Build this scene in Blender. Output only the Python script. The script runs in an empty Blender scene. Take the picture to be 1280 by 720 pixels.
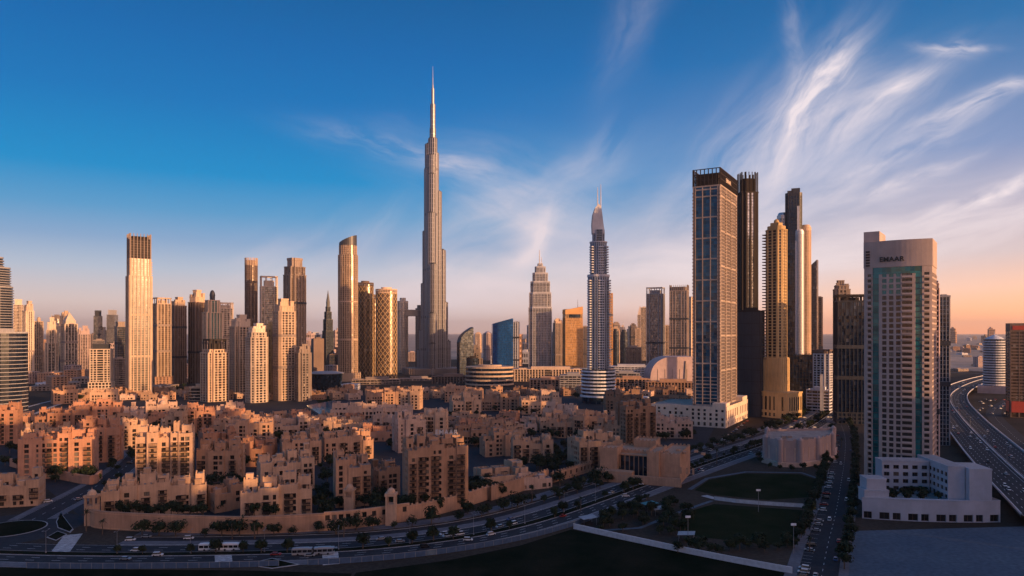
import bpy, math, random
from mathutils import Vector
R = random.Random(11)
rad = math.radians
scn = bpy.context.scene
C = scn.collection
# ------------------------------------------------------------------ survey: bearings and depths of the place, camera on a 100 m roof
F, HC, HZ = 900.0, 100.0, 416.0
def gx(px, Y): return (px - 640.0) / F * Y
def gp(px, py, z=0.0):
    Y = F * (HC - z) / (py - HZ)
    return (gx(px, Y), Y)
def gy(py): return F * HC / (py - HZ)
def hz(py, Y): return HC + (HZ - py) * Y / F

# ------------------------------------------------------------------ camera, world, sun, exposure
cam = bpy.data.cameras.new('camera'); camo = bpy.data.objects.new('camera', cam); C.objects.link(camo)
camo.location = (0, 0, HC); camo.rotation_euler = (rad(90), 0, 0)
cam.sensor_width = 36; cam.lens = 36 * F / 1280; cam.shift_y = (HZ - 360) / 1280
cam.clip_start = 1; cam.clip_end = 60000
scn.camera = camo
scn.view_settings.view_transform = 'Standard'; scn.view_settings.look = 'None'
scn.view_settings.gamma = 1; scn.view_settings.use_curve_mapping = False
scn.view_settings.exposure = 0.38
try:
    scn.cycles.use_denoising = True
    scn.cycles.max_bounces = 6; scn.cycles.diffuse_bounces = 3; scn.cycles.glossy_bounces = 3
    scn.cycles.sample_clamp_indirect = 4
except Exception: pass

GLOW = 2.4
SUN_AZ, SUN_EL = 124.0, 6.5            # degrees clockwise from the view (+Y), and above the horizon
sd = Vector((math.sin(rad(SUN_AZ)) * math.cos(rad(SUN_EL)), math.cos(rad(SUN_AZ)) * math.cos(rad(SUN_EL)), math.sin(rad(SUN_EL))))
sl = bpy.data.lights.new('sun', 'SUN'); slo = bpy.data.objects.new('sun', sl); C.objects.link(slo)
sl.energy = 5.0; sl.angle = rad(0.5); sl.color = (1.0, 0.54, 0.25)
slo.rotation_euler = sd.to_track_quat('Z', 'Y').to_euler()
slo.location = sd * 3000

w = bpy.data.worlds.new('World'); scn.world = w; w.use_nodes = True
nt = w.node_tree; nt.nodes.clear()
def wn(t, **kw):
    n = nt.nodes.new(t)
    for k, v in kw.items(): setattr(n, k, v)
    return n
def wm(op, a, b=None, c=None, clamp=False):
    n = wn('ShaderNodeMath', operation=op, use_clamp=clamp)
    for i, v in enumerate((a, b, c)):
        if v is None: continue
        if isinstance(v, (int, float)): n.inputs[i].default_value = v
        else: nt.links.new(v, n.inputs[i])
    return n.outputs[0]
def wramp(fac, stops, mult=10.0):
    n = wn('ShaderNodeValToRGB'); cr = n.color_ramp
    while len(cr.elements) < len(stops): cr.elements.new(0.5)
    for e, (p, col) in zip(cr.elements, stops): e.position = p; e.color = (*col, 1)
    nt.links.new(fac, n.inputs[0])
    v = wn('ShaderNodeVectorMath', operation='SCALE'); nt.links.new(n.outputs[0], v.inputs[0]); v.inputs[3].default_value = mult
    return v.outputs[0]
def wmix(f, a, b):
    n = wn('ShaderNodeMix', data_type='RGBA')
    if isinstance(f, (int, float)): n.inputs[0].default_value = f
    else: nt.links.new(f, n.inputs[0])
    for i, v in ((6, a), (7, b)):
        if isinstance(v, tuple): n.inputs[i].default_value = (*v, 1)
        else: nt.links.new(v, n.inputs[i])
    return n.outputs[2]
tc = wn('ShaderNodeTexCoord'); sx = wn('ShaderNodeSeparateXYZ'); nt.links.new(tc.outputs['Generated'], sx.inputs[0])
dx, dy, dz = sx.outputs
el = wm('DIVIDE', wm('ARCSINE', dz), rad(50), clamp=True)               # 0 at the horizon, 1 at 50 degrees up
hl = wm('SQRT', wm('ADD', wm('MULTIPLY', dx, dx), wm('ADD', wm('MULTIPLY', dy, dy), 1e-5)))
ca = wm('DIVIDE', wm('ADD', wm('MULTIPLY', dx, math.sin(rad(SUN_AZ))), wm('MULTIPLY', dy, math.cos(rad(SUN_AZ)))), hl)
towards = wn('ShaderNodeMapRange', interpolation_type='SMOOTHSTEP'); nt.links.new(ca, towards.inputs[0])
towards.inputs[1].default_value = -0.72; towards.inputs[2].default_value = 0.10
cool = wramp(el, [(0.0, (.86, .56, .47)), (.045, (.82, .66, .62)), (.092, (.50, .57, .69)), (.134, (.25, .41, .64)), (.176, (.095, .34, .62)), (.23, (.0, .27, .60)), (.332, (.0, .18, .50)), (.42, (.0, .14, .43)), (.52, (.0, .105, .32)), (.75, (.0, .10, .30)), (1, (.03, .15, .38))])
warm = wramp(el, [(0.0, (1.9, .62, .20)), (.03, (1.6, .70, .33)), (.06, (1.2, .70, .48)), (.108, (.72, .57, .57)), (.18, (.44, .43, .57)), (.252, (.22, .32, .56)), (.40, (.01, .165, .42)), (.52, (.0, .115, .34)), (.75, (.0, .11, .32)), (1, (.03, .15, .38))])
sky = wn('ShaderNodeTexSky', sky_type='NISHITA'); sky.sun_disc = False
sky.sun_elevation = rad(SUN_EL); sky.sun_rotation = rad(SUN_AZ); sky.air_density = 1.0; sky.dust_density = 1.2; sky.ozone_density = 2.0
air = wmix(0.02, wmix(towards.outputs[0], cool, warm), sky.outputs[0])
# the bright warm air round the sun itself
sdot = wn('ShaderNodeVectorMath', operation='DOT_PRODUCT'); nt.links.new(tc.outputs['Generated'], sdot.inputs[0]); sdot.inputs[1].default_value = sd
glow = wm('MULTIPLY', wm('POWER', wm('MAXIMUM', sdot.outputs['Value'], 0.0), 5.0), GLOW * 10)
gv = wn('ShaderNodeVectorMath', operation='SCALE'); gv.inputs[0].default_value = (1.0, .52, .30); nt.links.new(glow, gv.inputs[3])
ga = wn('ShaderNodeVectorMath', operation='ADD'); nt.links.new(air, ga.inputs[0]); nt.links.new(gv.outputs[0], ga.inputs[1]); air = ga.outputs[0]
# cirrus: streaks of fibres, each with its own bearing u = x/y, height v = z/y and direction
ys = wm('MAXIMUM', dy, 0.02)
U = wm('DIVIDE', dx, ys); V = wm('DIVIDE', dz, ys)
wp = wn('ShaderNodeTexNoise'); wp.inputs['Scale'].default_value = 5; wp.inputs['Detail'].default_value = 4; nt.links.new(tc.outputs['Generated'], wp.inputs['Vector'])
wps = wn('ShaderNodeSeparateXYZ'); nt.links.new(wp.outputs['Color'], wps.inputs[0])
U = wm('ADD', U, wm('MULTIPLY', wm('SUBTRACT', wps.outputs[0], 0.5), 0.10)); V = wm('ADD', V, wm('MULTIPLY', wm('SUBTRACT', wps.outputs[1], 0.5), 0.07))
def streak(px, py, ang, ln, wd, amp, fib, seed, curve=0.0):
    a = rad(ang); cu, cv = (px - 640) / F, (HZ - py) / F
    du, dv = wm('SUBTRACT', U, cu), wm('SUBTRACT', V, cv)
    s = wm('ADD', wm('MULTIPLY', du, math.cos(a)), wm('MULTIPLY', dv, math.sin(a)))
    t = wm('SUBTRACT', wm('MULTIPLY', dv, math.cos(a)), wm('MULTIPLY', du, math.sin(a)))
    t = wm('SUBTRACT', t, wm('MULTIPLY', wm('MULTIPLY', s, s), curve))
    g = wm('EXPONENT', wm('MULTIPLY', wm('ADD', wm('POWER', wm('ABSOLUTE', wm('DIVIDE', s, ln / F)), 2.0), wm('POWER', wm('ABSOLUTE', wm('DIVIDE', t, wd / F)), 2.0)), -1.0))
    cx = wn('ShaderNodeCombineXYZ')
    nt.links.new(wm('MULTIPLY', s, fib * 0.22), cx.inputs[0]); nt.links.new(wm('MULTIPLY', t, fib), cx.inputs[1]); cx.inputs[2].default_value = seed
    no = wn('ShaderNodeTexNoise'); no.inputs['Scale'].default_value = 1; no.inputs['Detail'].default_value = 10
    no.inputs['Roughness'].default_value = 0.62; no.inputs['Distortion'].default_value = 0.6
    nt.links.new(cx.outputs[0], no.inputs['Vector'])
    mr = wn('ShaderNodeMapRange'); nt.links.new(no.outputs[0], mr.inputs[0]); mr.inputs[1].default_value = .36; mr.inputs[2].default_value = .73
    return wm('MULTIPLY', wm('MULTIPLY', g, mr.outputs[0]), amp)
STREAKS = [(1022, 118, 58, 78, 22, 1.15, 24, 1.3, -0.4), (1000, 140, 62, 90, 40, .5, 16, 30.3, -0.4), (950, 195, 42, 150, 62, 0.55, 15, 2.1, -0.5), (1075, 150, 36, 120, 34, 0.6, 20, 3.7, -0.3), (1125, 105, 22, 50, 14, .5, 26, 31.1, 0), (985, 55, 98, 60, 13, 0.3, 24, 4.4, 0),
           (1182, 61, -6, 36, 9, 0.9, 34, 5.2, 0), (1225, 62, 2, 30, 5, .5, 34, 32.2, 0), (1225, 132, 24, 100, 11, 0.75, 30, 6.6, 0), (1265, 115, 14, 40, 8, .6, 30, 33.3, 0), (1110, 205, 28, 130, 18, 0.55, 24, 7.9, 0), (1130, 232, 24, 90, 9, 0.55, 34, 8.3, 0),
           (1235, 242, 21, 110, 10, 0.95, 30, 9.1, 0), (1180, 290, 15, 190, 26, 0.65, 18, 10.4, 0), (540, 203, -15, 110, 13, 0.75, 22, 11.8, 0), (640, 245, -20, 130, 45, 0.5, 11, 12.5, 0),
           (676, 298, 60, 40, 14, 0.8, 16, 13.9, 0), (700, 262, 30, 90, 45, .3, 9, 34.4, 0), (560, 335, 25, 170, 50, 0.6, 8, 14.2, 0), (860, 310, 20, 220, 80, 0.6, 8, 15.1, 0), (745, 195, 50, 50, 24, .3, 16, 16.3, 0),
           (350, 315, 25, 80, 26, 0.5, 12, 17.7, 0), (440, 300, 35, 70, 18, .4, 14, 35.5, 0), (1050, 310, 12, 280, 60, 0.6, 9, 18.8, 0), (800, 30, 62, 90, 26, .2, 16, 19.3, 0), (215, 380, 0, 60, 6, .3, 14, 20.2, 0), (568, 384, 5, 24, 7, .4, 14, 21.2, 0), (690, 365, 4, 280, 42, .85, 7, 36.6, 0), (470, 385, 0, 200, 26, .5, 8, 37.7, 0)]
tot = None
for st in STREAKS:
    s = streak(*st); tot = s if tot is None else wm('ADD', tot, s)
front = wm('MULTIPLY', wm('GREATER_THAN', dy, 0.03), wm('GREATER_THAN', dz, 0.0))
cf = wm('MULTIPLY', wm('MINIMUM', wm('MULTIPLY', tot, 1.12), 0.88), front)
cloudcol = wmix(towards.outputs[0], (8.6, 7.3, 7.6), (10.2, 8.9, 9.0))
full = wmix(cf, air, cloudcol)
gnd = wm('LESS_THAN', dz, -0.01)
full = wmix(gnd, full, (1.2, 1.0, 1.0))
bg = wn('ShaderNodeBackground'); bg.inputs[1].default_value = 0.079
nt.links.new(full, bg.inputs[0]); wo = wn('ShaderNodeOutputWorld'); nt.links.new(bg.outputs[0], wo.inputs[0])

# ------------------------------------------------------------------ materials
MATS = {}
def nodes_of(name):
    m = bpy.data.materials.new(name); m.use_nodes = True; t = m.node_tree
    return m, t, t.nodes['Principled BSDF']
def link(t, a, b): t.links.new(a, b)
def stone(name, col, rough=0.85, var=0.2, scale=0.12, bump=0.25, streaks=0.16, spec=0.3):
    m, t, p = nodes_of(name); N = t.nodes
    tcx = N.new('ShaderNodeTexCoord'); mp = N.new('ShaderNodeMapping'); link(t, tcx.outputs['Object'], mp.inputs[0])
    n1 = N.new('ShaderNodeTexNoise'); n1.inputs['Scale'].default_value = scale; n1.inputs['Detail'].default_value = 8; n1.inputs['Roughness'].default_value = .65
    link(t, mp.outputs[0], n1.inputs['Vector'])
    mp2 = N.new('ShaderNodeMapping'); mp2.inputs['Scale'].default_value = (0.9, 0.9, 0.06); link(t, tcx.outputs['Object'], mp2.inputs[0])
    n2 = N.new('ShaderNodeTexNoise'); n2.inputs['Scale'].default_value = 1.2; n2.inputs['Detail'].default_value = 5; link(t, mp2.outputs[0], n2.inputs['Vector'])
    oi = N.new('ShaderNodeObjectInfo')
    def mul(a, lo, hi, f0=.3, f1=.7):
        r = N.new('ShaderNodeMapRange'); link(t, a, r.inputs[0]); r.inputs[1].default_value = f0; r.inputs[2].default_value = f1; r.inputs[3].default_value = lo; r.inputs[4].default_value = hi
        return r.outputs[0]
    def mm(a, b):
        x = N.new('ShaderNodeMath'); x.operation = 'MULTIPLY'; link(t, a, x.inputs[0]); link(t, b, x.inputs[1]); return x.outputs[0]
    k = mm(mm(mul(n1.outputs[0], 1 - var, 1 + var), mul(n2.outputs[0], 1 - streaks, 1 + streaks * .5)), mul(oi.outputs['Random'], .78, 1.14, 0, 1))
    v = N.new('ShaderNodeVectorMath'); v.operation = 'SCALE'; v.inputs[0].default_value = col; link(t, k, v.inputs[3])
    link(t, v.outputs[0], p.inputs['Base Color'])
    p.inputs['Roughness'].default_value = rough; p.inputs['Specular IOR Level'].default_value = spec
    if bump:
        n3 = N.new('ShaderNodeTexNoise'); n3.inputs['Scale'].default_value = 1.5; n3.inputs['Detail'].default_value = 6; link(t, tcx.outputs['Object'], n3.inputs['Vector'])
        b = N.new('ShaderNodeBump'); b.inputs['Strength'].default_value = bump; b.inputs['Distance'].default_value = 0.2; link(t, n3.outputs[0], b.inputs['Height']); link(t, b.outputs[0], p.inputs['Normal'])
    MATS[name] = m; return m
def glass(name, col, metal=0.0, rough=0.12, cell=(2.5, 2.5, 3.6), tilt=0.05, var=(0.35, 1.4), curtain=0.12, ccol=(.32, .27, .22), spec=0.6, coat=0.0):
    """curtain wall: every pane sits a little out of true and has its own darkness, some with blinds behind"""
    m, t, p = nodes_of(name); N = t.nodes
    tcx = N.new('ShaderNodeTexCoord'); dv = N.new('ShaderNodeVectorMath'); dv.operation = 'DIVIDE'; dv.inputs[1].default_value = cell
    link(t, tcx.outputs['Object'], dv.inputs[0])
    ad = N.new('ShaderNodeVectorMath'); ad.operation = 'ADD'; ad.inputs[1].default_value = (.137, .211, .0013); link(t, dv.outputs[0], ad.inputs[0])
    fl = N.new('ShaderNodeVectorMath'); fl.operation = 'FLOOR'; link(t, ad.outputs[0], fl.inputs[0])
    wnz = N.new('ShaderNodeTexWhiteNoise'); wnz.noise_dimensions = '3D'; link(t, fl.outputs[0], wnz.inputs['Vector'])
    r = N.new('ShaderNodeMapRange'); link(t, wnz.outputs['Value'], r.inputs[0]); r.inputs[3].default_value = var[0]; r.inputs[4].default_value = var[1]
    v = N.new('ShaderNodeVectorMath'); v.operation = 'SCALE'; v.inputs[0].default_value = col; link(t, r.outputs[0], v.inputs[3])
    if curtain:
        lt = N.new('ShaderNodeMath'); lt.operation = 'LESS_THAN'; lt.inputs[1].default_value = curtain; link(t, wnz.outputs['Value'], lt.inputs[0])
        mx = N.new('ShaderNodeMix'); mx.data_type = 'RGBA'; link(t, lt.outputs[0], mx.inputs[0]); link(t, v.outputs[0], mx.inputs[6]); mx.inputs[7].default_value = (*ccol, 1)
        link(t, mx.outputs[2], p.inputs['Base Color'])
    else: link(t, v.outputs[0], p.inputs['Base Color'])
    sb = N.new('ShaderNodeVectorMath'); sb.operation = 'SUBTRACT'; sb.inputs[1].default_value = (.5, .5, .5); link(t, wnz.outputs['Color'], sb.inputs[0])
    sc = N.new('ShaderNodeVectorMath'); sc.operation = 'SCALE'; sc.inputs[3].default_value = tilt; link(t, sb.outputs[0], sc.inputs[0])
    ge = N.new('ShaderNodeNewGeometry'); a2 = N.new('ShaderNodeVectorMath'); a2.operation = 'ADD'; link(t, ge.outputs['Normal'], a2.inputs[0]); link(t, sc.outputs[0], a2.inputs[1])
    nm = N.new('ShaderNodeVectorMath'); nm.operation = 'NORMALIZE'; link(t, a2.outputs[0], nm.inputs[0]); link(t, nm.outputs[0], p.inputs['Normal'])
    p.inputs['Metallic'].default_value = metal; p.inputs['Roughness'].default_value = rough; p.inputs['Specular IOR Level'].default_value = spec
    if coat: p.inputs['Coat Weight'].default_value = coat; p.inputs['Coat Roughness'].default_value = 0.05
    MATS[name] = m; return m
def plain(name, col, rough=0.6, metal=0.0, var=0.12, scale=0.6, emit=None, spec=0.5):
    m, t, p = nodes_of(name); N = t.nodes
    tcx = N.new('ShaderNodeTexCoord'); n1 = N.new('ShaderNodeTexNoise'); n1.inputs['Scale'].default_value = scale; n1.inputs['Detail'].default_value = 6
    link(t, tcx.outputs['Object'], n1.inputs['Vector'])
    r = N.new('ShaderNodeMapRange'); link(t, n1.outputs[0], r.inputs[0]); r.inputs[1].default_value = .3; r.inputs[2].default_value = .7; r.inputs[3].default_value = 1 - var; r.inputs[4].default_value = 1 + var
    v = N.new('ShaderNodeVectorMath'); v.operation = 'SCALE'; v.inputs[0].default_value = col; link(t, r.outputs[0], v.inputs[3]); link(t, v.outputs[0], p.inputs['Base Color'])
    p.inputs['Roughness'].default_value = rough; p.inputs['Metallic'].default_value = metal; p.inputs['Specular IOR Level'].default_value = spec
    if emit: p.inputs['Emission Color'].default_value = (*emit[0], 1); p.inputs['Emission Strength'].default_value = emit[1]
    MATS[name] = m; return m
def leafy(name, col):
    m, t, p = nodes_of(name); N = t.nodes
    ge = N.new('ShaderNodeNewGeometry'); oi = N.new('ShaderNodeObjectInfo')
    r = N.new('ShaderNodeMapRange'); link(t, ge.outputs['Random Per Island'], r.inputs[0]); r.inputs[3].default_value = .55; r.inputs[4].default_value = 1.5
    r2 = N.new('ShaderNodeMapRange'); link(t, oi.outputs['Random'], r2.inputs[0]); r2.inputs[3].default_value = .75; r2.inputs[4].default_value = 1.25
    x = N.new('ShaderNodeMath'); x.operation = 'MULTIPLY'; link(t, r.outputs[0], x.inputs[0]); link(t, r2.outputs[0], x.inputs[1])
    v = N.new('ShaderNodeVectorMath'); v.operation = 'SCALE'; v.inputs[0].default_value = col; link(t, x.outputs[0], v.inputs[3]); link(t, v.outputs[0], p.inputs['Base Color'])
    p.inputs['Roughness'].default_value = .75; p.inputs['Specular IOR Level'].default_value = .2
    MATS[name] = m; return m
def ground_mat(name, col, col2, scale=0.02, rough=.9, bump=0.3, spec=.25, fine=0.5):
    m, t, p = nodes_of(name); N = t.nodes
    ge = N.new('ShaderNodeNewGeometry')
    n1 = N.new('ShaderNodeTexNoise'); n1.inputs['Scale'].default_value = scale; n1.inputs['Detail'].default_value = 9; n1.inputs['Roughness'].default_value = .6; link(t, ge.outputs['Position'], n1.inputs['Vector'])
    n2 = N.new('ShaderNodeTexNoise'); n2.inputs['Scale'].default_value = fine; n2.inputs['Detail'].default_value = 6; link(t, ge.outputs['Position'], n2.inputs['Vector'])
    mx = N.new('ShaderNodeMix'); mx.data_type = 'RGBA'; r = N.new('ShaderNodeMapRange'); link(t, n1.outputs[0], r.inputs[0]); r.inputs[1].default_value = .35; r.inputs[2].default_value = .65
    link(t, r.outputs[0], mx.inputs[0]); mx.inputs[6].default_value = (*col, 1); mx.inputs[7].default_value = (*col2, 1)
    r2 = N.new('ShaderNodeMapRange'); link(t, n2.outputs[0], r2.inputs[0]); r2.inputs[1].default_value = .3; r2.inputs[2].default_value = .7; r2.inputs[3].default_value = .75; r2.inputs[4].default_value = 1.25
    v = N.new('ShaderNodeVectorMath'); v.operation = 'SCALE'; link(t, mx.outputs[2], v.inputs[0]); link(t, r2.outputs[0], v.inputs[3]); link(t, v.outputs[0], p.inputs['Base Color'])
    p.inputs['Roughness'].default_value = rough; p.inputs['Specular IOR Level'].default_value = spec
    if bump:
        b = N.new('ShaderNodeBump'); b.inputs['Strength'].default_value = bump; b.inputs['Distance'].default_value = .3; link(t, n2.outputs[0], b.inputs['Height']); link(t, b.outputs[0], p.inputs['Normal'])
    MATS[name] = m; return m
M = MATS
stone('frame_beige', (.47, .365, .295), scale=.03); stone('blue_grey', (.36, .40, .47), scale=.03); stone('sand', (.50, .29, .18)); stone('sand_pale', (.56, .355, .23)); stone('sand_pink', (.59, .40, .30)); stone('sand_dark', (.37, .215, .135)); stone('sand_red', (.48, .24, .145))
stone('roof_sand', (.40, .30, .245), var=.3, scale=.2)
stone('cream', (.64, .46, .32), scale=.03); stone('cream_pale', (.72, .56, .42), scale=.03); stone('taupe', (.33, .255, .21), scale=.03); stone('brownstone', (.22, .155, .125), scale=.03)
stone('grey_stone', (.36, .34, .34), scale=.03); stone('dark_grey', (.05, .052, .062), scale=.03); stone('charcoal', (.040, .031, .028), scale=.03); stone('white_wall', (.62, .60, .61), scale=.05, streaks=.05); stone('tower_beige', (.52, .40, .345), scale=.05, streaks=.06); stone('podium_white', (.38, .385, .425), scale=.06, streaks=.04)
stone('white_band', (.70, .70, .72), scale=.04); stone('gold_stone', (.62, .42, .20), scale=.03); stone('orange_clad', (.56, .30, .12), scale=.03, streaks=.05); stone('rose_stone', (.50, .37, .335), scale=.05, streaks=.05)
plain('steel', (.50, .47, .47), rough=.32, metal=.75, var=.06); plain('steel_dark', (.06, .06, .065), rough=.45, metal=.3); plain('steel_pale', (.60, .57, .56), rough=.45, metal=.3); plain('steel_brown', (.40, .385, .40), rough=.36, metal=.5)
plain('timber', (.055, .032, .022), rough=.8); plain('metal_grey', (.25, .25, .26), rough=.5, metal=.3); plain('white_paint', (.75, .75, .76), rough=.5); plain('black', (.012, .012, .013), rough=.5)
glass('glass_dark', (.022, .022, .026), curtain=.07); glass('glass_blue', (.01, .13, .42), metal=.5, rough=.07, tilt=.025, curtain=0, var=(.6, 1.2)); glass('glass_ink', (.012, .018, .032), curtain=0, rough=.12, tilt=.01, var=(.7, 1.3)); glass('window_brown', (.045, .032, .026), curtain=0, rough=.2, tilt=.01); glass('glass_blue_dark', (.010, .075, .135), metal=.15, spec=.35, rough=.1, cell=(4.2, 4.2, 3.75), curtain=.04, ccol=(.03, .08, .11), var=(.5, 1.4)); glass('glass_navy', (.018, .035, .06), metal=.3, rough=.1, curtain=.05, ccol=(.10, .12, .15))
glass('glass_teal', (.010, .135, .14), metal=.2, rough=.12, curtain=0, var=(.55, 1.25)); glass('glass_bronze', (.12, .078, .052), metal=.35, rough=.26, curtain=.05, tilt=.02); glass('glass_grey', (.12, .125, .14), metal=.5, rough=.14, curtain=.05)
glass('glass_silver', (.42, .41, .42), metal=.8, rough=.2, curtain=0, var=(.7, 1.2), tilt=.03); glass('glass_gold', (.34, .21, .10), metal=.4, rough=.3, curtain=.04, tilt=.02); glass('glass_burj', (.06, .062, .07), metal=.4, rough=.3, cell=(3, 3, 4), curtain=0, var=(.6, 1.25), tilt=.03)

def pane_mat():
    m, t, p = nodes_of('pane'); N = t.nodes; oi = N.new('ShaderNodeObjectInfo'); cr = N.new('ShaderNodeValToRGB'); e = cr.color_ramp; e.interpolation = 'CONSTANT'
    while len(e.elements) < 6: e.elements.new(.5)
    for q, (ps, c) in zip(e.elements, ((0, (.012, .012, .014)), (.42, (.022, .021, .022)), (.68, (.035, .033, .032)), (.82, (.06, .048, .036)), (.91, (.13, .105, .08)), (.965, (.2, .17, .14)))): q.position = ps; q.color = (*c, 1)
    link(t, oi.outputs['Random'], cr.inputs[0]); link(t, cr.outputs[0], p.inputs['Base Color']); p.inputs['Roughness'].default_value = .12; p.inputs['Specular IOR Level'].default_value = .55; MATS['pane'] = m
pane_mat()
leafy('leaf_dark', (.018, .027, .011)); leafy('leaf_palm', (.026, .036, .015)); plain('bark', (.11, .075, .05), rough=.9)
ground_mat('asphalt', (.018, .020, .026), (.030, .032, .037), scale=.06); ground_mat('paving', (.11, .11, .125), (.15, .148, .16), scale=.05); ground_mat('paving_light', (.36, .36, .37), (.42, .42, .43), scale=.05)
ground_mat('soil', (.040, .034, .028), (.075, .06, .047), scale=.01, spec=.02); ground_mat('desert', (.46, .35, .26), (.27, .215, .165), scale=.0025, fine=.03, bump=0); ground_mat('lawn', (.007, .017, .005), (.020, .024, .011), scale=.06, fine=1.3, spec=.02)
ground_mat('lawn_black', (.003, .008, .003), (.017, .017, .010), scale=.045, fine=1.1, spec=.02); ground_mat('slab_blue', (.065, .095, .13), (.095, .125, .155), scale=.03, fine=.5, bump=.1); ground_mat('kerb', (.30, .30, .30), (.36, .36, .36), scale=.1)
ground_mat('paint', (.55, .55, .55), (.65, .65, .65), scale=.3, bump=0); ground_mat('pool', (.02, .10, .16), (.03, .13, .19), scale=.05, rough=.1, spec=.6)
# ------------------------------------------------------------------ mesh building
class MB:
    def __init__(s): s.v = []; s.f = []; s.m = []
    def face(s, pts, mi=0):
        n = len(s.v); s.v.extend(pts); s.f.append(tuple(range(n, n + len(pts)))); s.m.append(mi)
    def prism(s, poly, z0, z1, mi=0, top=True, bottom=False, topmi=None, poly2=None):
        n = len(s.v); k = len(poly); p2 = poly2 or poly
        s.v.extend((x, y, z0) for x, y in poly); s.v.extend((x, y, z1) for x, y in p2)
        for i in range(k):
            j = (i + 1) % k; s.f.append((n + i, n + j, n + k + j, n + k + i)); s.m.append(mi)
        if top: s.f.append(tuple(n + k + i for i in range(k))); s.m.append(mi if topmi is None else topmi)
        if bottom: s.f.append(tuple(n + i for i in reversed(range(k)))); s.m.append(mi)
    def box(s, x0, x1, y0, y1, z0, z1, mi=0, bottom=True):
        s.prism([(x0, y0), (x1, y0), (x1, y1), (x0, y1)], z0, z1, mi, True, bottom)
    def bar(s, a, b, th, z0, z1, mi=0, out=0.0):
        """upright slab along a->b, thickness th, pushed out sideways"""
        dx_, dy_ = b[0] - a[0], b[1] - a[1]; L = math.hypot(dx_, dy_) or 1; nx, ny = dy_ / L, -dx_ / L
        o0, o1 = out, out - th
        s.prism([(a[0] + nx * o0, a[1] + ny * o0), (b[0] + nx * o0, b[1] + ny * o0), (b[0] + nx * o1, b[1] + ny * o1), (a[0] + nx * o1, a[1] + ny * o1)], z0, z1, mi, True, True)
    def lathe(s, prof, n=20, c=(0, 0), mi=0, sx_=1.0, sy_=1.0):
        b = len(s.v); k = len(prof)
        for r, z in prof:
            for i in range(n):
                a = 2 * math.pi * i / n; s.v.append((c[0] + r * sx_ * math.cos(a), c[1] + r * sy_ * math.sin(a), z))
        for q in range(k - 1):
            for i in range(n):
                j = (i + 1) % n; s.f.append((b + q * n + i, b + q * n + j, b + (q + 1) * n + j, b + (q + 1) * n + i)); s.m.append(mi)
        if prof[-1][0] > 1e-3: s.f.append(tuple(b + (k - 1) * n + i for i in range(n))); s.m.append(mi)
    def tube(s, p, q, r0, r1=None, n=6, mi=0):
        r1 = r0 if r1 is None else r1
        p, q = Vector(p), Vector(q); d = (q - p).normalized(); u = d.orthogonal().normalized(); v_ = d.cross(u); b = len(s.v)
        for c, r in ((p, r0), (q, r1)):
            for i in range(n):
                a = 2 * math.pi * i / n; s.v.append(tuple(c + u * math.cos(a) * r + v_ * math.sin(a) * r))
        for i in range(n):
            j = (i + 1) % n; s.f.append((b + i, b + j, b + n + j, b + n + i)); s.m.append(mi)
        s.f.append(tuple(b + i for i in reversed(range(n)))); s.f.append(tuple(b + n + i for i in range(n))); s.m += [mi, mi]
    def mesh(s, name, mats, smooth=False):
        me = bpy.data.meshes.new(name); me.from_pydata(s.v, [], s.f)
        for m in (mats if isinstance(mats, (list, tuple)) else [mats]): me.materials.append(M[m] if isinstance(m, str) else m)
        me.polygons.foreach_set('material_index', s.m)
        if smooth: me.polygons.foreach_set('use_smooth', [True] * len(s.f))
        me.update(); return me
    def build(s, name, mats, parent=None, loc=None, rz=0.0, smooth=False):
        if not s.f: return None
        return link_obj(name, s.mesh(name, mats, smooth), parent, loc, rz)
def link_obj(name, me, parent=None, loc=None, rz=0.0):
    o = bpy.data.objects.new(name, me); C.objects.link(o)
    if parent is not None: o.parent = parent
    if loc is not None: o.location = loc
    if rz: o.rotation_euler = (0, 0, rz)
    return o
def tag(o, label=None, cat=None, group=None, kind=None):
    if label: o['label'] = label
    if cat: o['category'] = cat
    if group: o['group'] = group
    if kind: o['kind'] = kind
    return o
def thing(name, label, cat, loc=(0, 0, 0), rz=0.0, group=None):
    o = bpy.data.objects.new(name, None); C.objects.link(o); o.location = loc; o.rotation_euler = (0, 0, rz)
    o.empty_display_size = 2
    return tag(o, label, cat, group)
def copy_tree(root, loc, rz, label=None, group=None, sc=None):
    r = root.copy(); C.objects.link(r); r.location = loc; r.rotation_euler = (0, 0, rz)
    if sc: r.scale = (sc, sc, sc) if isinstance(sc, (int, float)) else sc
    if label: r['label'] = label
    if group: r['group'] = group
    for ch in list(root.children):
        c = ch.copy(); C.objects.link(c); c.parent = r
        for g in ch.children:
            d = g.copy(); C.objects.link(d); d.parent = c
    return r
def structure(name, mb, mats):
    o = mb.build(name, mats); o['kind'] = 'structure'; return o

# ------------------------------------------------------------------ plans
def rect(w, d): return [(-w / 2, -d / 2), (w / 2, -d / 2), (w / 2, d / 2), (-w / 2, d / 2)]
def chamf(w, d, c):
    return [(-w/2 + c, -d/2), (w/2 - c, -d/2), (w/2, -d/2 + c), (w/2, d/2 - c), (w/2 - c, d/2), (-w/2 + c, d/2), (-w/2, d/2 - c), (-w/2, -d/2 + c)]
def oval(w, d, n=24): return [(w / 2 * math.cos(2 * math.pi * (i + .5) / n), d / 2 * math.sin(2 * math.pi * (i + .5) / n)) for i in range(n)]
def notch(w, d, c, e):
    """rectangle with stepped-in corners, as on many residential towers"""
    a, b = w / 2, d / 2
    return [(-a + c, -b), (a - c, -b), (a - c, -b + e), (a, -b + e), (a, b - e), (a - c, b - e), (a - c, b), (-a + c, b), (-a + c, b - e), (-a, b - e), (-a, -b + e), (-a + c, -b + e)]
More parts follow.
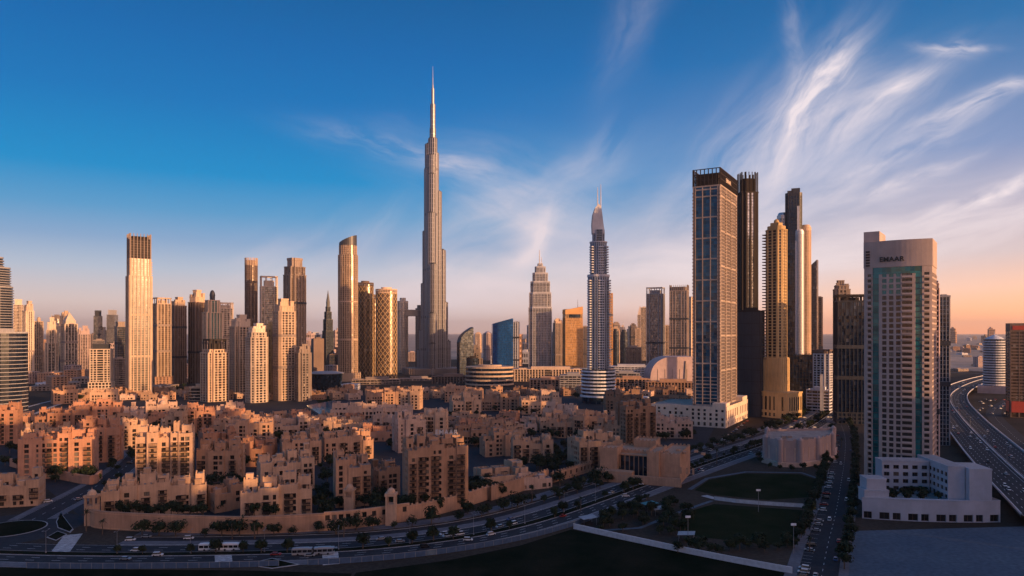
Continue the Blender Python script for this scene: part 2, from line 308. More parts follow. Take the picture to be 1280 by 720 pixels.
def bowfront(w, d, bow, n=9):
    pts = [(-w/2 + w * i / n, -d/2 + bow * ((2 * i / n - 1) ** 2)) for i in range(n + 1)]
    return pts + [(w/2, d/2), (-w/2, d/2)]
def grow(poly, o):
    n = len(poly); out = []
    for i in range(n):
        p0, p1, p2 = poly[i - 1], poly[i], poly[(i + 1) % n]
        def nrm(a, b):
            x, y = b[0] - a[0], b[1] - a[1]; L = math.hypot(x, y) or 1; return (y / L, -x / L)
        n1, n2 = nrm(p0, p1), nrm(p1, p2); k = 1 + n1[0] * n2[0] + n1[1] * n2[1]
        if k < .2: k = .2
        out.append((p1[0] + (n1[0] + n2[0]) * o / k, p1[1] + (n1[1] + n2[1]) * o / k))
    return out
def scaled(poly, kx, ky=None): 
    ky = kx if ky is None else ky; return [(x * kx, y * ky) for x, y in poly]
def moved(poly, dx_, dy_): return [(x + dx_, y + dy_) for x, y in poly]

# ------------------------------------------------------------------ facades: a glazed core behind real slabs and piers
def facade(mb, poly, z0, z1, fh=3.6, bh=.9, bo=.25, sp=3.6, pw=1.0, po=.4, mi=0, corner=None, skip=(), gap=False):
    n = len(poly)
    if bh:
        nf = max(1, round((z1 - z0) / fh)); st = (z1 - z0) / nf; ring = grow(poly, bo)
        for i in range(nf): mb.prism(ring, z0 + i * st - bh * .5 if i else z0, z0 + i * st + bh * .5, mi, True, True)
    if pw:
        for e in range(n):
            if e in skip: continue
            a, b = poly[e], poly[(e + 1) % n]; L = math.hypot(b[0] - a[0], b[1] - a[1])
            if L < pw * 1.2: continue
            ux, uy = (b[0] - a[0]) / L, (b[1] - a[1]) / L; k = max(1, round(L / sp))
            for i in range(k + 1):
                if gap and k >= 5 and i in ((k // 2,) if k % 2 == 0 else (k // 2, k // 2 + 1)): continue
                wv = pw * (corner if (corner and i in (0, k)) else 1); t = min(max(L * i / k, wv / 2), L - wv / 2)
                mb.bar((a[0] + ux * (t - wv/2), a[1] + uy * (t - wv/2)), (a[0] + ux * (t + wv/2), a[1] + uy * (t + wv/2)), po + .3, z0, z1, mi, po)
STY = {
 'grid':   dict(fh=3.7, bh=1.15, bo=.3, sp=5.2, pw=1.75, po=.5),
 'grid_fine': dict(fh=3.4, bh=1.1, bo=.2, sp=3.0, pw=1.1, po=.3),
 'vert':   dict(fh=3.7, bh=.55, bo=.12, sp=5.6, pw=1.75, po=.8),
 'vert_dark': dict(fh=3.7, bh=.5, bo=.1, sp=6.0, pw=1.5, po=.9),
 'fins':   dict(fh=3.8, bh=.5, bo=.12, sp=2.6, pw=.55, po=.6),
 'bands':  dict(fh=3.7, bh=1.5, bo=.9, sp=7.0, pw=.6, po=.2),
 'balcony': dict(fh=3.5, bh=1.15, bo=1.3, sp=6.2, pw=1.5, po=.5),
 'curtain': dict(fh=3.9, bh=.35, bo=.1, sp=3.2, pw=.25, po=.16),
 'plainwall': dict(fh=14, bh=.4, bo=.06, sp=10, pw=.3, po=.05),
}
def frame_for(x0, x1, Y, r=0.0, k=1.0):
    """width, depth, place and turn of a block seen between two bearings at depth Y; r turns it from facing the camera"""
    xm = (x0 + x1) / 2; a = math.atan2(gx(xm, Y), Y); S = (x1 - x0) / F * Y * math.cos(a)
    rr = rad(r); wd = S / (math.cos(rr) + k * abs(math.sin(rr))); dp = wd * k
    return wd, dp, (gx(xm, Y), Y), rr - a
def push(c, d):
    """the point d metres farther along the line of sight"""
    L = math.hypot(*c); return (c[0] * (1 + d / L), c[1] * (1 + d / L), 0)
def tower(label, x0, x1, yt, Y, r=0.0, k=.9, plan='rect', sty='grid', wall='cream', gl='glass_dark', secs=None, crown='flat', crown_h=6.0, name='tower', cat='tower',
          spire=0.0, podium=None, group=None, roofm=None, cmat=None, over=None, c=None):
    wd, dp, (cx, cy), rz = frame_for(x0, x1, Y, r, k)
    H = hz(yt, Y) - (crown_h if crown not in ('flat', 'none') else 1.5) - spire
    t = thing(name, label, cat, push((cx, cy), dp * .45), rz, group)
    mk = {'rect': lambda a, b: rect(a, b), 'chamf': lambda a, b: chamf(a, b, (c or .18) * min(a, b)), 'oval': lambda a, b: oval(a, b, 24), 'notch': lambda a, b: notch(a, b, (c or .2) * a, .12 * b), 'bow': lambda a, b: bowfront(a, b, .16 * b)}[plan]
    st = dict(STY[sty]); st.update(over or {})
    core, cl, rf, lv = MB(), MB(), MB(), MB(); z = 0.0; gt = random.Random(int(x0 * 31 + yt * 7))
    if sty in ('grid', 'vert', 'grid_fine', 'vert_dark') and gt.random() < .7: st['gap'] = True
    if sty in ('grid', 'vert', 'grid_fine'): f_ = gt.uniform(.85, 1.2); st['sp'] *= f_; st['pw'] *= f_ * gt.uniform(.8, 1.1)
    secs = secs or [(1.0, 1.0, 1.0)]
    for i, (top, kx, ky) in enumerate(secs):
        z1 = H * top; poly = mk(wd * kx, dp * ky)
        core.prism(poly, z, z1, 0, top=False); rf.prism(grow(poly, -.02), z1 - .3, z1 + .02, 0)
        facade(cl, poly, z, z1, **st)
        ring = grow(poly, st['po'] + .06)                                 # parapet of each setback
        for q in range(len(ring)):
            cl.bar(ring[q], ring[(q + 1) % len(ring)], .5, z1 - .25, z1 + 1.3 + .02 * q, 0, 0)
        if z1 - z > 110 and plan != 'oval' and sty not in ('plainwall', 'bands', 'balcony'):
            for q in range(gt.choice((1, 2, 2))): zz = z + (z1 - z) * (gt.uniform(.28, .45) + .3 * q); lv = MB(); lv.prism(grow(poly, st['po'] + .12), zz - 2, zz + 2, bottom=True); lv.build('louvre_band', 'taupe' if wall in ('cream', 'cream_pale') else 'dark_grey', t)
        z = z1
    core.build('glazing', gl, t); cl.build('cladding', wall, t); rf.build('roof', roofm or 'grey_stone', t)
    lw, ld = wd * secs[-1][1], dp * secs[-1][2]; cm = cmat or wall; cr = MB()
    if crown == 'flat':
        cr.box(-lw * .22, lw * .28, -ld * .2, ld * .25, z, z + 1.5 + min(4, lw * .12)); cr.box(-lw * .38, -lw * .26, -ld * .1, ld * .2, z, z + 2.2); cr.box(lw * .32, lw * .4, -ld * .3, -ld * .1, z, z + 1.8)
        cr.build('plant_room', cm, t)
    elif crown == 'box':
        p = mk(lw * .72, ld * .72); cr.prism(p, z, z + crown_h * .75); cr.prism(grow(p, .8), z + crown_h * .75, z + crown_h, bottom=True); facade(cr, p, z, z + crown_h * .75, 4, 0, .1, 4, .8, .4); cr.build('crown', cm, t)
    elif crown == 'dome':
        cr.lathe([(lw * .22, z), (lw * .22, z + crown_h * .45), (lw * .25, z + crown_h * .46), (lw * .24, z + crown_h * .5), (lw * .2, z + crown_h * .75), (lw * .12, z + crown_h * .93), (0, z + crown_h)], 20); cr.build('dome', cm, t, smooth=False)
    elif crown == 'pyramid':
        p = mk(lw * .8, ld * .8); cr.prism(p, z, z + crown_h * .25); cr.prism(grow(p, .3), z + crown_h * .25, z + crown_h, poly2=scaled(p, .02)); cr.build('crown', cm, t)
    elif crown == 'stepped':
        g = random.Random(int(x0 * 7 + yt)); p = mk(lw * .84, ld * .84); cr.prism(p, z, z + crown_h * .42); facade(cr, p, z, z + crown_h * .4, 4, 0, .1, 4.2, 1.0, .45)
        cr.prism(grow(p, .7), z + crown_h * .42 - .4, z + crown_h * .42 + .7, bottom=True); q = moved(rect(lw * .4, ld * .42), lw * g.uniform(-.12, .12), 0); cr.prism(q, z, z + crown_h * .98); facade(cr, q, z, z + crown_h * .9, 4, 0, .1, 3.5, .9, .4); cr.prism(grow(q, .6), z + crown_h * .9, z + crown_h, bottom=True)
        for sx_ in (-1, 1):
            q = moved(rect(lw * .2, ld * .22), sx_ * lw * .3, -ld * .26); h = crown_h * g.uniform(.55, .8); cr.prism(q, z, z + h); cr.prism(grow(q, .4), z + h - .8, z + h + .3, bottom=True)
            q = moved(rect(lw * .2, ld * .22), sx_ * lw * .3, ld * .26); h = crown_h * g.uniform(.55, .75); cr.prism(q, z, z + h)
        cr.build('crown', cm, t)
    elif crown == 'fins':
        p = mk(lw, ld)
        facade(cr, p, z, z + crown_h, 99, 0, 0, 4.2, .7, .7); cr.prism(mk(lw * .8, ld * .8), z, z + crown_h * .7); cr.build('crown', cm, t)
    elif crown == 'frame':
        p = mk(lw, ld); facade(cr, p, z, z + crown_h - 2.0, 99, 0, 0, lw / 3, 1.6, .5)
        ring = grow(p, .6)
        for q in range(len(ring)): cr.bar(ring[q], ring[(q + 1) % len(ring)], 2.0, z + crown_h - 2.2, z + crown_h + .03 * q, 0, 0)
        cr.prism(mk(lw * .6, ld * .6), z, z + crown_h * .6); cr.build('crown', cm, t)
    elif crown == 'slope':
        p = rect(lw, ld); n0 = len(cr.v); cr.prism(p, z, z + 1); 
        hs = [crown_h * .25, crown_h, crown_h, crown_h * .25]
        for i in range(4): x, y, _ = cr.v[n0 + 4 + i]; cr.v[n0 + 4 + i] = (x, y, z + hs[i])
        cr.build('crown', cm, t)
    zt = z + (crown_h if crown not in ('flat', 'none') else 1.5)
    if spire:
        sp = MB(); sp.tube((0, 0, z), (0, 0, zt + spire * .5), .9, .6); sp.tube((0, 0, zt + spire * .5), (0, 0, zt + spire), .45, .12); sp.build('spire', 'steel_pale', t)
    if podium:
        pk, ph = podium; pm, pg = MB(), MB(); p = mk(wd * pk, dp * pk); pg.prism(p, 0, ph, top=False); facade(pm, p, 0, ph, 4.5, 1.4, .3, 5, 1.4, .5); pm.prism(grow(p, .5), ph - .4, ph + 1, bottom=True); pod = pm.build('podium', wall, t); pg.build('podium_glazing', gl, pod)
    return t

# ------------------------------------------------------------------ masonry with real openings
PANES = {}
def pane_mesh(kind):
    if kind in PANES: return PANES[kind]
    mb = MB()
    def rectv(x0, x1, z0, z1, y, mi): mb.face([(x0, y, z0), (x1, y, z0), (x1, y, z1), (x0, y, z1)], mi)
    rectv(-.5, .5, -.5, .5, 0, 0)
    if kind == 'window':
        for x0, x1, z0, z1 in ((-.5, -.43, -.5, .5), (.43, .5, -.5, .5), (-.43, .43, .44, .5), (-.43, .43, -.5, -.44), (-.035, .035, -.44, .44)): mb.box(x0, x1, -.06, -.003, z0, z1, 1, True)
    PANES[kind] = mb.mesh(kind, ['pane', 'timber']); return PANES[kind]
def wallface(mb, p0, p1, z0, z1, cols, rows, rec, panes, drop=0.0, rng=R, mi=0):
    dx_, dy_ = p1[0] - p0[0], p1[1] - p0[1]; L = math.hypot(dx_, dy_); ux, uy = dx_ / L, dy_ / L; nx, ny = uy, -ux
    xb = [0.0]; [xb.extend(c) for c in cols]; xb.append(L); zb = [z0]; [zb.extend(c) for c in rows]; zb.append(z1)
    P = lambda s, z, d=0.0: (p0[0] + ux * s - nx * d, p0[1] + uy * s - ny * d, z)
    for i in range(len(xb) - 1):
        for j in range(len(zb) - 1):
            a, b, c_, d_ = xb[i], xb[i + 1], zb[j], zb[j + 1]
            if b - a < 1e-4 or d_ - c_ < 1e-4: continue
            if i % 2 and j % 2 and rng.random() >= drop:
                mb.face([P(a, c_), P(a, d_), P(a, d_, rec), P(a, c_, rec)], mi); mb.face([P(b, c_), P(b, c_, rec), P(b, d_, rec), P(b, d_)], mi)
                mb.face([P(a, c_), P(a, c_, rec), P(b, c_, rec), P(b, c_)], mi); mb.face([P(a, d_), P(b, d_), P(b, d_, rec), P(a, d_, rec)], mi)
                panes.append((P((a + b) / 2, (c_ + d_) / 2, rec - .004), b - a, d_ - c_, math.atan2(uy, ux)))
            else: mb.face([P(a, c_), P(b, c_), P(b, d_), P(a, d_)], mi)
def place_panes(panes, parent, cap=100, name='window'):
    me = pane_mesh('window')
    for (p, w_, h_, a) in panes[:cap]:
        o = bpy.data.objects.new(name, me); C.objects.link(o); o.parent = parent; o.location = p; o.rotation_euler = (0, 0, a); o.scale = (w_, .8, h_)
    if len(panes) > cap:
        mb = MB()
        for (p, w_, h_, a) in panes[cap:]:
            c_, s_ = math.cos(a), math.sin(a); mb.face([(p[0] - c_ * w_/2, p[1] - s_ * w_/2, p[2] - h_/2), (p[0] + c_ * w_/2, p[1] + s_ * w_/2, p[2] - h_/2), (p[0] + c_ * w_/2, p[1] + s_ * w_/2, p[2] + h_/2), (p[0] - c_ * w_/2, p[1] - s_ * w_/2, p[2] + h_/2)])
        o = mb.build(name, 'pane', parent); o['kind'] = 'stuff'
def spaced(L, sp, w_, rng, jit=.25, margin=1.0):
    n = max(0, int((L - 2 * margin + sp - w_) / sp)); 
    if n == 0: return [(L / 2 - w_ / 2, L / 2 + w_ / 2)] if L > w_ + 1 else []
    tot = (n - 1) * sp + w_; s0 = (L - tot) / 2; out = []
    for i in range(n):
        ww = w_ * rng.choice((.75, 1, 1, 1.25)); c_ = s0 + i * sp + w_ / 2 + rng.uniform(-jit, jit); out.append((c_ - ww / 2, c_ + ww / 2))
    return [o for q, o in enumerate(out) if o[0] > .3 and o[1] < L - .3 and (q == 0 or o[0] > out[q - 1][1] + .2)]
def pieces(name, boxes, mat, parent, cap=100):
    """boxes (x0, x1, y0, y1, z0, z1): the first ones, nearest the eye, are parts of their own, the rest one part"""
    mb = MB(); mb.box(-.5, .5, -.5, .5, -.5, .5); me = mb.mesh(name, mat)
    for (x0, x1, y0, y1, z0, z1) in boxes[:cap]:
        o = link_obj(name, me, parent, ((x0 + x1) / 2, (y0 + y1) / 2, (z0 + z1) / 2)); o.scale = (abs(x1 - x0), abs(y1 - y0), abs(z1 - z0))
    if len(boxes) > cap:
        r = MB()
        for b in boxes[cap:]: r.box(*b)
        r.build(name, mat, parent)['kind'] = 'stuff'
class BL(list):
    def box(s, *a): s.append(a)
SMALL = {}
def small_meshes():
    mb = MB(); mb.box(-.9, .9, -.5, .5, 0, 1.1); mb.lathe([(.42, 1.1), (.42, 1.25)], 10); SMALL['ac'] = mb.mesh('air_conditioner', 'metal_grey')
    mb = MB()                                                           # timber balcony screen, 3.2 m wide, with posts, rails, canopy
    mb.box(-1.6, 1.6, -1.1, 0, -.18, 0); mb.box(-1.6, 1.6, -1.1, -1.02, .002, .95)
    for x in (-1.55, -.5, .5, 1.55): mb.box(x - .06, x + .06, -1.19, -1.105, 0.003, 2.7)
    mb.box(-1.75, 1.75, -1.35, 0, 2.705, 2.85); mb.box(-1.6, -1.52, -1.015, 0, .003, .95); mb.box(1.52, 1.6, -1.015, 0, .003, .95)
    for i in range(13): mb.box(-1.5 + i * .25 - .03, -1.5 + i * .25 + .03, -1.01, -.98, .96, 2.0)
    SMALL['balcony'] = mb.mesh('balcony', 'timber')
    mb = MB()
    for x in (-1.5, 1.5):
        for y in (-1.2, 1.2): mb.box(x - .1, x + .1, y - .1, y + .1, 0, 2.5)
    for i in range(9): mb.box(-1.9 + i * .46, -1.76 + i * .46, -1.6, 1.6, 2.505, 2.65)
    SMALL['pergola'] = mb.mesh('pergola', 'timber')
small_meshes(); HOUSES = []
def child(name, key, parent, loc, rz=0.0, sc=None):
    o = bpy.data.objects.new(name, SMALL[key]); C.objects.link(o); o.parent = parent; o.location = loc; o.rotation_euler = (0, 0, rz)
    if sc: o.scale = sc
    return o
def townhouse(label, x0, x1, yt, yb, r=0.0, k=.7, wall='sand', seed=0, bays=None, dome=0, windtower=0, steps=1.0, sp=3.6, ww=1.6, wh=1.95, name='apartment_house', cat='house', group=None, depth=None, balc=.5, Yd=None, merl=True):
    g = random.Random(seed * 7 + 3); Y = Yd or gy(yb); wd, dp, (cx, cy), rz = frame_for(x0, x1, Y, r, k)
    dp = depth or max(dp, 17)
    H = hz(yt, Y + dp * .6) - 1.6; t = thing(name, label, cat, push((cx, cy), dp * .5), rz, group)
    far = Y > 760; fh = 3.45 if not far else 3.8
    nb = bays or max(2, min(6, round(wd / 9.5))); cuts = [0.0] + sorted((i + g.uniform(-.22, .22)) / nb for i in range(1, nb)) + [1.0]
    hi = g.randrange(nb); panes = []; wm_, rm, tops = MB(), MB(), []
    blocks = []
    rise = min(5.5, H * .24)                                            # the front stands lower than the roofs behind it
    y1c, y2c = -dp * g.uniform(.02, .12), dp * g.uniform(.16, .26)
    for b in range(nb):
        hb = (H if b == hi else H - fh * steps * g.choice((0, .5, .6, 1, 1.2)) - g.uniform(0, .7))
        xa, xb_ = -wd/2 + wd * cuts[b] - (.35 if b else 0), -wd/2 + wd * cuts[b + 1]
        ya = -dp/2 + g.choice((0, .8, 1.6, 2.4)) + b * .017
        hf = hb - rise * g.choice((1.0, .8, 1.1, .55)) ; blocks.append((xa, xb_, ya, y1c + b * .03 + 1.0, hf, True))
        blocks.append((xa + g.uniform(.3, 2), xb_ - g.uniform(.2, 1.6), y1c - .6 - b * .019, y2c + b * .023, hb - g.choice((0, 0, .45)) * rise + .11, False))
        blocks.append((xa + .2 + g.uniform(0, 1), xb_ - .15 - g.uniform(0, 1), y2c - .5 - b * .011, dp/2 - g.choice((0, 1.3, 2)) - b * .013, hb - rise * g.choice((.3, .7, 1.0)) + .07, False))
    for (xa, xb_, ya, yb_, hh, isf) in blocks:
        hh = max(hh, fh * 1.6); zt = hh + 1.0; w_ = xb_ - xa; d_ = yb_ - ya
        if w_ < 2 or d_ < 2: continue
        nf = max(1, int((hh - 1.2) / fh)); f0 = 1.1
        rows = [(f0 + i * fh, f0 + i * fh + wh * 1.12 * g.choice((1, 1, .85))) for i in range(nf) if f0 + i * fh + wh < hh - .2]
        sides = (((xa, ya), (xb_, ya), True), ((xb_, ya), (xb_, yb_), True), ((xb_, yb_), (xa, yb_), False), ((xa, yb_), (xa, ya), True))
        for si, (a, b_, seen) in enumerate(sides):
            L = math.hypot(b_[0] - a[0], b_[1] - a[1]); rws = rows if isf else rows[-2:]
            if si in (1, 3) and (far or not isf): rws = rws[-3:]
            if isf and si == 0 and L > 7 and g.random() < .75:              # a bay with wide, deep loggias between plain windows
                xm_ = L * g.uniform(.35, .65); lw_ = min(3.0, L * .3); left = [c_ for c_ in spaced(L, sp * .9, ww * 1.08, g) if c_[1] < xm_ - lw_ / 2 - .5 or c_[0] > xm_ + lw_ / 2 + .5]
                cols_ = sorted(left + [(xm_ - lw_ / 2, xm_ + lw_ / 2)]); np_ = len(panes); wallface(wm_, a, b_, 0, zt, cols_, [(r0 - .25, r1 + .2) for r0, r1 in rws], .9, panes, .03, g)
            elif isf and si == 1 and L > 6 and g.random() < .6:
                xm_ = L * g.uniform(.4, .6); wallface(wm_, a, b_, 0, zt, [(.8, 2.2), (xm_ - 1.2, xm_ + 1.2), (L - 2.2, L - .8)] if L > 7.5 else [(xm_ - 1.2, xm_ + 1.2)], rws, .8, panes, .05, g)
            elif seen and L > 3: wallface(wm_, a, b_, 0, zt, spaced(L, sp * .9 * g.uniform(.88, 1.12), ww * 1.08, g), rws, .45, panes, .07, g)
            else: wm_.face([(*a, 0), (*b_, 0), (*b_, zt), (*a, zt)])
        th = .4; o = [(xa, ya), (xb_, ya), (xb_, yb_), (xa, yb_)]; i_ = [(xa + th, ya + th), (xb_ - th, ya + th), (xb_ - th, yb_ - th), (xa + th, yb_ - th)]
        for q in range(4):
            p = (q + 1) % 4
            wm_.face([(*o[q], zt), (*o[p], zt), (*i_[p], zt), (*i_[q], zt)]); wm_.face([(*i_[p], hh), (*i_[q], hh), (*i_[q], zt), (*i_[p], zt)])
        rm.face([(*i_[0], hh), (*i_[1], hh), (*i_[2], hh), (*i_[3], hh)])
        if merl:                                                        # corner horns and merlons
            for q in range(4): x, y = i_[q]; wm_.box(x - .3, x + .3, y - .3, y + .3, zt - .03, zt + (1.1 if g.random() < .6 else .5))
            nm = int(w_ / 2.4)
            if g.random() < .55:
                for q in range(1, nm): x = xa + w_ * q / nm; wm_.box(x - .5, x + .5, ya + .02, ya + .37, zt - .03, zt + .75)
        tops.append((xa, xb_, ya, yb_, hh, isf))
    HOUSES.append((t.location.x, t.location.y, max(wd, dp) * .5)); wo_ = wm_.build('wall', wall, t); rm.build('roof', 'roof_sand', t)
    panes.sort(key=lambda p: p[0][1] * .6 - p[0][2]); place_panes(panes, t)
    for (xa, xb_, ya, yb_, hh, isf) in tops:
        w_, d_ = xb_ - xa, yb_ - ya
        if g.random() < (.85 if not far else .6) and w_ > 4.5 and d_ > 4:
            for q in range(g.choice((1, 2, 2, 3) if not far else (1, 1))): child('air_conditioner', 'ac', t, (g.uniform(xa + 1.5, xb_ - 1.5), g.uniform(ya + 1.2, yb_ - 1.2), hh + .01), g.choice((0, 1.57)))
        if g.random() < .45 and w_ > 6 and d_ > 5:                      # stair head
            q = MB(); sx0, sy0 = g.uniform(xa + 1, xb_ - 4.5), g.uniform(ya + 1, max(ya + 1.1, yb_ - 4.2)); q.box(sx0, sx0 + 3.6, sy0, sy0 + 3.2, hh - .05, hh + 2.9 + g.random()); q.box(sx0 - .15, sx0 + 3.75, sy0 - .15, sy0 + 3.35, hh + 2.7, hh + 2.98); q.build('stair_head', wall, t)
        elif g.random() < .35 and w_ > 6: child('pergola', 'pergola', t, (xa + w_ * g.uniform(.35, .65), ya + d_ * .5, hh + .01))
        if isf and Y < 900 and g.random() < min(1, balc * 1.3) and w_ > 5:
            xc = xa + w_ * g.uniform(.35, .65)
            for q in range(1, int((hh - 3) / fh)): child('balcony', 'balcony', t, (xc, ya - .01, 1.1 + q * fh - .35), 0, (min(1.3, w_ / 5), 1, .95))
    xs = [b for b in tops if b[5]] or tops
    for q in range(dome):
        xa, xb_, ya, yb_, hh, _ = xs[(hi + q) % len(xs)]; rr_ = min(3.2, (xb_ - xa) * .32); d = MB(); cc = ((xa + xb_) / 2, (ya + yb_) / 2)
        d.lathe([(rr_ * 1.05, hh), (rr_ * 1.05, hh + 2), (rr_ * .95, hh + 2.05)] + [(rr_ * .95 * math.cos(u), hh + 2.05 + rr_ * math.sin(u)) for u in [i * math.pi / 14 for i in range(1, 7)]] + [(.12, hh + 2.1 + rr_), (.08, hh + 3.4 + rr_)], 16, cc); d.build('dome', wall, t)
    for q in range(windtower):
        xa, xb_, ya, yb_, hh, _ = tops[g.randrange(len(tops))]; cc = (xa + (xb_ - xa) * g.uniform(.3, .7), ya + (yb_ - ya) * g.uniform(.4, .7)); s = 1.6; d = MB(); zt = hh + g.uniform(4.5, 7)
        d.box(cc[0] - s + .3, cc[0] + s - .3, cc[1] - s + .3, cc[1] + s - .3, hh - .05, zt - .2, 1)
        for i in range(4):
            for (ax, ay) in ((-s + i * (2 * s - .5) / 3, -s), (-s + i * (2 * s - .5) / 3, s - .5)): d.box(cc[0] + ax, cc[0] + ax + .5, cc[1] + ay, cc[1] + ay + .5, hh - .06, zt - .3)
        for i in (1, 2):
            for ax in (-s + .004, s - .504): yy = -s + i * (2 * s - .5) / 3; d.box(cc[0] + ax, cc[0] + ax + .5, cc[1] + yy, cc[1] + yy + .5, hh - .06, zt - .3)
        d.box(cc[0] - s - .2, cc[0] + s + .2, cc[1] - s - .2, cc[1] + s + .2, zt - .35, zt + .3); d.box(cc[0] - s - .05, cc[0] + s + .05, cc[1] - s - .05, cc[1] + s + .05, hh - .04, hh + 1.9); d.build('wind_tower', [wall, 'black'], t)
    return t
# ------------------------------------------------------------------ ground, roads, lawns, water
def smooth(pts, n=8):
    P_ = [Vector((*p, 0)) for p in pts]; P_ = [P_[0] * 2 - P_[1]] + P_ + [P_[-1] * 2 - P_[-2]]; out = []
    for i in range(1, len(P_) - 2):
        a, b, c_, d = P_[i - 1:i + 3]
        for q in range(n):
            t = q / n; p = .5 * ((2 * b) + (c_ - a) * t + (2 * a - 5 * b + 4 * c_ - d) * t * t + (3 * b - a - 3 * c_ + d) * t ** 3); out.append((p.x, p.y))
    out.append((P_[-2].x, P_[-2].y)); return out
def normals(c):
    out = []
    for i in range(len(c)):
        a, b = c[max(0, i - 1)], c[min(len(c) - 1, i + 1)]; L = math.hypot(b[0] - a[0], b[1] - a[1]) or 1; out.append((-(b[1] - a[1]) / L, (b[0] - a[0]) / L))
    return out
def offset(c, o): return [(p[0] + n[0] * o, p[1] + n[1] * o) for p, n in zip(c, normals(c))]
def ribbon(mb, c, o0, o1, z0, z1=None, mi=0):
    """strip between two offsets of a line; with z1 a raised slab with sides"""
    a, b = offset(c, o0), offset(c, o1); z = z0 if z1 is None else z1
    for i in range(len(c) - 1):
        mb.face([(*a[i], z), (*a[i + 1], z), (*b[i + 1], z), (*b[i], z)] if o0 < o1 else [(*b[i], z), (*b[i + 1], z), (*a[i + 1], z), (*a[i], z)], mi)
        if z1 is not None:
            mb.face([(*a[i], z0), (*a[i + 1], z0), (*a[i + 1], z1), (*a[i], z1)], mi); mb.face([(*b[i + 1], z0), (*b[i], z0), (*b[i], z1), (*b[i + 1], z1)], mi)
def patch(name, pts, z, mat, px=True):
    mb = MB(); mb.face([(*(gp(*p) if px else p), z) for p in pts]); 
    o = structure(name, mb, mat)
    if o.data.polygons[0].normal.z < 0: o.data.flip_normals()
    return o
def dashes(mb, c, o, z, ln=4, gap=8, wd=.22):
    cc = offset(c, o); acc = 0.0
    for i in range(len(cc) - 1):
        a, b = Vector(cc[i]), Vector(cc[i + 1]); L = (b - a).length; u = (b - a) / L; n = Vector((-u.y, u.x)) * wd / 2; s = 0.0
        while s < L:
            ph = (acc + s) % (ln + gap); run = min((ln - ph) if ph < ln else (ln + gap - ph), L - s) + 1e-4
            if ph < ln: p, q = a + u * s, a + u * min(L, s + run); mb.face([(*(p - n), z), (*(q - n), z), (*(q + n), z), (*(p + n), z)])
            s += run
        acc += L
g0 = MB(); g0.face([(-60000, -20000, 0), (60000, -20000, 0), (60000, 52000, 0), (-60000, 52000, 0)]); structure('ground', g0, 'desert')
patch('city_ground', [(-1500, 150), (1150, 150), (1150, 1500), (1350, 2700), (-2200, 2700), (-1600, 1200)], .02, 'soil', False)
patch('town_paving', [gp(60, 612), gp(112, 655), gp(300, 664), gp(450, 656), gp(620, 618), gp(760, 590), gp(880, 560), gp(900, 520), gp(700, 490), gp(250, 492), gp(-60, 520), gp(-60, 600)], .04, 'asphalt', False)
BLVD = smooth([gp(*p) for p in [(-70, 688), (60, 692), (160, 693), (270, 692), (360, 690), (450, 686), (540, 677), (620, 664), (690, 646), (760, 622), (830, 597), (900, 573), (960, 553), (1010, 533), (1042, 510), (1055, 490)]], 8)
B2 = [p for p in BLVD if p[0] / p[1] > (112 - 640) / F]
mb = MB(); ribbon(mb, BLVD, -13, -2.5, .06); ribbon(mb, BLVD, 2.5, 14, .06); ribbon(mb, B2, 20.5, 27, .055); structure('boulevard_road', mb, 'asphalt')
mb = MB(); ribbon(mb, BLVD, -2.5, 2.5, .0, .17); structure('median_strip', mb, 'lawn_black')
mb = MB(); ribbon(mb, B2, 14.2, 20.3, 0, .16); ribbon(mb, B2, 30, 39, 0, .18); ribbon(mb, BLVD, -19.5, -13.2, 0, .16); structure('boulevard_pavement', mb, 'paving')
mb = MB(); ribbon(mb, B2, 13.95, 14.2, 0, .19); ribbon(mb, BLVD, -13.2, -12.95, 0, .19); ribbon(mb, BLVD, 2.5, 2.75, 0, .21); ribbon(mb, BLVD, -2.75, -2.5, 0, .21); ribbon(mb, B2, 27, 27.3, 0, .2); structure('road_kerb', mb, 'kerb')
mb = MB()
for o in (6.2, 10.0, -6.0, -9.5): dashes(mb, BLVD, o, .068)
for o in (3.1, 13.5, -3.1, -12.6): dashes(mb, BLVD, o, .069, 60, .01, .16)
def zebra(c0, c1, wd, n):                                               # a paved crossing with bars
    a, b = Vector(c0), Vector(c1); u = (b - a); L = u.length; u /= L; q = Vector((-u.y, u.x)) * wd / 2
    for i in range(n):
        s0, s1 = L * (i + .15) / n, L * (i + .75) / n; mb.face([(*(a + u * s0 - q), .072), (*(a + u * s1 - q), .072), (*(a + u * s1 + q), .072), (*(a + u * s0 + q), .072)])
for px in (280, 414): zebra(gp(px, 706), gp(px - 2, 684), 7.0, 16)
zebra(gp(74, 692), gp(92, 668), 8, 18); zebra(gp(60, 637), gp(80, 643), 5, 10)
structure('road_markings', mb, 'paint')
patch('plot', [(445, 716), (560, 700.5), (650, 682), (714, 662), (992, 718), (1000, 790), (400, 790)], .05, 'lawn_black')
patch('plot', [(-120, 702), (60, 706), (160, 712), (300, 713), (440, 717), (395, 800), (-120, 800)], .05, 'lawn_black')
RX, RY = gp(12, 661)
mb = MB(); mb.lathe([(33, .075), (0.001, .076)], 48, (RX, RY)); structure('roundabout_road', mb, 'asphalt')
mb = MB(); mb.lathe([(16.5, 0), (16.5, .2), (15.9, .2), (15.9, .16)], 40, (RX, RY)); structure('roundabout_kerb', mb, 'kerb')
mb = MB(); mb.lathe([(16, .18), (8, .5), (0.001, .6)], 40, (RX, RY)); structure('roundabout_lawn', mb, 'lawn_black')
LST = smooth([gp(*p) for p in [(40, 650), (70, 634), (105, 616), (140, 596), (165, 576), (176, 558), (182, 540)]], 6)
mb = MB(); ribbon(mb, LST, -8, 8, .085); structure('side_street', mb, 'asphalt')
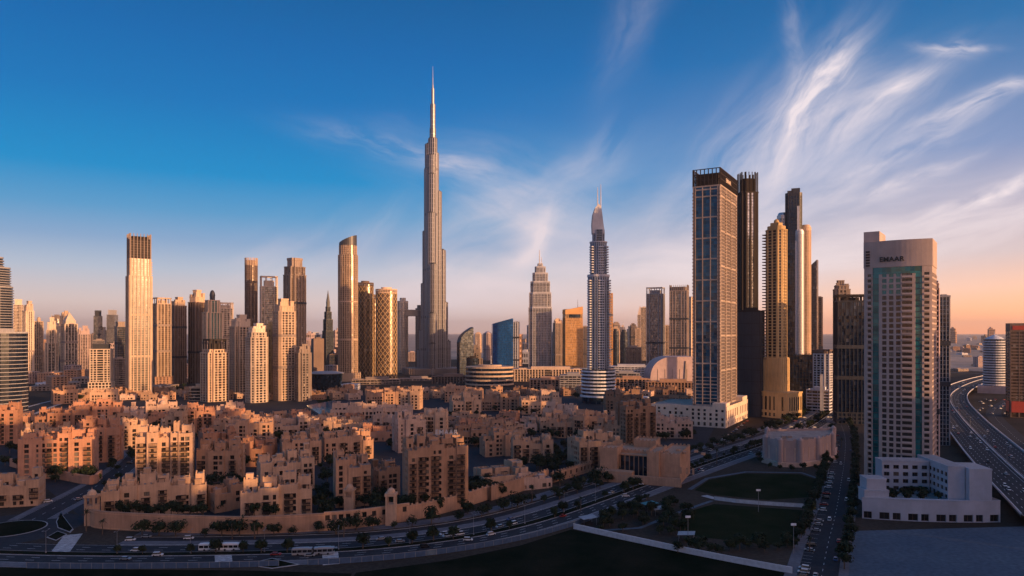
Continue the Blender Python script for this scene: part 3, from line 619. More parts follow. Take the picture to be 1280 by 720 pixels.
mb = MB(); dashes(mb, LST, 0, .094); dashes(mb, LST, 7.4, .094, 60, .01, .15); dashes(mb, LST, -7.4, .094, 60, .01, .15); structure('side_street_markings', mb, 'paint')
mb = MB(); ribbon(mb, LST, 8, 12, 0, .2); ribbon(mb, LST, -12, -8, 0, .2); structure('side_street_pavement', mb, 'paving')
def island(pts):
    mb = MB(); p = [gp(*q) for q in pts]; 
    if sum(p[i][0] * p[(i + 1) % len(p)][1] - p[(i + 1) % len(p)][0] * p[i][1] for i in range(len(p))) < 0: p.reverse()
    mb.prism(p, 0, .2); structure('traffic_island_kerb', mb, 'kerb'); c = (sum(q[0] for q in p) / len(p), sum(q[1] for q in p) / len(p))
    mb = MB(); mb.prism([(c[0] + (q[0] - c[0]) * .88, c[1] + (q[1] - c[1]) * .88) for q in p], .1, .25); structure('traffic_island', mb, 'lawn_black')
island([(70, 652), (76, 641), (92, 662), (88, 666), (72, 660)]); island([(58, 672), (72, 664), (84, 668), (70, 676)]); island([(305, 706), (340, 698), (375, 706), (340, 711)])
SST = smooth([gp(*p) for p in [(1020, 760), (1028, 715), (1035, 680), (1045, 640), (1052, 600), (1056, 570), (1056, 545), (1048, 522)]], 8)
mb = MB(); ribbon(mb, SST, -6, 9, .064); structure('parking_street', mb, 'asphalt')
mb = MB(); ribbon(mb, SST, -10, -6.2, 0, .17); ribbon(mb, SST, 9.2, 14, 0, .17); structure('parking_street_pavement', mb, 'paving')
mb = MB(); dashes(mb, SST, 0, .073, 3, 6)
for i in range(0, len(SST) - 8, 1):
    n = normals(SST)[i]; p = SST[i]; u = (n[1], -n[0]); a = Vector((p[0] + n[0] * 5, p[1] + n[1] * 5)); b = Vector((p[0] + n[0] * 9, p[1] + n[1] * 9)); q = Vector(u) * .08
    mb.face([(*(a - q), .074), (*(b - q), .074), (*(b + q), .074), (*(a + q), .074)])
structure('parking_markings', mb, 'paint')
patch('park_ground', [(714, 660), (760, 640), (830, 612), (870, 600), (930, 588), (1032, 596), (1020, 640), (1000, 716)], .045, 'soil')
patch('park_lawn', [(868, 613), (886, 600), (930, 592), (1000, 593), (1031, 603), (1024, 621), (960, 625), (895, 619)], .06, 'lawn')
patch('park_lawn', [(852, 642), (893, 630), (1006, 638), (1004, 660), (1000, 684), (930, 678), (848, 668)], .06, 'lawn')
mb = MB(); ribbon(mb, [gp(880, 619.5), gp(893, 623), gp(940, 628), (gp(1010, 633))], -2.5, 2.5, 0, .12); structure('park_path', mb, 'paving_light')
mb = MB(); ribbon(mb, [gp(862, 612), gp(884, 598), gp(932, 590), gp(1002, 591), gp(1034, 602)], -1.5, 1.5, 0, .12); ribbon(mb, [gp(740, 664), gp(800, 660), gp(850, 640), gp(890, 626)], -1.2, 1.2, 0, .11); structure('park_path', mb, 'slab_blue')
patch('forecourt', [(1062, 664), (1400, 655), (1420, 800), (1040, 800)], .1, 'slab_blue')
patch('opera_lawn', [(390, 493), (428, 487), (434, 499), (398, 504)], .07, 'lawn'); patch('fountain_pool', [(383, 507), (418, 500), (432, 511), (404, 521)], .075, 'pool')
# the flyover highway: deck, barriers, piers, lane lines
HW = smooth([gp(px, py, 6.5) for px, py in [(1290, 462), (1245, 470), (1215, 478), (1193, 489), (1188, 501), (1201, 521), (1229, 551), (1271, 591), (1340, 650)]], 8)
mb = MB(); ribbon(mb, HW, -21, 21, 5.2, 6.5); structure('highway_deck', mb, 'asphalt')
RAMP = smooth([gp(px, py, 4) for px, py in [(1176, 494), (1176, 507), (1186, 526), (1198, 541), (1214, 557), (1232, 577), (1246, 600)]], 8)
mb = MB(); ribbon(mb, RAMP, -5, 5, 3, 4); structure('ramp_deck', mb, 'asphalt')
SERV = smooth([gp(px, py) for px, py in [(1262, 500), (1242, 515), (1262, 540), (1300, 570), (1380, 630)]], 8)
mb = MB(); ribbon(mb, SERV, -8, 8, .06); structure('service_road', mb, 'asphalt')
mb = MB()
for o in (-17, -13.2, -9.4, -5.6, 5.6, 9.4, 13.2, 17): dashes(mb, HW, o, 6.508, 4, 8, .25)
for o in (-20, -2, 2, 20): dashes(mb, HW, o, 6.509, 60, .01, .2)
dashes(mb, RAMP, 0, 4.01); dashes(mb, SERV, 0, .07); structure('highway_markings', mb, 'paint')
def barrier(label, c, o, z, h=1.0, th=.5, base=None, mat='white_wall'):
    mb = MB(); ribbon(mb, c, o - th / 2, o + th / 2, z - .05 if base is None else base, z + h); return tag(mb.build('barrier', mat), label, 'barrier', 'highway barriers')
barrier('pale outer barrier of the curving highway, on the side of the tall lettered tower', HW, 20.9, 6.5, 1.1, .6); barrier('low median barrier running down the middle of the curving highway', HW, 0, 6.5, .9, .6); barrier('pale outer barrier of the highway on the side of the round banded tower', HW, -20.9, 6.5, 1.1, .6)
barrier('thin parapet of the narrow ramp, next to the highway deck', RAMP, -4.9, 4, 1.0, .4); barrier('winding pale parapet of the narrow ramp beside the white podium', RAMP, 4.9, 4, 1.2, .5)
for i in range(3, len(HW) - 1, 5):
    n = normals(HW)[i]; mb = MB()
    for o in (-12, 12): mb.lathe([(1.1, 0), (1.1, 4.4), (1.7, 5.15)], 10, (n[0] * o, n[1] * o))
    mb.bar((-n[0] * 15, -n[1] * 15), (n[0] * 15, n[1] * 15), 1.6, 4.3, 5.19, 0, .8); tag(mb.build('highway_pier', 'grey_stone', None, (HW[i][0], HW[i][1], 0)), 'concrete twin-column pier under the curving highway deck', 'pier', 'piers under the highway')
BAYRD = smooth([gp(px, py) for px, py in [(20, 520), (55, 507), (95, 497), (130, 489), (170, 484)]], 6)
mb = MB(); ribbon(mb, BAYRD, -13, 13, .07); structure('bay_road', mb, 'asphalt'); mb = MB(); ribbon(mb, BAYRD, 13, 17, 0, .2); ribbon(mb, BAYRD, -17, -13, 0, .2); structure('bay_road_pavement', mb, 'paving_light')
DIST = smooth([(1400, 1700), (900, 2300), (700, 3600), (900, 5200), (1800, 8000)], 8)
mb = MB(); ribbon(mb, DIST, -14, 14, .05); ribbon(mb, offset(DIST, 120), -8, 8, .05); structure('far_road', mb, 'paving')
# ------------------------------------------------------------------ the skyline: far towers first
tower('dark oval tower ringed by pale balconies, stepping up at the edge of the picture', -34, 17, 320, 975, plan='oval', sty='balcony', over=dict(pw=0, bh=.9, bo=1.4), wall='grey_stone', gl='glass_ink', secs=[(.80, 1, 1), (.93, .86, .86), (1, .5, .5)], name='balcony_tower')
tower('wide dark glass block with white floor bands below the balcony tower', -46, 37, 415, 865, plan='oval', sty='bands', wall='grey_stone', gl='glass_ink', over=dict(bh=.75, bo=.3, pw=0, fh=4.8), name='banded_block', cat='office block', k=.6)
T = tower
T('slender pale cream tower just past the dark balcony tower', 17, 29, 374, 1700, sty='grid_fine', wall='cream_pale', name='apartment_tower', crown='box', crown_h=14)
T('cream tower with stepped top, second from the dark balcony tower', 28, 43, 376, 1500, r=30, sty='vert', wall='cream_pale', crown='stepped', crown_h=22, name='apartment_tower', plan='notch')
T('narrow tan tower with a rounded cap between two taller cream towers', 43, 54, 396, 1750, sty='vert', wall='cream', crown='dome', crown_h=12, name='apartment_tower')
T('cream tower with stepped crown and thin spire', 56, 73, 390, 1650, plan='notch', sty='vert', wall='cream_pale', crown='stepped', crown_h=30, spire=12, secs=[(.72, 1, 1), (1, .74, .8)], name='apartment_tower')
T('pale twin-shaft tower capped by a white pyramid', 76, 97, 390, 1650, r=22, k=.8, sty='vert', wall='cream_pale', crown='pyramid', crown_h=28, name='pyramid_tower')
T('rough pinkish tower with unfinished stepped top beside the pyramid tower', 97, 113, 407, 1750, plan='notch', sty='grid', wall='rose_stone', crown='stepped', crown_h=22, name='apartment_tower')
T('thin dark glass tower far off, alone against the pink sky', 117, 128, 388, 2400, sty='curtain', wall='dark_grey', gl='glass_grey', crown='box', crown_h=20, name='glass_tower', group=None)
T('short dark tower under the thin dark glass one', 116, 131, 425, 2150, sty='curtain', wall='taupe', gl='glass_grey', name='office_tower')
T('squat white gridded hotel with a dark flat cap', 112, 142, 430, 1130, r=-12, k=.6, sty='grid', wall='cream_pale', gl='glass_dark', crown='box', crown_h=9, cmat='dark_grey', name='hotel', cat='hotel', podium=(1.12, 22))
T('dark slab tower behind the tall ribbed tower', 143, 158, 402, 1350, r=20, sty='curtain', wall='taupe', gl='glass_navy', crown='box', crown_h=10, name='office_tower')
T('grey slab standing low beside the white hotel', 139, 158, 448, 1250, r=18, sty='grid_fine', wall='taupe', name='office_block')
# the tall ribbed tower: stacked ribs, dark finned top
def ribbed():
    Y = 1111; wd, dp, (cx, cy), rz = frame_for(157.5, 190, Y, 11, .85); t = thing('ribbed_tower', 'tall cream ribbed tower with a dark finned crown', 'tower', push((cx, cy), dp * .45), rz)
    z1, z2, z3 = hz(345, Y), hz(323, Y), hz(292, Y); lo, up = rect(wd, dp), rect(wd * .92, dp * .9); core, cl, bl, rf, cr = MB(), MB(), BL(), MB(), MB()
    core.prism(lo, 0, z1, top=False); core.prism(up, z1, z2 - .2); cr.prism(up, z2 - .2, z3 - 8)
    facade(cl, lo, 0, z1, 3.6, .6, .15, 4.9, 1.6, 1.0, corner=1.6); facade(cl, up, z1, z2, 3.6, .6, .15, 4.5, 1.4, .9, corner=1.6)
    cf = MB(); facade(cf, up, z2, z3 - 8, 3.6, .3, .1, 4.5, .9, .8); facade(cf, up, z3 - 8, z3, 99, 0, 0, 4.5, .9, .8); cf.build('fin', 'taupe', t); cr.prism(scaled(up, .8), z3 - 8.1, z3 - 4)
    for zc in (z1 * .34, z1 * .68): cl.prism(grow(lo, .5), zc - 1, zc + 1, bottom=True)
    for i in range(int(z1 * .45 / 3.6), int(z2 / 3.6)): bl.box(wd * .5 + .2, wd * .5 + 1.9, -dp * .33, dp * .33, i * 3.6, i * 3.6 + 1.2)
    rf.prism(grow(lo, .9), z1 - .5, z1 + .5, bottom=True); core.build('glazing', 'window_brown', t); cl.build('cladding', 'cream', t); pieces('balcony', bl, 'cream', t); rf.build('cornice', 'cream', t); cr.build('crown', 'charcoal', t)
ribbed()
T('bronze glass slab held in a cream portal frame beside the ribbed tower', 190, 214, 372, 1330, r=26, k=.8, sty='vert_dark', wall='cream', gl='glass_bronze', crown='frame', crown_h=12, name='portal_tower')
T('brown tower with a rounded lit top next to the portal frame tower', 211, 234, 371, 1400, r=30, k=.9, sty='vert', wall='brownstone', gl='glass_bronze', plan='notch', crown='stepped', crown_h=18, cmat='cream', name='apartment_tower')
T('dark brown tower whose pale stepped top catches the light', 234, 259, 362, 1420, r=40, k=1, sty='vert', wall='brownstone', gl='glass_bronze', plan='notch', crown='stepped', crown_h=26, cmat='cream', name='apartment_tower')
T('broad pale green-glazed tower with a small dark dome', 252, 279, 362, 1300, r=22, plan='notch', sty='vert', wall='cream', gl='glass_teal', crown='dome', crown_h=20, cmat='steel_dark', secs=[(.86, 1, 1), (1, .72, .7)], name='domed_tower')
T('cream block with a gabled crown behind the green-glazed domed tower', 268, 292, 378, 1360, r=10, plan='notch', sty='grid', wall='cream_pale', crown='frame', crown_h=12, name='apartment_tower')
T('round-fronted podium garage with pale floor bands under the tower cluster', 236, 266, 484, 1065, plan='oval', sty='bands', wall='cream', gl='glass_dark', name='podium_block', cat='podium', over=dict(pw=0, fh=4.2, bo=.5))
T('cream gridded tower with a dark hooded crown, front of the cluster', 249, 288, 424, 1045, r=30, k=.85, plan='notch', sty='grid', wall='cream', crown='frame', crown_h=16, cmat='charcoal', name='apartment_tower', secs=[(.94, 1, 1), (1, .8, .8)])
T('cream tower with a pale tiered top just behind the hooded one', 286, 316, 393, 1120, r=24, k=.9, plan='notch', sty='grid', wall='cream', crown='stepped', crown_h=20, cmat='cream_pale', name='apartment_tower')
T('rounded cream tower with punched windows and a stepped top', 305, 337, 404, 1030, r=28, k=.9, plan='chamf', sty='grid', wall='cream_pale', crown='stepped', crown_h=14, name='apartment_tower', secs=[(.93, 1, 1), (1, .86, .86)])
T('narrow golden tower squeezed between two cream ones', 332, 350, 402, 1080, r=-18, plan='notch', sty='vert', wall='gold_stone', gl='glass_gold', crown='stepped', crown_h=12, name='apartment_tower')
T('tallest punched-window cream tower of the cluster, with ornate stepped top', 340, 371, 373, 1060, r=26, k=.9, plan='chamf', sty='grid', wall='cream', crown='stepped', crown_h=20, name='apartment_tower', c=.12)
T('short grey tower at the lake end of the cluster', 368, 390, 430, 1050, r=22, plan='notch', sty='grid', wall='taupe', crown='stepped', crown_h=14, name='apartment_tower', group=None)
T('slim dark cylinder tower with a lit top band', 306, 322, 322, 1500, plan='oval', sty='fins', wall='brownstone', gl='glass_bronze', crown='fins', crown_h=16, cmat='cream', name='cylinder_tower')
T('pale framed glass tower with an open crown between two dark ones', 325, 347, 345, 1450, r=6, k=.7, sty='vert_dark', wall='cream_pale', gl='glass_grey', crown='frame', crown_h=22, name='framed_tower')
T('massive brown ribbed tower with a cropped crown', 353, 384, 322, 1380, r=34, k=.9, plan='notch', sty='vert_dark', wall='taupe', gl='glass_bronze', crown='box', crown_h=18, name='ribbed_block_tower', secs=[(.93, 1, 1), (1, .92, .92)])
T('dark tapered tower ending in a needle point', 403, 417, 362, 1900, r=30, plan='rect', sty='fins', wall='steel_dark', gl='glass_navy', secs=[(.62, 1, 1), (.8, .84, .84), (.92, .64, .64), (1, .42, .42)], crown='pyramid', crown_h=46, name='needle_tower')
T('plain dark brown block between the cluster and the needle tower', 389, 405, 423, 1700, r=15, sty='plainwall', wall='brownstone', gl='brownstone', name='office_block', cat='office block')
T('low dark office block in front of the needle tower', 410, 425, 443, 1750, r=10, sty='curtain', wall='brownstone', gl='glass_navy', name='office_block', cat='office block')
# the tower with a sail-cut top
def sail():
    Y = 1480; wd, dp, (cx, cy), rz = frame_for(422.5, 447.5, Y, 0, .9); t = thing('sail_tower', 'tall curved bronze glass tower with a dark slanting sail top', 'tower', push((cx, cy), dp * .5), rz)
    p = oval(wd, dp, 28); p2 = scaled(p, .9, .9); z0, z1, z2 = hz(318, Y), hz(306, Y), hz(292, Y); g, c, cr = MB(), MB(), MB()
    g.prism(p, 0, z0); g.prism(p2, z0, z1); facade(c, p, 0, z0, 4, .4, .1, 3, .6, .5); facade(c, p2, z0, z1, 4, .4, .1, 3, .6, .5)
    for zc in (z0 * .33, z0 * .63): c.prism(grow(p, .25), zc - 1.6, zc + 1.6, bottom=True)
    n0 = len(cr.v); cr.prism(grow(p2, .15), z1, z1 + 2); n = len(p2)
    for i in range(n):
        x, y, _ = cr.v[n0 + n + i]; cr.v[n0 + n + i] = (x, y, z1 + 3 + (z2 - z1 - 3) * (x / wd + .5) ** .7)
    pd = MB(); pp = rect(wd * 1.25, dp * 1.2); pd.prism(scaled(pp, .94), 0, 17); facade(pd, pp, 0, 18, 6, 1.2, .3, 5, 1.6, .6)
    g.build('glazing', 'glass_bronze', t); c.build('cladding', 'cream', t); cr.build('crown', 'steel_dark', t); pd.build('podium', 'cream', t)
sail()
# two gold lattice towers
def lattice(label, x0, x1, yt, Y, k=.8, capm='cream', slope=0):
    wd, dp, (cx, cy), rz = frame_for(x0, x1, Y, 0, k); t = thing('lattice_tower', label, 'tower', push((cx, cy), dp * .5), rz); H = hz(yt, Y); n = 28; p = oval(wd, dp, n); q = grow(p, .25)
    g, l, c = MB(), MB(), MB(); g.prism(p, 0, H - 4); rows = int(H / 6.4); st = (H - 8) / rows
    for r_ in range(rows):
        for i in range(n):
            for d in (1, -1):
                a, b = q[i], q[(i + d) % n]
                if (i + r_) % 2: continue
                L = Vector((b[0] - a[0], b[1] - a[1], st)).normalized(); w_ = .55
                l.face([(a[0], a[1], r_ * st - w_), (b[0], b[1], (r_ + 1) * st - w_), (b[0], b[1], (r_ + 1) * st + w_), (a[0], a[1], r_ * st + w_)] if d > 0 else [(b[0], b[1], (r_ + 1) * st - w_), (a[0], a[1], r_ * st - w_), (a[0], a[1], r_ * st + w_), (b[0], b[1], (r_ + 1) * st + w_)])
    facade(c, grow(p, .1), H - 8, H, 99, 0, 0, 3, .6, .5); c.prism(grow(p, .4), H - 9, H - 7.6, bottom=True); c.prism(grow(p, .6), H - 2, H + .2, bottom=True); c.prism(scaled(p, .5), H, H + 4)
    g.build('glazing', 'glass_bronze', t); lm = l.build('lattice', 'gold_stone', t); md = lm.modifiers.new('depth', 'SOLIDIFY'); md.thickness = .5; md.offset = 0; c.build('crown', capm, t); return t
lattice('dark bronze lattice tower behind the sail tower', 446, 467, 353, 1560, capm='brownstone'); lattice('thin lattice tower seen in the gap between the two wide lattice ones', 463, 472, 370, 1680, capm='brownstone'); lattice('golden oval lattice tower with a pale cap ring', 469.5, 496.5, 361, 1500)
# twin towers joined by a sky bridge
def skyview():
    Y = 1800; t = thing('bridge_towers', 'pair of curved cream towers joined by a long sky bridge, beside the tallest spire', 'tower', push((gx(512, Y), Y), 20), -math.atan2(gx(512, Y), Y)); m = Y / F
    def leg(xc, wpx, yt, mat):
        p = moved(oval(wpx * m, 34, 22), (xc - 512) * m, 0); H = hz(yt, Y); g, c = MB(), MB(); g.prism(p, 0, H); facade(c, p, 0, H, 4, .8, .2, 3.4, .8, .6); s = g.build('tower_shaft', 'glass_silver', t); c.build('cladding', mat, s)
        r = MB(); r.prism(grow(p, .8), H - 1, H + 4, bottom=True); r.prism(moved(oval(wpx * m * .6, 20, 18), (xc - 512) * m, 0), H + 4, H + 12); r.build('crown', mat, s)
    leg(503.5, 13, 378, 'cream_pale'); leg(524, 9, 387, 'taupe')
    b = MB(); b.box((499 - 512) * m, (530 - 512) * m, -15, 15, hz(395, Y), hz(388.5, Y)); b.prism([((497 - 512) * m, -17), ((531 - 512) * m, -17), ((534 - 512) * m, 0), ((531 - 512) * m, 17), ((497 - 512) * m, 17)], hz(388.3, Y), hz(387, Y), bottom=True); facade(b, [((499 - 512) * m, -15), ((530 - 512) * m, -15), ((530 - 512) * m, 15), ((499 - 512) * m, 15)], hz(395, Y) - .3, hz(388.6, Y), 99, 0, 0, 4, .5, .4); b.build('sky_bridge', 'cream_pale', t)
skyview()
T('small distant pinkish block seen under the sky bridge', 510, 520, 440, 2500, sty='grid', wall='rose_stone', name='office_block', cat='office block')
# the tallest tower: three stepped wings round a core, drawn up to a needle
def supertall():
    Y = 1731; m = Y / F; t = thing('stepped_supertall_tower', 'tallest silvery tower, stepping up in round setbacks to a needle spire', 'skyscraper', push((gx(541, Y), Y), 40), -math.atan2(gx(541, Y), Y)); Z = lambda py: hz(py, Y)
    bands = [Z(y) for y in (396, 336, 265, 207, 437)]
    def lobes(part, items, parent):
        g, c, d, rf = MB(), MB(), MB(), MB()
        for (x, y, r, top) in items:
            p = [(x + r * math.cos(2 * math.pi * (i + .5) / 13), y + r * math.sin(2 * math.pi * (i + .5) / 13)) for i in range(13)]
            g.prism(p, 0, top, top=False); facade(c, p, 0, top, 12, .6, .3, 9, .75, 1.2); rf.prism(grow(p, .3), top - .4, top + 1.2, bottom=True); rf.prism([(x + r * .6 * math.cos(i), y + r * .6 * math.sin(i)) for i in (0, 1, 2, 3, 4, 5, 6)], top, top + 4)
            for z in bands:
                if z < top - 6: d.prism(grow(p, .8), z - 3.2, z + 3.2, bottom=True)
        s = g.build(part, 'glass_burj', parent); c.build('cladding', 'steel_brown', s); d.build('louvre_grille', 'steel_dark', s); rf.build('setback_roof', 'steel_dark', s)
    lobes('core', [(0, 0, 10.5, Z(168)), (-3, -5, 9, Z(190))], t)
    lobes('wing', [(-9, 4, 9.5, Z(175)), (-11, 5, 9.5, Z(206)), (-15.5, 8, 9, Z(286)), (-20, 11, 8.5, Z(353)), (-25, 14, 7.5, Z(413)), (-31, 18, 7, Z(438))], t)
    lobes('wing', [(6, 4, 8, Z(186)), (13, 8, 8.5, Z(235)), (22.5, 12, 9, Z(310)), (28, 16, 8.8, Z(377)), (36, 20, 8, Z(427))], t)
    lobes('wing', [(-2, -11, 9.5, Z(215)), (-4, -20, 9.5, Z(265)), (1, -29, 9.5, Z(330)), (-1, -38, 9, Z(392)), (-1, -47, 8.5, Z(430))], t)
    g, c = MB(), MB()
    for r, a, b in ((7.6, 170, 155), (6.2, 157, 124), (3.4, 126, 104)):
        p = oval(2 * r, 2 * r, 16); g.prism(p, Z(a), Z(b)); facade(c, p, Z(a), Z(b), 14, .8, .25, 2.6, .5, .5)
    s = g.build('upper_shaft', 'glass_burj', t); c.build('cladding', 'steel', s)
    sp = MB(); sp.lathe([(2.2, Z(106)), (1.9, Z(99)), (1.2, Z(98)), (1.1, Z(90)), (.7, Z(89)), (.5, Z(80)), (.3, Z(75))], 12); sp.build('spire', 'steel', t)
    po = MB(); po.prism(oval(150, 110, 30), 0, 14); facade(po, oval(152, 112, 30), 0, 15, 5, 1.2, .4, 6, 1.2, .5); po.build('podium', 'taupe', t)
supertall()
def wedge(label, name, x0, x1, yl, yr, Y, gl, r=0, k=.6, pw=.3, side='steel_dark', curve=0.0):
    wd, dp, (cx, cy), rz = frame_for(x0, x1, Y, r, k); t = thing(name, label, 'tower', push((cx, cy), dp * .5), rz); g, c = MB(), MB(); n = 10; zs = [hz(yl + (yr - yl) * (i / n) ** (1 - curve), Y) for i in range(n + 1)]
    for i in range(n):
        xa, xb = -wd/2 + wd * i / n, -wd/2 + wd * (i + 1) / n; g.face([(xa, -dp/2, 0), (xb, -dp/2, 0), (xb, -dp/2, zs[i + 1]), (xa, -dp/2, zs[i])]); g.face([(xb, dp/2, 0), (xa, dp/2, 0), (xa, dp/2, zs[i]), (xb, dp/2, zs[i + 1])])
        c.face([(xa, -dp/2 - .2, zs[i] + .4), (xb, -dp/2 - .2, zs[i + 1] + .4), (xb, dp/2 + .2, zs[i + 1] + .4), (xa, dp/2 + .2, zs[i] + .4)])
        f = 0
        while f * 4.0 < zs[i]: c.box(xa, xb, -dp/2 - .12, -dp/2 + .05, f * 4.0 + .01 * (i % 2), f * 4.0 + .3 + .01 * (i % 2)); f += 1
        c.box(xa - .15, xa + .15, -dp/2 - .25, -dp/2 + .1, 0, zs[i])
    g.face([(-wd/2, dp/2, 0), (-wd/2, -dp/2, 0), (-wd/2, -dp/2, zs[0]), (-wd/2, dp/2, zs[0])]); g.face([(wd/2, -dp/2, 0), (wd/2, dp/2, 0), (wd/2, dp/2, zs[n]), (wd/2, -dp/2, zs[n])])
    g.build('glazing', gl, t); c.build('mullions', side, t); return t
wedge('small dark glass tower with a curving sloped roof, beside the tallest tower', 'wedge_tower', 571, 592, 428, 409, 1650, 'glass_navy', r=25, k=.5, curve=.5)
T('ornate stepped grey tower with a pointed cap behind the dark glass wedge', 588, 603, 424, 1850, plan='notch', sty='vert', wall='taupe', crown='stepped', crown_h=22, spire=14, secs=[(.7, 1, 1), (1, .76, .76)], name='ornate_tower')
T('dark low office tower in front of the dark glass wedge and ornate tower', 583, 598, 447, 1560, plan='oval', sty='curtain', wall='charcoal', gl='glass_navy', name='office_tower')
wedge('mirror blue glass block with a slanting roofline', 'blue_glass_tower', 614.5, 641.5, 405, 398, 1640, 'glass_blue', r=8, k=.45, side='steel_dark')
T('narrow pale slab attached behind the mirror blue block', 641, 649, 402, 1660, r=-10, k=1.4, sty='vert', wall='white_wall', gl='glass_grey', name='office_tower')
# tiered silver tower with twin masts
def tiered():
    Y = 1640; wd, dp, (cx, cy), rz = frame_for(661, 689.5, Y, 0, .85); t = thing('tiered_tower', 'grey-white tower tapering in tiers to a thin mast', 'tower', push((cx, cy), dp * .5), rz); g, c, b = MB(), MB(), MB()
    z = 0; tiers = [(384, 1, 1), (366, .95, .95), (352, .84, .86), (341, .66, .7), (333, .46, .5), (329, .22, .3)]
    for i, (py, kx, ky) in enumerate(tiers):
        z1 = hz(py, Y); p = notch(wd * kx, dp * ky, wd * kx * .16, dp * .1); g.prism(p, z, z1); facade(c, p, z, z1, 3.9, .5, .15, 3.4, .9, .8); c.prism(grow(p, .3), z1 - 2, z1 + 1.5, bottom=True)
        if i in (0, 2): b.prism(grow(p, .5), z1 - 9, z1 - 5, bottom=True)
        z = z1
    s = MB(); s.tube((-1.5, 0, z), (-1.5, 0, hz(311, Y)), 1.5, .7); s.tube((3, 1, z), (3, 1, hz(320, Y)), 1.1, .5)
    g.build('glazing', 'glass_grey', t); c.build('cladding', 'white_wall', t); b.build('louvre_grille', 'steel_dark', t); s.build('mast', 'steel_pale', t)
tiered()
T('pale mid-rise tower with a curved top behind the orange one', 691, 704, 398, 2000, r=10, plan='chamf', sty='vert', wall='cream', gl='glass_grey', crown='stepped', crown_h=14, name='apartment_tower')
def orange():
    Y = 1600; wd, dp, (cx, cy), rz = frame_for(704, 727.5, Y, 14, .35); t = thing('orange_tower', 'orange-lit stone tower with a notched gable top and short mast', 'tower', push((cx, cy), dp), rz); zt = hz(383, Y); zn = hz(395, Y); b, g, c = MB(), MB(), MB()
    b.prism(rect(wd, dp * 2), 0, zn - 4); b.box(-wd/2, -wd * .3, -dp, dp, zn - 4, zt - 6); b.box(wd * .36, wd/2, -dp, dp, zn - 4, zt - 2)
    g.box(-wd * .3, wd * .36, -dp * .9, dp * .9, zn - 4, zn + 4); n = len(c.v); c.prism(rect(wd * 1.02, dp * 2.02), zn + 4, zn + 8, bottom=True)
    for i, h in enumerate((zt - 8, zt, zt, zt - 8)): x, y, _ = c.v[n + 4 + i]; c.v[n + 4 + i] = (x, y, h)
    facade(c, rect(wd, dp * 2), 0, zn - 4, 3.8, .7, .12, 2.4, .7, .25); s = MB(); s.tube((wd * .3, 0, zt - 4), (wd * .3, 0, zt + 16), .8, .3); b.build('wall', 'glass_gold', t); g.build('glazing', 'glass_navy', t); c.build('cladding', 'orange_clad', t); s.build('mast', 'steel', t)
orange()
T('thin grey tower showing past the orange-lit tower', 727, 735, 408, 2050, sty='vert', wall='taupe', gl='glass_grey', name='office_tower')
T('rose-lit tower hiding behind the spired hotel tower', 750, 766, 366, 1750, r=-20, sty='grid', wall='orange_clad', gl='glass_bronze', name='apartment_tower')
for lb, a, b, yt, Yd, gl_ in (('dark rounded bullet-shaped tower next to the spired hotel tower', 765, 774, 411, 2300, 'glass_navy'), ('dark rounded bullet-shaped tower with a lit office block at its foot', 775, 785, 412, 2250, 'glass_navy')):
    T(lb, a, b, yt, Yd, plan='oval', sty='curtain', wall='steel_dark', gl=gl_, secs=[(.7, 1, 1), (.85, .94, .94), (.94, .8, .8), (1, .55, .55)], name='bullet_tower', crown='none')
T('far slim tower with a pointed spire above the bullet towers', 776, 782, 399, 2900, sty='vert', wall='cream', crown='stepped', crown_h=30, spire=24, name='spired_tower')
T('far brown stepped tower in front of the palest skyline', 787, 796, 404, 2500, plan='notch', sty='grid', wall='taupe', crown='stepped', crown_h=14, name='apartment_tower')
T('far tan tower, twin to the brown stepped one', 794, 801, 411, 2450, sty='grid', wall='cream', name='apartment_tower')
T('distant slender tower with a sharp tip', 797, 803, 382, 3100, sty='vert', wall='cream_pale', crown='pyramid', crown_h=40, name='spired_tower')
T('distant pale tower touching the big grey slab tower', 801, 809, 384, 2600, sty='vert', wall='cream_pale', name='apartment_tower')
T('low wide stone office block below the distant towers', 782, 802, 434, 1900, sty='grid_fine', wall='taupe', name='office_block', cat='office block')
T('tall grey slab tower with a notched crown, next to its cream-edged neighbour', 808, 831, 359, 1650, r=-16, k=.7, sty='vert', wall='grey_stone', gl='glass_grey', crown='frame', crown_h=16, name='slab_tower')
T('short tan tower between the two grey slab towers', 829, 838, 407, 2000, sty='grid', wall='cream', name='apartment_tower')
T('tall grey slab tower with a flat ribbed crown', 837, 861, 356, 1600, r=-8, k=.7, sty='vert', wall='taupe', gl='glass_grey', crown='fins', crown_h=14, name='slab_tower')
T('brightly lit cream tower edge next to the framed dark tower', 855, 872, 372, 1800, r=-45, sty='grid', wall='cream_pale', gl='glass_gold', name='apartment_tower')
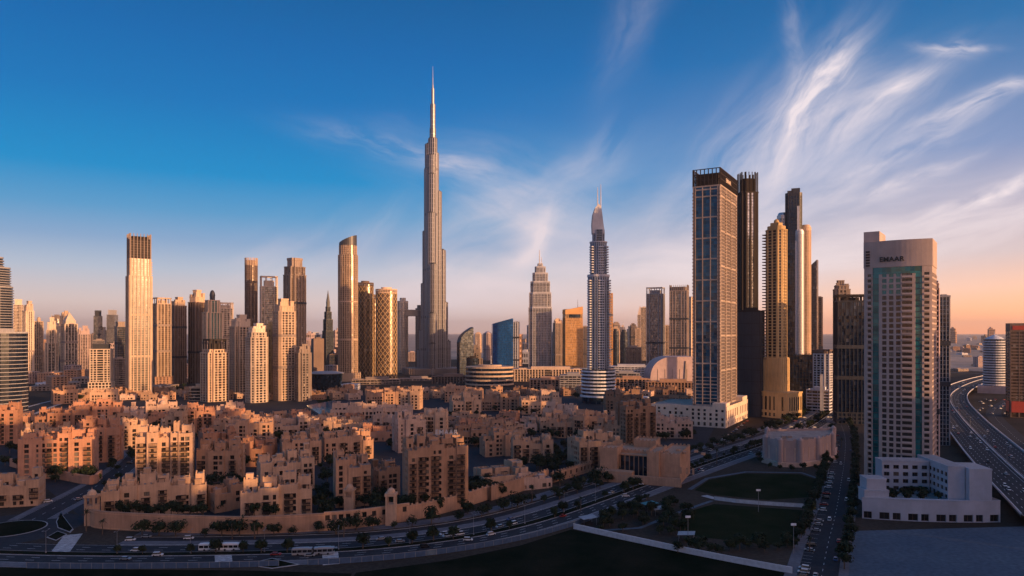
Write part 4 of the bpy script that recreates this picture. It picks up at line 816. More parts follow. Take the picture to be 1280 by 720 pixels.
# the spired hotel tower
def spired_hotel():
    Y = 1011; m = Y / F; t = thing('spired_hotel_tower', 'blue-grey hotel tower with curved crown, twin spires and round banded podium', 'hotel', push((gx(748, Y), Y), 22), -math.atan2(gx(748, Y), Y) + rad(8)); Z = lambda py: hz(py, Y)
    g, c, b, cr = MB(), MB(), MB(), MB()
    b2, b3 = MB(), MB(); p1 = oval(26.5 * m, 30, 26); p2 = oval(20.5 * m, 24, 24); p3 = notch(14 * m, 16, 3, 3)
    for p, z0, z1 in ((p1, Z(466), Z(343)), (p2, Z(343), Z(300)), (p3, Z(300), Z(285))): g.prism(p, z0, z1); facade(c, p, z0, z1, 3.6, .5, .15, 6.5, 1.0, .4)
    for p, z0, z1 in ((p1, Z(466), Z(346)), (p2, Z(340), Z(302))):
        n = int((z1 - z0) / 3.6); w_ = max(x for x, _ in p)
        for i in range(n):
            for s in (-1, 1): (b if s < 0 else b2).prism(moved(oval(6.5, 12, 14), s * (w_ - .9), -3 - abs(s) * 4), z0 + i * 3.6, z0 + i * 3.6 + 1.5, bottom=True)
            b3.prism(moved(rect(8, 3), 2, -p[0][1] * 0 - max(y for _, y in p) - .6), z0 + i * 3.6 + .05, z0 + i * 3.6 + 1.1, bottom=True)
    rg = MB(); rg.prism(oval(28.5 * m, 32, 28), Z(345), Z(342), bottom=True); rg2 = MB(); rg2.prism(grow(p2, 1.2), Z(301.5), Z(300), bottom=True)
    # the crown: a curved blade leaning over the top
    prof = [(-9.2, Z(290)), (-9.8, Z(278)), (-8.6, Z(266)), (-5.2, Z(257)), (-.5, Z(252)), (3.2, Z(256)), (4.8, Z(266)), (6.2, Z(277)), (8.4, Z(290))]
    for y0, y1 in ((-7, -4.5), (3, 5.5)):
        n0 = len(cr.v); k = len(prof); cr.v.extend((x, y0, z) for x, z in prof); cr.v.extend((x, y1, z) for x, z in prof)
        cr.f.append(tuple(n0 + i for i in range(k - 1, -1, -1))); cr.m.append(0); cr.f.append(tuple(n0 + k + i for i in range(k))); cr.m.append(0)
        for i in range(k): j = (i + 1) % k; cr.f.append((n0 + i, n0 + j, n0 + k + j, n0 + k + i)); cr.m.append(0)
    cg = MB(); cg.prism(rect(9, 7.3), Z(288), Z(266)); s = MB()
    for x in (-1.2, 3.4): s.tube((x, 0, Z(268)), (x, 0, Z(244)), .9, .7); s.tube((x, 0, Z(244)), (x, 0, Z(226 if x > 0 else 230)), .7, .3)
    pg, pc = MB(), MB(); pp = oval(42 * m, 46, 30); pg.prism(pp, 0, Z(462), top=True)
    for i in range(7): z = Z(492) + i * (Z(464) - Z(492)) / 6.4; pc.prism(grow(pp, 1.2 - i * .05), z, z + 2.2, bottom=True)
    pc.prism(moved(oval(62 * m, 52, 30), 8, -4), Z(497), Z(495), bottom=True); pg.prism(moved(oval(48 * m, 44, 30), 4, -3), 0, Z(497), top=False); pc.prism(moved(rect(70, 10), 34, -14), Z(498), Z(496.5), bottom=True)
    g.build('glazing', 'glass_navy', t); c.build('cladding', 'blue_grey', t); b.build('balcony_tier', 'white_band', t); b2.build('balcony_tier', 'white_band', t); b3.build('balcony_tier', 'white_band', t); rg.build('ring_ledge', 'white_wall', t); rg2.build('ring_ledge', 'white_wall', t); cb = cr.build('crown', 'white_wall', t); cg.build('crown_glazing', 'glass_bronze', cb); s.build('spire', 'steel_pale', t); q = pg.build('podium', 'glass_navy', t); pc.build('floor_band', 'white_band', q)
spired_hotel()
# ------------------------------------------------------------------ the big towers on the boulevard
def letters(s, size, depth=.35, font_w=1.0):
    """upright lettering in the XZ plane, facing -Y, as one mesh"""
    cu = bpy.data.curves.new('lettering', 'FONT'); cu.body = s; cu.size = size; cu.extrude = depth; cu.align_x = 'CENTER'; cu.space_character = font_w; cu.offset = .018 * size
    o = bpy.data.objects.new('lettering_tmp', cu); C.objects.link(o); dg = bpy.context.evaluated_depsgraph_get(); me = bpy.data.meshes.new_from_object(o.evaluated_get(dg)); bpy.data.objects.remove(o)
    for v in me.vertices: x, y, z = v.co; v.co = (x, -z, y)
    return me
def put_letters(s, size, parent, loc, rz, mat, depth=.35, sp=1.0):
    me = letters(s, size, depth, sp); me.materials.clear(); me.materials.append(M[mat]); o = link_obj('lettering', me, parent, loc, rz); return o
def framed():
    a = math.atan2(.866, .5) - math.pi / 2                              # turn of the block: its wide face looks away from the highway
    C0 = (222.0, 769.0); L1, L2 = 28.5, 76.0                            # corner nearest the camera, glass face, gridded face
    ux, uy = .5, .866; cx, cy = C0[0] + ux * L2/2 - uy * L1/2, C0[1] + uy * L2/2 + ux * L1/2
    rz = math.atan2(uy, ux) - math.pi/2                                 # local +y runs along the gridded face
    t = thing('framed_tower', 'tall dark glass tower in a pale frame grid, with black lattice crown, nearest the boulevard', 'tower', (cx, cy, 0), rz); p = rect(L1, L2)
    z0, zc, z1 = 22.0, 258.0, 277.0; g, mu, c, c2, b, cr = MB(), MB(), MB(), MB(), BL(), MB()
    x0, x1, y0, y1 = -L1/2, L1/2, -L2/2, L2/2
    g.prism(p, 0, zc); g.m[0] = 1
    # after the turn: face local -y is the blue glass face, +x the gridded one
    fh = 3.75; nf = int((zc - z0) / fh)
    for i in range(nf + 1):                                             # glass face: thin transoms, thick ones every 6 floors below
        z = z0 + i * fh; big = (i % 6 == 0) or i > nf - 1
        (c if big else mu).box(x0 + 2.5, x1 - 2.5, y0 - (.6 if big else .16), y0 + .05, z - (.75 if big else .12), z + (.75 if big else .12))
        if i < 9: c.box(x0 + 2.6, x1 - 2.6, y0 - .45, y0 + .04, z - .4, z + .42)
    for k, x in enumerate((x0, x0 + 2.2, x0 + 10, x0 + 18.5, x1 - 2.2, x1)):
        wv = 1.5 if k in (0, 5) else .9; xa = min(max(x, x0 + wv/2 - .5), x1 - wv/2 + .5); c.box(xa - wv/2, xa + wv/2, y0 - .8, y0 + .06, z0, zc)
    for i in range(nf):                                                 # little balconies up the glass face's flank
        z = z0 + i * fh; b.box(x1 - 2.1, x1 + .9, y0 - 1.3, y0 - .1, z + .03, z + 1.1); b.box(x0 - .9, x0 + 2.0, y0 - 1.3, y0 - .1, z + .03, z + 1.1)
    for sx_ in (1, -1):                                                 # gridded faces
        X = x1 if sx_ > 0 else x0; a_, b_ = (X - .05, X + .75) if sx_ > 0 else (X - .75, X + .05); a2, b2 = (X - .04, X + .4) if sx_ > 0 else (X - .4, X + .04)
        n = 18
        for k in range(n + 1):
            y = y0 + L2 * k / n; wv = 2.2 if k % 6 == 0 else .85; yy = min(max(y, y0 + wv/2), y1 - wv/2); (c if k % 3 == 0 else c2).box(a_, b_ + (.02 if k % 6 == 0 else 0), yy - wv/2, yy + wv/2, z0, zc)
        for i in range(nf + 1):
            z = z0 + i * fh; big = i % 10 == 0; (c if big else c2).box(a2 - (.0), b2 + (.25 if big else 0) * sx_ * (1 if sx_ > 0 else 0), y0 + .02, y1 - .02, z - (1.0 if big else .3), z + (1.0 if big else .3))
        for i in range(nf):
            for q in (5, 11, 17):
                y = y0 + L2 * (q + .5 - .5) / n; b.box(*( (X + .1, X + 1.7) if sx_ > 0 else (X - 1.7, X - .1)), y - 1.7, y + 1.7, z0 + i * fh + .05, z0 + i * fh + .65)
    c.prism(grow(p, .9), zc - .8, zc + .7, bottom=True)
    q = grow(p, .5)                                                     # black lattice crown
    for e in range(4):
        A, B = q[e], q[(e + 1) % 4]; L = math.hypot(B[0] - A[0], B[1] - A[1]); n = round(L / 4.5)
        for k in range(n + 1):
            s = min(max(k / n, .5 / L), 1 - .5 / L); px_, py_ = A[0] + (B[0] - A[0]) * s, A[1] + (B[1] - A[1]) * s; cr.box(px_ - .45, px_ + .45, py_ - .45, py_ + .45, zc + .6, z1 - .3)
        for z in (zc + 6.5, zc + 12.5, z1 - .9): cr.bar(A, B, .7, z + .01 * e, z + .8 + .01 * e, 0, .3)
    cr.prism(scaled(p, .82, .9), zc + .6, z1 - 5)
    g.build('glazing', ['glass_navy', 'glass_blue_dark'], t); mu.build('mullions', 'steel_dark', t); c.build('cladding', 'frame_beige', t); c2.build('spandrel_band', 'frame_beige', t); b.sort(key=lambda q: (q[0] < x1 - 5, -q[4])); pieces('balcony', b, 'brownstone', t); crn = cr.build('crown', 'charcoal', t)
    put_letters('EMAAR', 6.2, t, (x1 + 1.0, y0 + 34, zc + 6.9), math.pi/2, 'cream_pale', .3, 1.15)
    # stone podium with tall openings
    pm, pg = MB(), []
    wm2 = MB(); PX0, PX1, PY0, PY1 = -58, L1/2 + 9, y0 - 13, y1 + 20; rows = [(1.5, 5.2), (8.5, 17.5)]
    def cols(L, n, w_): return [(L * (i + .5) / n - w_/2, L * (i + .5) / n + w_/2) for i in range(n)]
    wallface(wm2, (PX0, PY0), (PX1, PY0), 0, 22, cols(PX1 - PX0, 13, 2.6), [(1.5, 5.2), (7.6, 10.4), (12, 15), (16.6, 19)], .7, pg, .12); wallface(wm2, (PX1, PY0), (PX1, PY1), 0, 22, cols(PY1 - PY0, 13, 3.4), rows, .9, pg, .1)
    wallface(wm2, (PX0, PY1), (PX0, PY0), 0, 22, cols(PY1 - PY0, 10, 2.6), rows, .7, pg, .1); wm2.face([(PX1, PY1, 0), (PX0, PY1, 0), (PX0, PY1, 22), (PX1, PY1, 22)])
    wm2.box(PX0 + .4, PX1 - .4, PY0 + .4, PY1 - .4, 20.8, 21.4, 1)
    for (ya, yb_, h) in ((PY0 + 2, PY0 + 22, 25.5), (PY1 - 26, PY1 - 2, 26.5)): wm2.box(PX1 - 14, PX1 - .6, ya, yb_, 21.3, h)
    pod = wm2.build('podium', ['cream_pale', 'roof_sand'], t); pg.sort(key=lambda w_: w_[0][1]); 
    me = pane_mesh('window')
    for (p_, w_, h_, a_) in pg:
        o = bpy.data.objects.new('window', me); C.objects.link(o); o.parent = pod; o.location = p_; o.rotation_euler = (0, 0, a_); o.scale = (w_, .8, h_)
    return t
framed()
T('tall tower with black winged crown peering over the framed tower', 921, 948, 215, 905, r=22, k=.9, plan='notch', sty='vert_dark', wall='charcoal', gl='glass_silver', crown='fins', crown_h=26, cmat='charcoal', name='winged_tower', over=dict(sp=7, pw=2.2))
T('blank black tower block between the framed tower and the golden tower', 920, 956, 388, 862, r=-22, k=.5, sty='plainwall', wall='charcoal', gl='dark_grey', name='blank_tower')
def golden():
    Y = 849; m = Y / F; wd, dp, (cx, cy), rz = frame_for(955, 986, Y, -30, .85); t = thing('golden_tower', 'golden stone tower with dark balconies down one edge, on a golden podium', 'tower', push((cx, cy), dp * .5), rz); Z = lambda y: hz(y, Y); g, c, b, cr = MB(), MB(), BL(), MB(); zt, zp = Z(287), Z(487)
    p = chamf(wd, dp, 4); g.prism(p, 0, zt); facade(c, p, 0, zt, 3.6, .7, .12, 6.4, 1.7, .45)
    for i in range(int(zp / 3.6) + 10, int(zt / 3.6)):
        z = i * 3.6; b.box(-wd/2 - 1.8, -wd/2 + 3.5, -dp/2 - 1.5, -dp/2 + 4.5, z, z + 1.1); b.box(-wd/2 - 1.6, -wd/2 + .2, dp * .1, dp * .42, z + .02, z + 1.1)
    c.prism(rect(wd * 1.04, dp * 1.04), 0, Z(447), bottom=False); facade(c, rect(wd * 1.05, dp * 1.05), 0, Z(448), 8, .8, .2, 5, 2, .4)
    cr.prism(chamf(wd * .86, dp * .86, 3), zt, zt + 5); cr.prism(rect(wd * .5, dp * .5), zt + 5, zt + 9); cr.lathe([(3, zt + 9), (3, zt + 11), (2.4, zt + 12.5), (.2, zt + 14)], 14); cr.prism(grow(p, .8), zt - .5, zt + .7, bottom=True)
    g.build('glazing', 'window_brown', t); c.build('cladding', 'gold_stone', t); b.sort(key=lambda q: -q[4]); pieces('balcony', b, 'brownstone', t); cr.build('crown', 'gold_stone', t)
    pm, pn = MB(), []; W, D, Hh = wd * 1.75, dp * 1.9, Z(490)
    X0, X1, Y0, Y1 = -wd * .65, wd * 1.1, -dp * .75, dp * .9
    cs = lambda L, n, w_: [(L * (i + .5) / n - w_/2, L * (i + .5) / n + w_/2) for i in range(n)]
    wallface(pm, (X0, Y0), (X1, Y0), 0, Hh, cs(X1 - X0, 7, 2.6), [(2, 6), (9, Hh - 5)], .6, pn, .2); wallface(pm, (X1, Y0), (X1, Y1), 0, Hh, cs(Y1 - Y0, 6, 2.6), [(2, 6), (9, Hh - 5)], .6, pn, .1); wallface(pm, (X0, Y1), (X0, Y0), 0, Hh, cs(Y1 - Y0, 6, 2.6), [(2, 6), (9, Hh - 5)], .6, pn, .1); pm.face([(X1, Y1, 0), (X0, Y1, 0), (X0, Y1, Hh), (X1, Y1, Hh)]); pm.face([(X0, Y0, Hh - .01), (X1, Y0, Hh - .01), (X1, Y1, Hh - .01), (X0, Y1, Hh - .01)])
    pm.box(X0 - .5, X1 + .5, Y0 - .5, Y1 + .5, Hh - 1.2, Hh + .6); pod = pm.build('podium', 'gold_stone', t)
    for (p_, w_, h_, a_) in pn:
        o = bpy.data.objects.new('window', pane_mesh('window')); C.objects.link(o); o.parent = pod; o.location = p_; o.rotation_euler = (0, 0, a_); o.scale = (w_, .8, h_)
golden()
def silver():
    Y = 960; m = Y / F; X0 = gx(990, Y); t = thing('silver_cylinder_tower', 'cluster of silver glass cylinders stepping up to a dark rounded top', 'tower', push((X0, Y), 24), -math.atan2(X0, Y)); Z = lambda y: hz(y, Y)
    for (px, y, wpx, top, gl, cl_) in ((972, 16, 12, 290, 'glass_navy', 'steel_dark'), (979, 8, 14, 265, 'glass_grey', 'steel'), (992, 4, 19, 238, 'glass_navy', 'steel_dark'), (999, -8, 10, 288, 'glass_silver', 'steel_pale'), (1006.5, 4, 12, 282, 'glass_gold', 'cream')):
        p = moved(oval(wpx * m, wpx * m, 22) if px != 992 else chamf(wpx * m, wpx * m * .9, 3), (px - 990) * m, y); g, c = MB(), MB(); g.prism(p, 0, Z(top)); facade(c, p, 0, Z(top), 3.8, .45, .12, 2.6, .5, .45); c.prism(grow(p, .4), Z(top) - 4, Z(top) + .5, bottom=True)
        cxm = (px - 990) * m; r = wpx * m / 2
        if px == 992: c.prism(moved(rect(r * 1.1, r), cxm + r * .25, y), Z(top), Z(top) + 7); c.prism(moved(rect(r * .7, r), cxm - r * .45, y), Z(top), Z(top) + 4); facade(c, p, Z(300), Z(top), 8, .6, .3, 4, .9, .8)
        else: c.lathe([(r * .93, Z(top) + .4), (r * .9, Z(top) + r * .35), (r * .7, Z(top) + r * .6), (.1, Z(top) + r * .62)], 22, (cxm, y))
        s = g.build('shaft', gl, t); c.build('cladding', cl_, s)
    f = MB(); f.prism(moved(rect(3, 9), 13.5 * m * .55, -8), Z(440), Z(256)); f.prism(moved(rect(2.4, 7), 5 * m, -9), Z(440), Z(300)); f.build('fin', 'steel_pale', t)
    pg, pc = MB(), MB(); p = moved(rect(46 * m * .9, 50), 3, 0); pg.prism(p, 0, Z(443)); facade(pc, p, 0, Z(441), 5, .6, .15, 4, .6, .5); q = pg.build('podium', 'glass_navy', t); pc.build('cladding', 'charcoal', q)
silver()
wedge('glassy bronze tower with a slanted top beyond the silver cylinders', 'slant_tower', 1012, 1023, 333, 325, 1250, 'glass_bronze', r=-14, k=.9, side='brownstone')
T('thin brown tower leaning out behind the slanted-top bronze one', 1021, 1028, 371, 1320, sty='vert', wall='brownstone', gl='glass_bronze', name='apartment_tower')
T('white mid-rise apartment block with dark window grid and a roof shelter', 1011, 1042, 437, 1050, r=-18, k=.8, plan='notch', sty='grid', wall='white_wall', crown='frame', crown_h=7, cmat='brownstone', name='apartment_block', cat='apartment block')
T('low white shop building at the foot of the white mid-rise', 1008, 1040, 487, 905, r=-14, k=.5, sty='bands', wall='white_wall', gl='glass_dark', name='shop_building', cat='building', over=dict(bh=1.6, bo=.3))
T('slim white stair tower standing up from the low shop building', 1025, 1029, 468, 900, sty='plainwall', wall='white_wall', gl='white_wall', name='stair_tower')
T('beige tower with a round roof turret behind the black striped one', 1041, 1063, 350, 860, r=12, sty='grid', wall='taupe', crown='stepped', crown_h=12, name='apartment_tower', plan='notch')
T('black tower with thin vertical stripes and a flat brim, next to the lettered tower', 1042, 1082, 368, 790, r=10, k=.8, sty='fins', wall='dark_grey', gl='glass_navy', crown='frame', crown_h=8, cmat='charcoal', name='striped_tower', over=dict(bh=.2, sp=4.2, pw=.6, po=.9), podium=(1.04, 12))
# the lettered tower in front
def lettered():
    Y = 412.0; m = Y / F; X0 = gx(1124, Y); az = math.atan2(X0, Y); rz = -az + rad(-7); t = thing('lettered_tower', 'pale tower with teal glass strips and black EMAAR letters across its blank top', 'tower', push((gx(1125, Y), Y), 38), rz)
    W, D = 36.6, 30.0; z_top = hz(294, Y); z_g = hz(329, Y); z_l = hz(282, Y); fh = 3.42; zb = 3.0
    p = bowfront(W, D, 3.0, 14); 
    wall, teal, sl = MB(), MB(), MB(); panes = []
    yf = lambda x: -D/2 + 3.0 * ((2 * x / W) ** 2)
    # columns, given in metres across the front: (x0, x1, kind)
    cols = [(-W/2, -W/2 + 2.1, 'wall'), (-W/2 + 2.1, -W/2 + 4.7, 'bal'), (-W/2 + 4.7, -W/2 + 5.3, 'wall'), (-W/2 + 5.3, -W/2 + 9.0, 'teal'), (-W/2 + 9.0, -W/2 + 10.8, 'wall'), (-W/2 + 10.8, -W/2 + 13.6, 'win'), (-W/2 + 13.6, -W/2 + 14.8, 'wall'), (-W/2 + 14.8, -W/2 + 17.6, 'win'), (-W/2 + 17.6, -W/2 + 18.8, 'wall'),
            (-W/2 + 18.8, -W/2 + 21.6, 'win'), (-W/2 + 21.6, -W/2 + 22.2, 'wall'), (-W/2 + 22.2, -W/2 + 27.9, 'bal'), (-W/2 + 27.9, -W/2 + 29.6, 'wall'), (-W/2 + 29.6, -W/2 + 33.2, 'teal'), (-W/2 + 33.2, -W/2 + 34.2, 'wall'), (-W/2 + 34.2, -W/2 + 37.2, 'bal'), (-W/2 + 37.2, W/2, 'wall')]
    cols = [((a + 19.25) * W / 38.5 - W/2, (b + 19.25) * W / 38.5 - W/2, k) for a, b, k in [(q[0] + W/2 - 19.25, (q[1] + W/2 - 19.25) if q[1] != W/2 else 19.25, q[2]) for q in cols]]
    nf = int((z_g - zb - 1.5) / fh); wins = []; bals = []
    for (xa, xb, kd) in cols:
        ya, yb = yf(xa), yf(xb); a, b = (xa, ya), (xb, yb)
        if kd == 'wall': wall.face([(*a, zb), (*b, zb), (*b, z_g), (*a, z_g)])
        elif kd == 'teal':
            teal.face([(xa, ya + .35, zb), (xb, yb + .35, zb), (xb, yb + .35, z_g), (xa, ya + .35, z_g)])
            wall.face([(*a, zb), (xa, ya + .35, zb), (xa, ya + .35, z_g), (*a, z_g)]); wall.face([(*b, zb), (*b, z_g), (xb, yb + .35, z_g), (xb, yb + .35, zb)])
            for i in range(nf + 1): sl.bar((xa, ya + .3), (xb, yb + .3), .2, zb + i * fh, zb + i * fh + .28, 0, .05)
        else:
            rows = [(zb + i * fh + (.75 if kd == 'win' else .3), zb + i * fh + fh - (.3 if kd == 'win' else .4)) for i in range(nf)]; L = math.hypot(xb - xa, yb - ya); pn = []
            wallface(wall, a, b, zb, z_g, [(.12, L - .12)], rows, .9 if kd == 'bal' else .45, pn)
            if kd == 'win':
                top_ = pn[-4:]; pn = pn[:-4]; wins += pn
                for q in top_: c_, s_ = math.cos(q[3]), math.sin(q[3]); teal.face([(q[0][0] - c_ * q[1]/2, q[0][1] - s_ * q[1]/2, q[0][2] - q[2]/2), (q[0][0] + c_ * q[1]/2, q[0][1] + s_ * q[1]/2, q[0][2] - q[2]/2), (q[0][0] + c_ * q[1]/2, q[0][1] + s_ * q[1]/2, q[0][2] + q[2]/2), (q[0][0] - c_ * q[1]/2, q[0][1] - s_ * q[1]/2, q[0][2] + q[2]/2)])
            else:
                for q in pn: wins.append(q); bals.append(((xa + xb) / 2, (ya + yb) / 2, L, math.atan2(yb - ya, xb - xa), q[0][2] - q[2] / 2))
    # teal header glass band, top parapet, tall corner slab, sides and back
    teal.prism([(x, y) for x, y in [(-W/2 + 6, yf(-W/2 + 6) + .3)] + [(-W/2 + 6 + (W - 12) * i / 8, yf(-W/2 + 6 + (W - 12) * i / 8) - .12) for i in range(9)] + [(W/2 - 6, yf(W/2 - 6) + .3)]], z_g - 4.2, z_g - .2, bottom=True)
    wall.prism(grow(p, .25), z_g, z_top); wall.prism(moved(rect(8.8, D * .8), -W/2 + 4.2, 0), z_g - .02, z_l + 1)
    wall.face([(-W/2, D/2, zb), (-W/2, yf(-W/2), zb), (-W/2, yf(-W/2), z_g), (-W/2, D/2, z_g)]) if False else None
    sp = []
    L = D/2 - yf(W/2)
    rows = [(zb + i * fh + .5, zb + i * fh + fh - .5) for i in range(nf)]
    for a, b in (((W/2, yf(W/2)), (W/2, D/2)), ((-W/2, D/2), (-W/2, yf(-W/2)))): wallface(wall, a, b, zb, z_g, [(L * (i + .5) / 6 - 1.3, L * (i + .5) / 6 + 1.3) for i in range(6)], rows, .6, sp)
    wall.face([(W/2, D/2, zb), (-W/2, D/2, zb), (-W/2, D/2, z_g), (W/2, D/2, z_g)])
    wo_ = wall.build('wall', 'tower_beige', t); teal.build('teal_glazing', 'glass_teal', t); sl.build('transom', 'steel_dark', t)
    bm = MB(); bm.bar((-.5, 0), (.5, 0), 1.2, -.1, .12, 0, .9); bm.bar((-.5, 0), (.5, 0), .12, .12, 1.0, 0, .9); bme = bm.mesh('balcony', 'tower_beige')
    bals.sort(key=lambda q: -q[4])
    for (x, y, L_, a_, z) in bals[:100]: o = link_obj('balcony', bme, t, (x, y, z), a_); o.scale = (L_, 1, 1)
    place_panes(sorted(wins, key=lambda q: -q[0][2]) + sp, t)
    put_letters('EMAAR', 3.9, t, (-2.6, yf(-2.4) - .55, z_g + 3.4), 0, 'black', .25, 1.1)
    # small side louvres on the tall slab
    lv = MB()
    for i in range(6): lv.box(-W/2 + 1.2, -W/2 + 3.4, yf(-W/2 + 2) - .9, yf(-W/2 + 2) + .6, z_g + 1 + i * 1.7, z_g + 1.9 + i * 1.7)
    lv.build('louvre', 'charcoal', t)
    # white podium: street wall, U-shaped four-storey wing, roof garden
    Yp = 379.0; F0, F1 = (gx(1088, Yp), Yp + 9), (gx(1252, Yp), Yp + 1); pd = thing('white_podium', 'white podium building with a roof garden court round the foot of the lettered tower', 'podium', (0, 0, 0))
    ang = math.atan2(F1[1] - F0[1], F1[0] - F0[0]); Lp = math.hypot(F1[0] - F0[0], F1[1] - F0[1]); pd.location = (F0[0], F0[1], 0); pd.rotation_euler = (0, 0, ang)
    w2, w3, rf = MB(), MB(), MB(); pn = []; h1 = 11.6
    def bow(x): return 3.6 * (2 * x / Lp - 1) ** 2 - 3.6
    nb = 10
    for i in range(nb):
        a, b = (Lp * i / nb, bow(Lp * i / nb)), (Lp * (i + 1) / nb, bow(Lp * (i + 1) / nb)); LL = math.hypot(b[0] - a[0], b[1] - a[1])
        wallface(w2, a, b, 0, h1, [(LL * .12, LL * .68)] if i % 2 == 0 else [(LL * .2, LL * .9)], [(.3, 4.0)], .8, pn)
        w2.bar(a, b, .5, h1 - .5, h1 + .02, 0, .16)
    w2.face([(26, 50, 0), (0, 0, 0), (0, 0, h1), (26, 50, h1)]); w2.face([(Lp, 0, 0), (Lp, 62, 0), (Lp, 62, h1), (Lp, 0, h1)])
    rf.face([(x, y, 8.8) for x, y in [(Lp * i / nb, bow(Lp * i / nb) + .6) for i in range(nb + 1)] + [(Lp - .5, 62), (30, 62), (26.3, 50)]])
    w2.face([(x, y, 8.8) for x, y in [(Lp * i / nb, bow(Lp * i / nb) + .62) for i in range(nb + 1)]][::-1] + [(x, y, h1) for x, y in [(Lp * i / nb, bow(Lp * i / nb) + .6) for i in range(nb + 1)]]) 
    def block(x0, x1, y0, y1, z0, z1, frontcols=0, sidecols=0, rows=(), leftcols=0):
        L_ = x1 - x0; D_ = y1 - y0; cs = lambda L, n: [(L * (i + .5) / n - min(1.5, L / n * .33), L * (i + .5) / n + min(1.5, L / n * .33)) for i in range(n)]
        for a, b, n in (((x0, y0), (x1, y0), frontcols), ((x1, y0), (x1, y1), sidecols), ((x1, y1), (x0, y1), 0), ((x0, y1), (x0, y0), leftcols)):
            LL = math.hypot(b[0] - a[0], b[1] - a[1]); wallface(w3, a, b, z0, z1, cs(LL, n) if n else [], rows if n else [], .5, pn)
        w3.box(x0 - .15, x1 + .15, y0 - .15, y1 + .15, z1 - .02, z1 + .8); rf.box(x0 + .5, x1 - .5, y0 + .5, y1 - .5, z1 + .3, z1 + .83)
    R3 = [(10.4, 12.6), (14.4, 16.6), (18.4, 20.6), (22.4, 24.6)]
    block(20, 45.5, 26, 36, 8.7, 26.5, 5, 0, R3); block(45.8, 54.5, 5, 42, 8.7, 27.5, 0, 0, R3, 8); block(54.8, Lp - 3.5, 1.2, 20, 8.7, 27, 0, 3, [])
    pq = []; wallface(w3, (58.5, 1.1), (63.5, 1.1), 10.5, 24, [(.4, 2.2), (2.8, 4.6)], [(11.8, 14.4), (15.8, 18.4), (19.8, 22.4)], .4, pq); pn += pq
    block(3, 13, 1.6, 12, 8.7, 20.5); block(1.2, 13.8, .2, 9, 8.7, 14.6)
    rf.box(54.8, Lp - .6, 20.5, 60, 8.8, 19.0)
    w2.build('street_wall', 'podium_white', pd); w3.build('wing', 'podium_white', pd); rf.build('roof', 'grey_stone', pd); place_panes(pn, pd)
    return pd, F0, ang, Lp
POD, PF0, PANG, PLP = lettered()
T('beige-lit tower edge right behind the lettered tower', 1163, 1174, 345, 520, r=-6, k=1.2, sty='grid', wall='rose_stone', gl='glass_dark', name='apartment_tower', crown='stepped', crown_h=10, plan='notch')
T('dark grey tower with a flat top farther behind the lettered tower', 1172, 1187, 369, 640, r=10, k=.9, sty='fins', wall='grey_stone', gl='glass_navy', name='office_tower')
def round_white():
    Y = 1184; m = Y / F; X = gx(1243, Y); t = thing('round_banded_tower', 'round white tower with dark window bands and a peaked cap, beside the highway', 'tower', push((X, Y), 20), -math.atan2(X, Y)); p = oval(29 * m * .82, 34, 28); zt = hz(424, Y); g, c, b, k = MB(), MB(), MB(), MB()
    g.prism(p, 0, zt); n = int((zt - 14) / 4.2)
    for i in range(n + 1): c.prism(grow(p, .9), 13 + i * 4.2, 15.2 + i * 4.2, bottom=True)
    k.prism(scaled(p, .9), zt, zt + 4, poly2=scaled(p, .6)); k.prism(scaled(p, .5), zt + 4, zt + 7, poly2=scaled(p, .12)); k.tube((0, 0, zt + 6), (0, 0, zt + 13), .7, .2)
    b.prism(rect(46, 42), 0, 12); facade(b, rect(46, 42), 0, 12, 4, 1.5, .4, 5, 1.2, .6); s = MB(); s.prism(moved(rect(7, 26), 17, 6), 0, zt - 2); facade(s, moved(rect(7, 26), 17, 6), 0, zt - 2, 4.2, .8, .2, 5, 1.4, .4)
    g.build('glazing', 'glass_navy', t); c.build('floor_band', 'white_band', t); k.build('cap', 'white_band', t); b.build('podium', 'rose_stone', t); s.build('stair_core', 'cream', t)
round_white()
def hotel_right():
    Y = 849; m = Y / F; wd, dp, (cx, cy), rz = frame_for(1257, 1296, Y, 14, .7); t = thing('brown_block_tower', 'brown banded block with a red panel at its foot, at the edge of the picture', 'tower', push((cx, cy), dp * .5), rz); H = hz(405, Y); g, c, s = MB(), MB(), MB(); g.prism(rect(wd, dp), 0, H); facade(c, rect(wd, dp), 20, H - 9, 3.7, 1.5, .3, 9, .8, .4); c.prism(grow(rect(wd, dp), .4), H - 9, H + 1, bottom=True); c.box(wd * .1, wd/2 + .6, -dp/2 - .9, dp/2, 0, H + .5); facade(c, rect(wd, dp), 0, 20, 10, .8, .4, 8, 1.2, .5)
    s.box(-wd/2 - .7, -wd/2 - .45, -dp * .35, dp * .35, 6, 19); s.box(-wd * .46, wd * .06, -dp/2 - .75, -dp/2 - .5, 6, 19); g.build('glazing', 'glass_bronze', t); c.build('cladding', 'brownstone', t); plain('red_panel', (.42, .05, .03), rough=.6); s.build('red_panel', 'red_panel', t)
    k = MB(); k.box(-wd * .42, wd * .02, -dp/2 - .8, -dp/2 - .55, H - 7, H - 2); k.build('roof_sign', 'red_panel', t)
hotel_right()
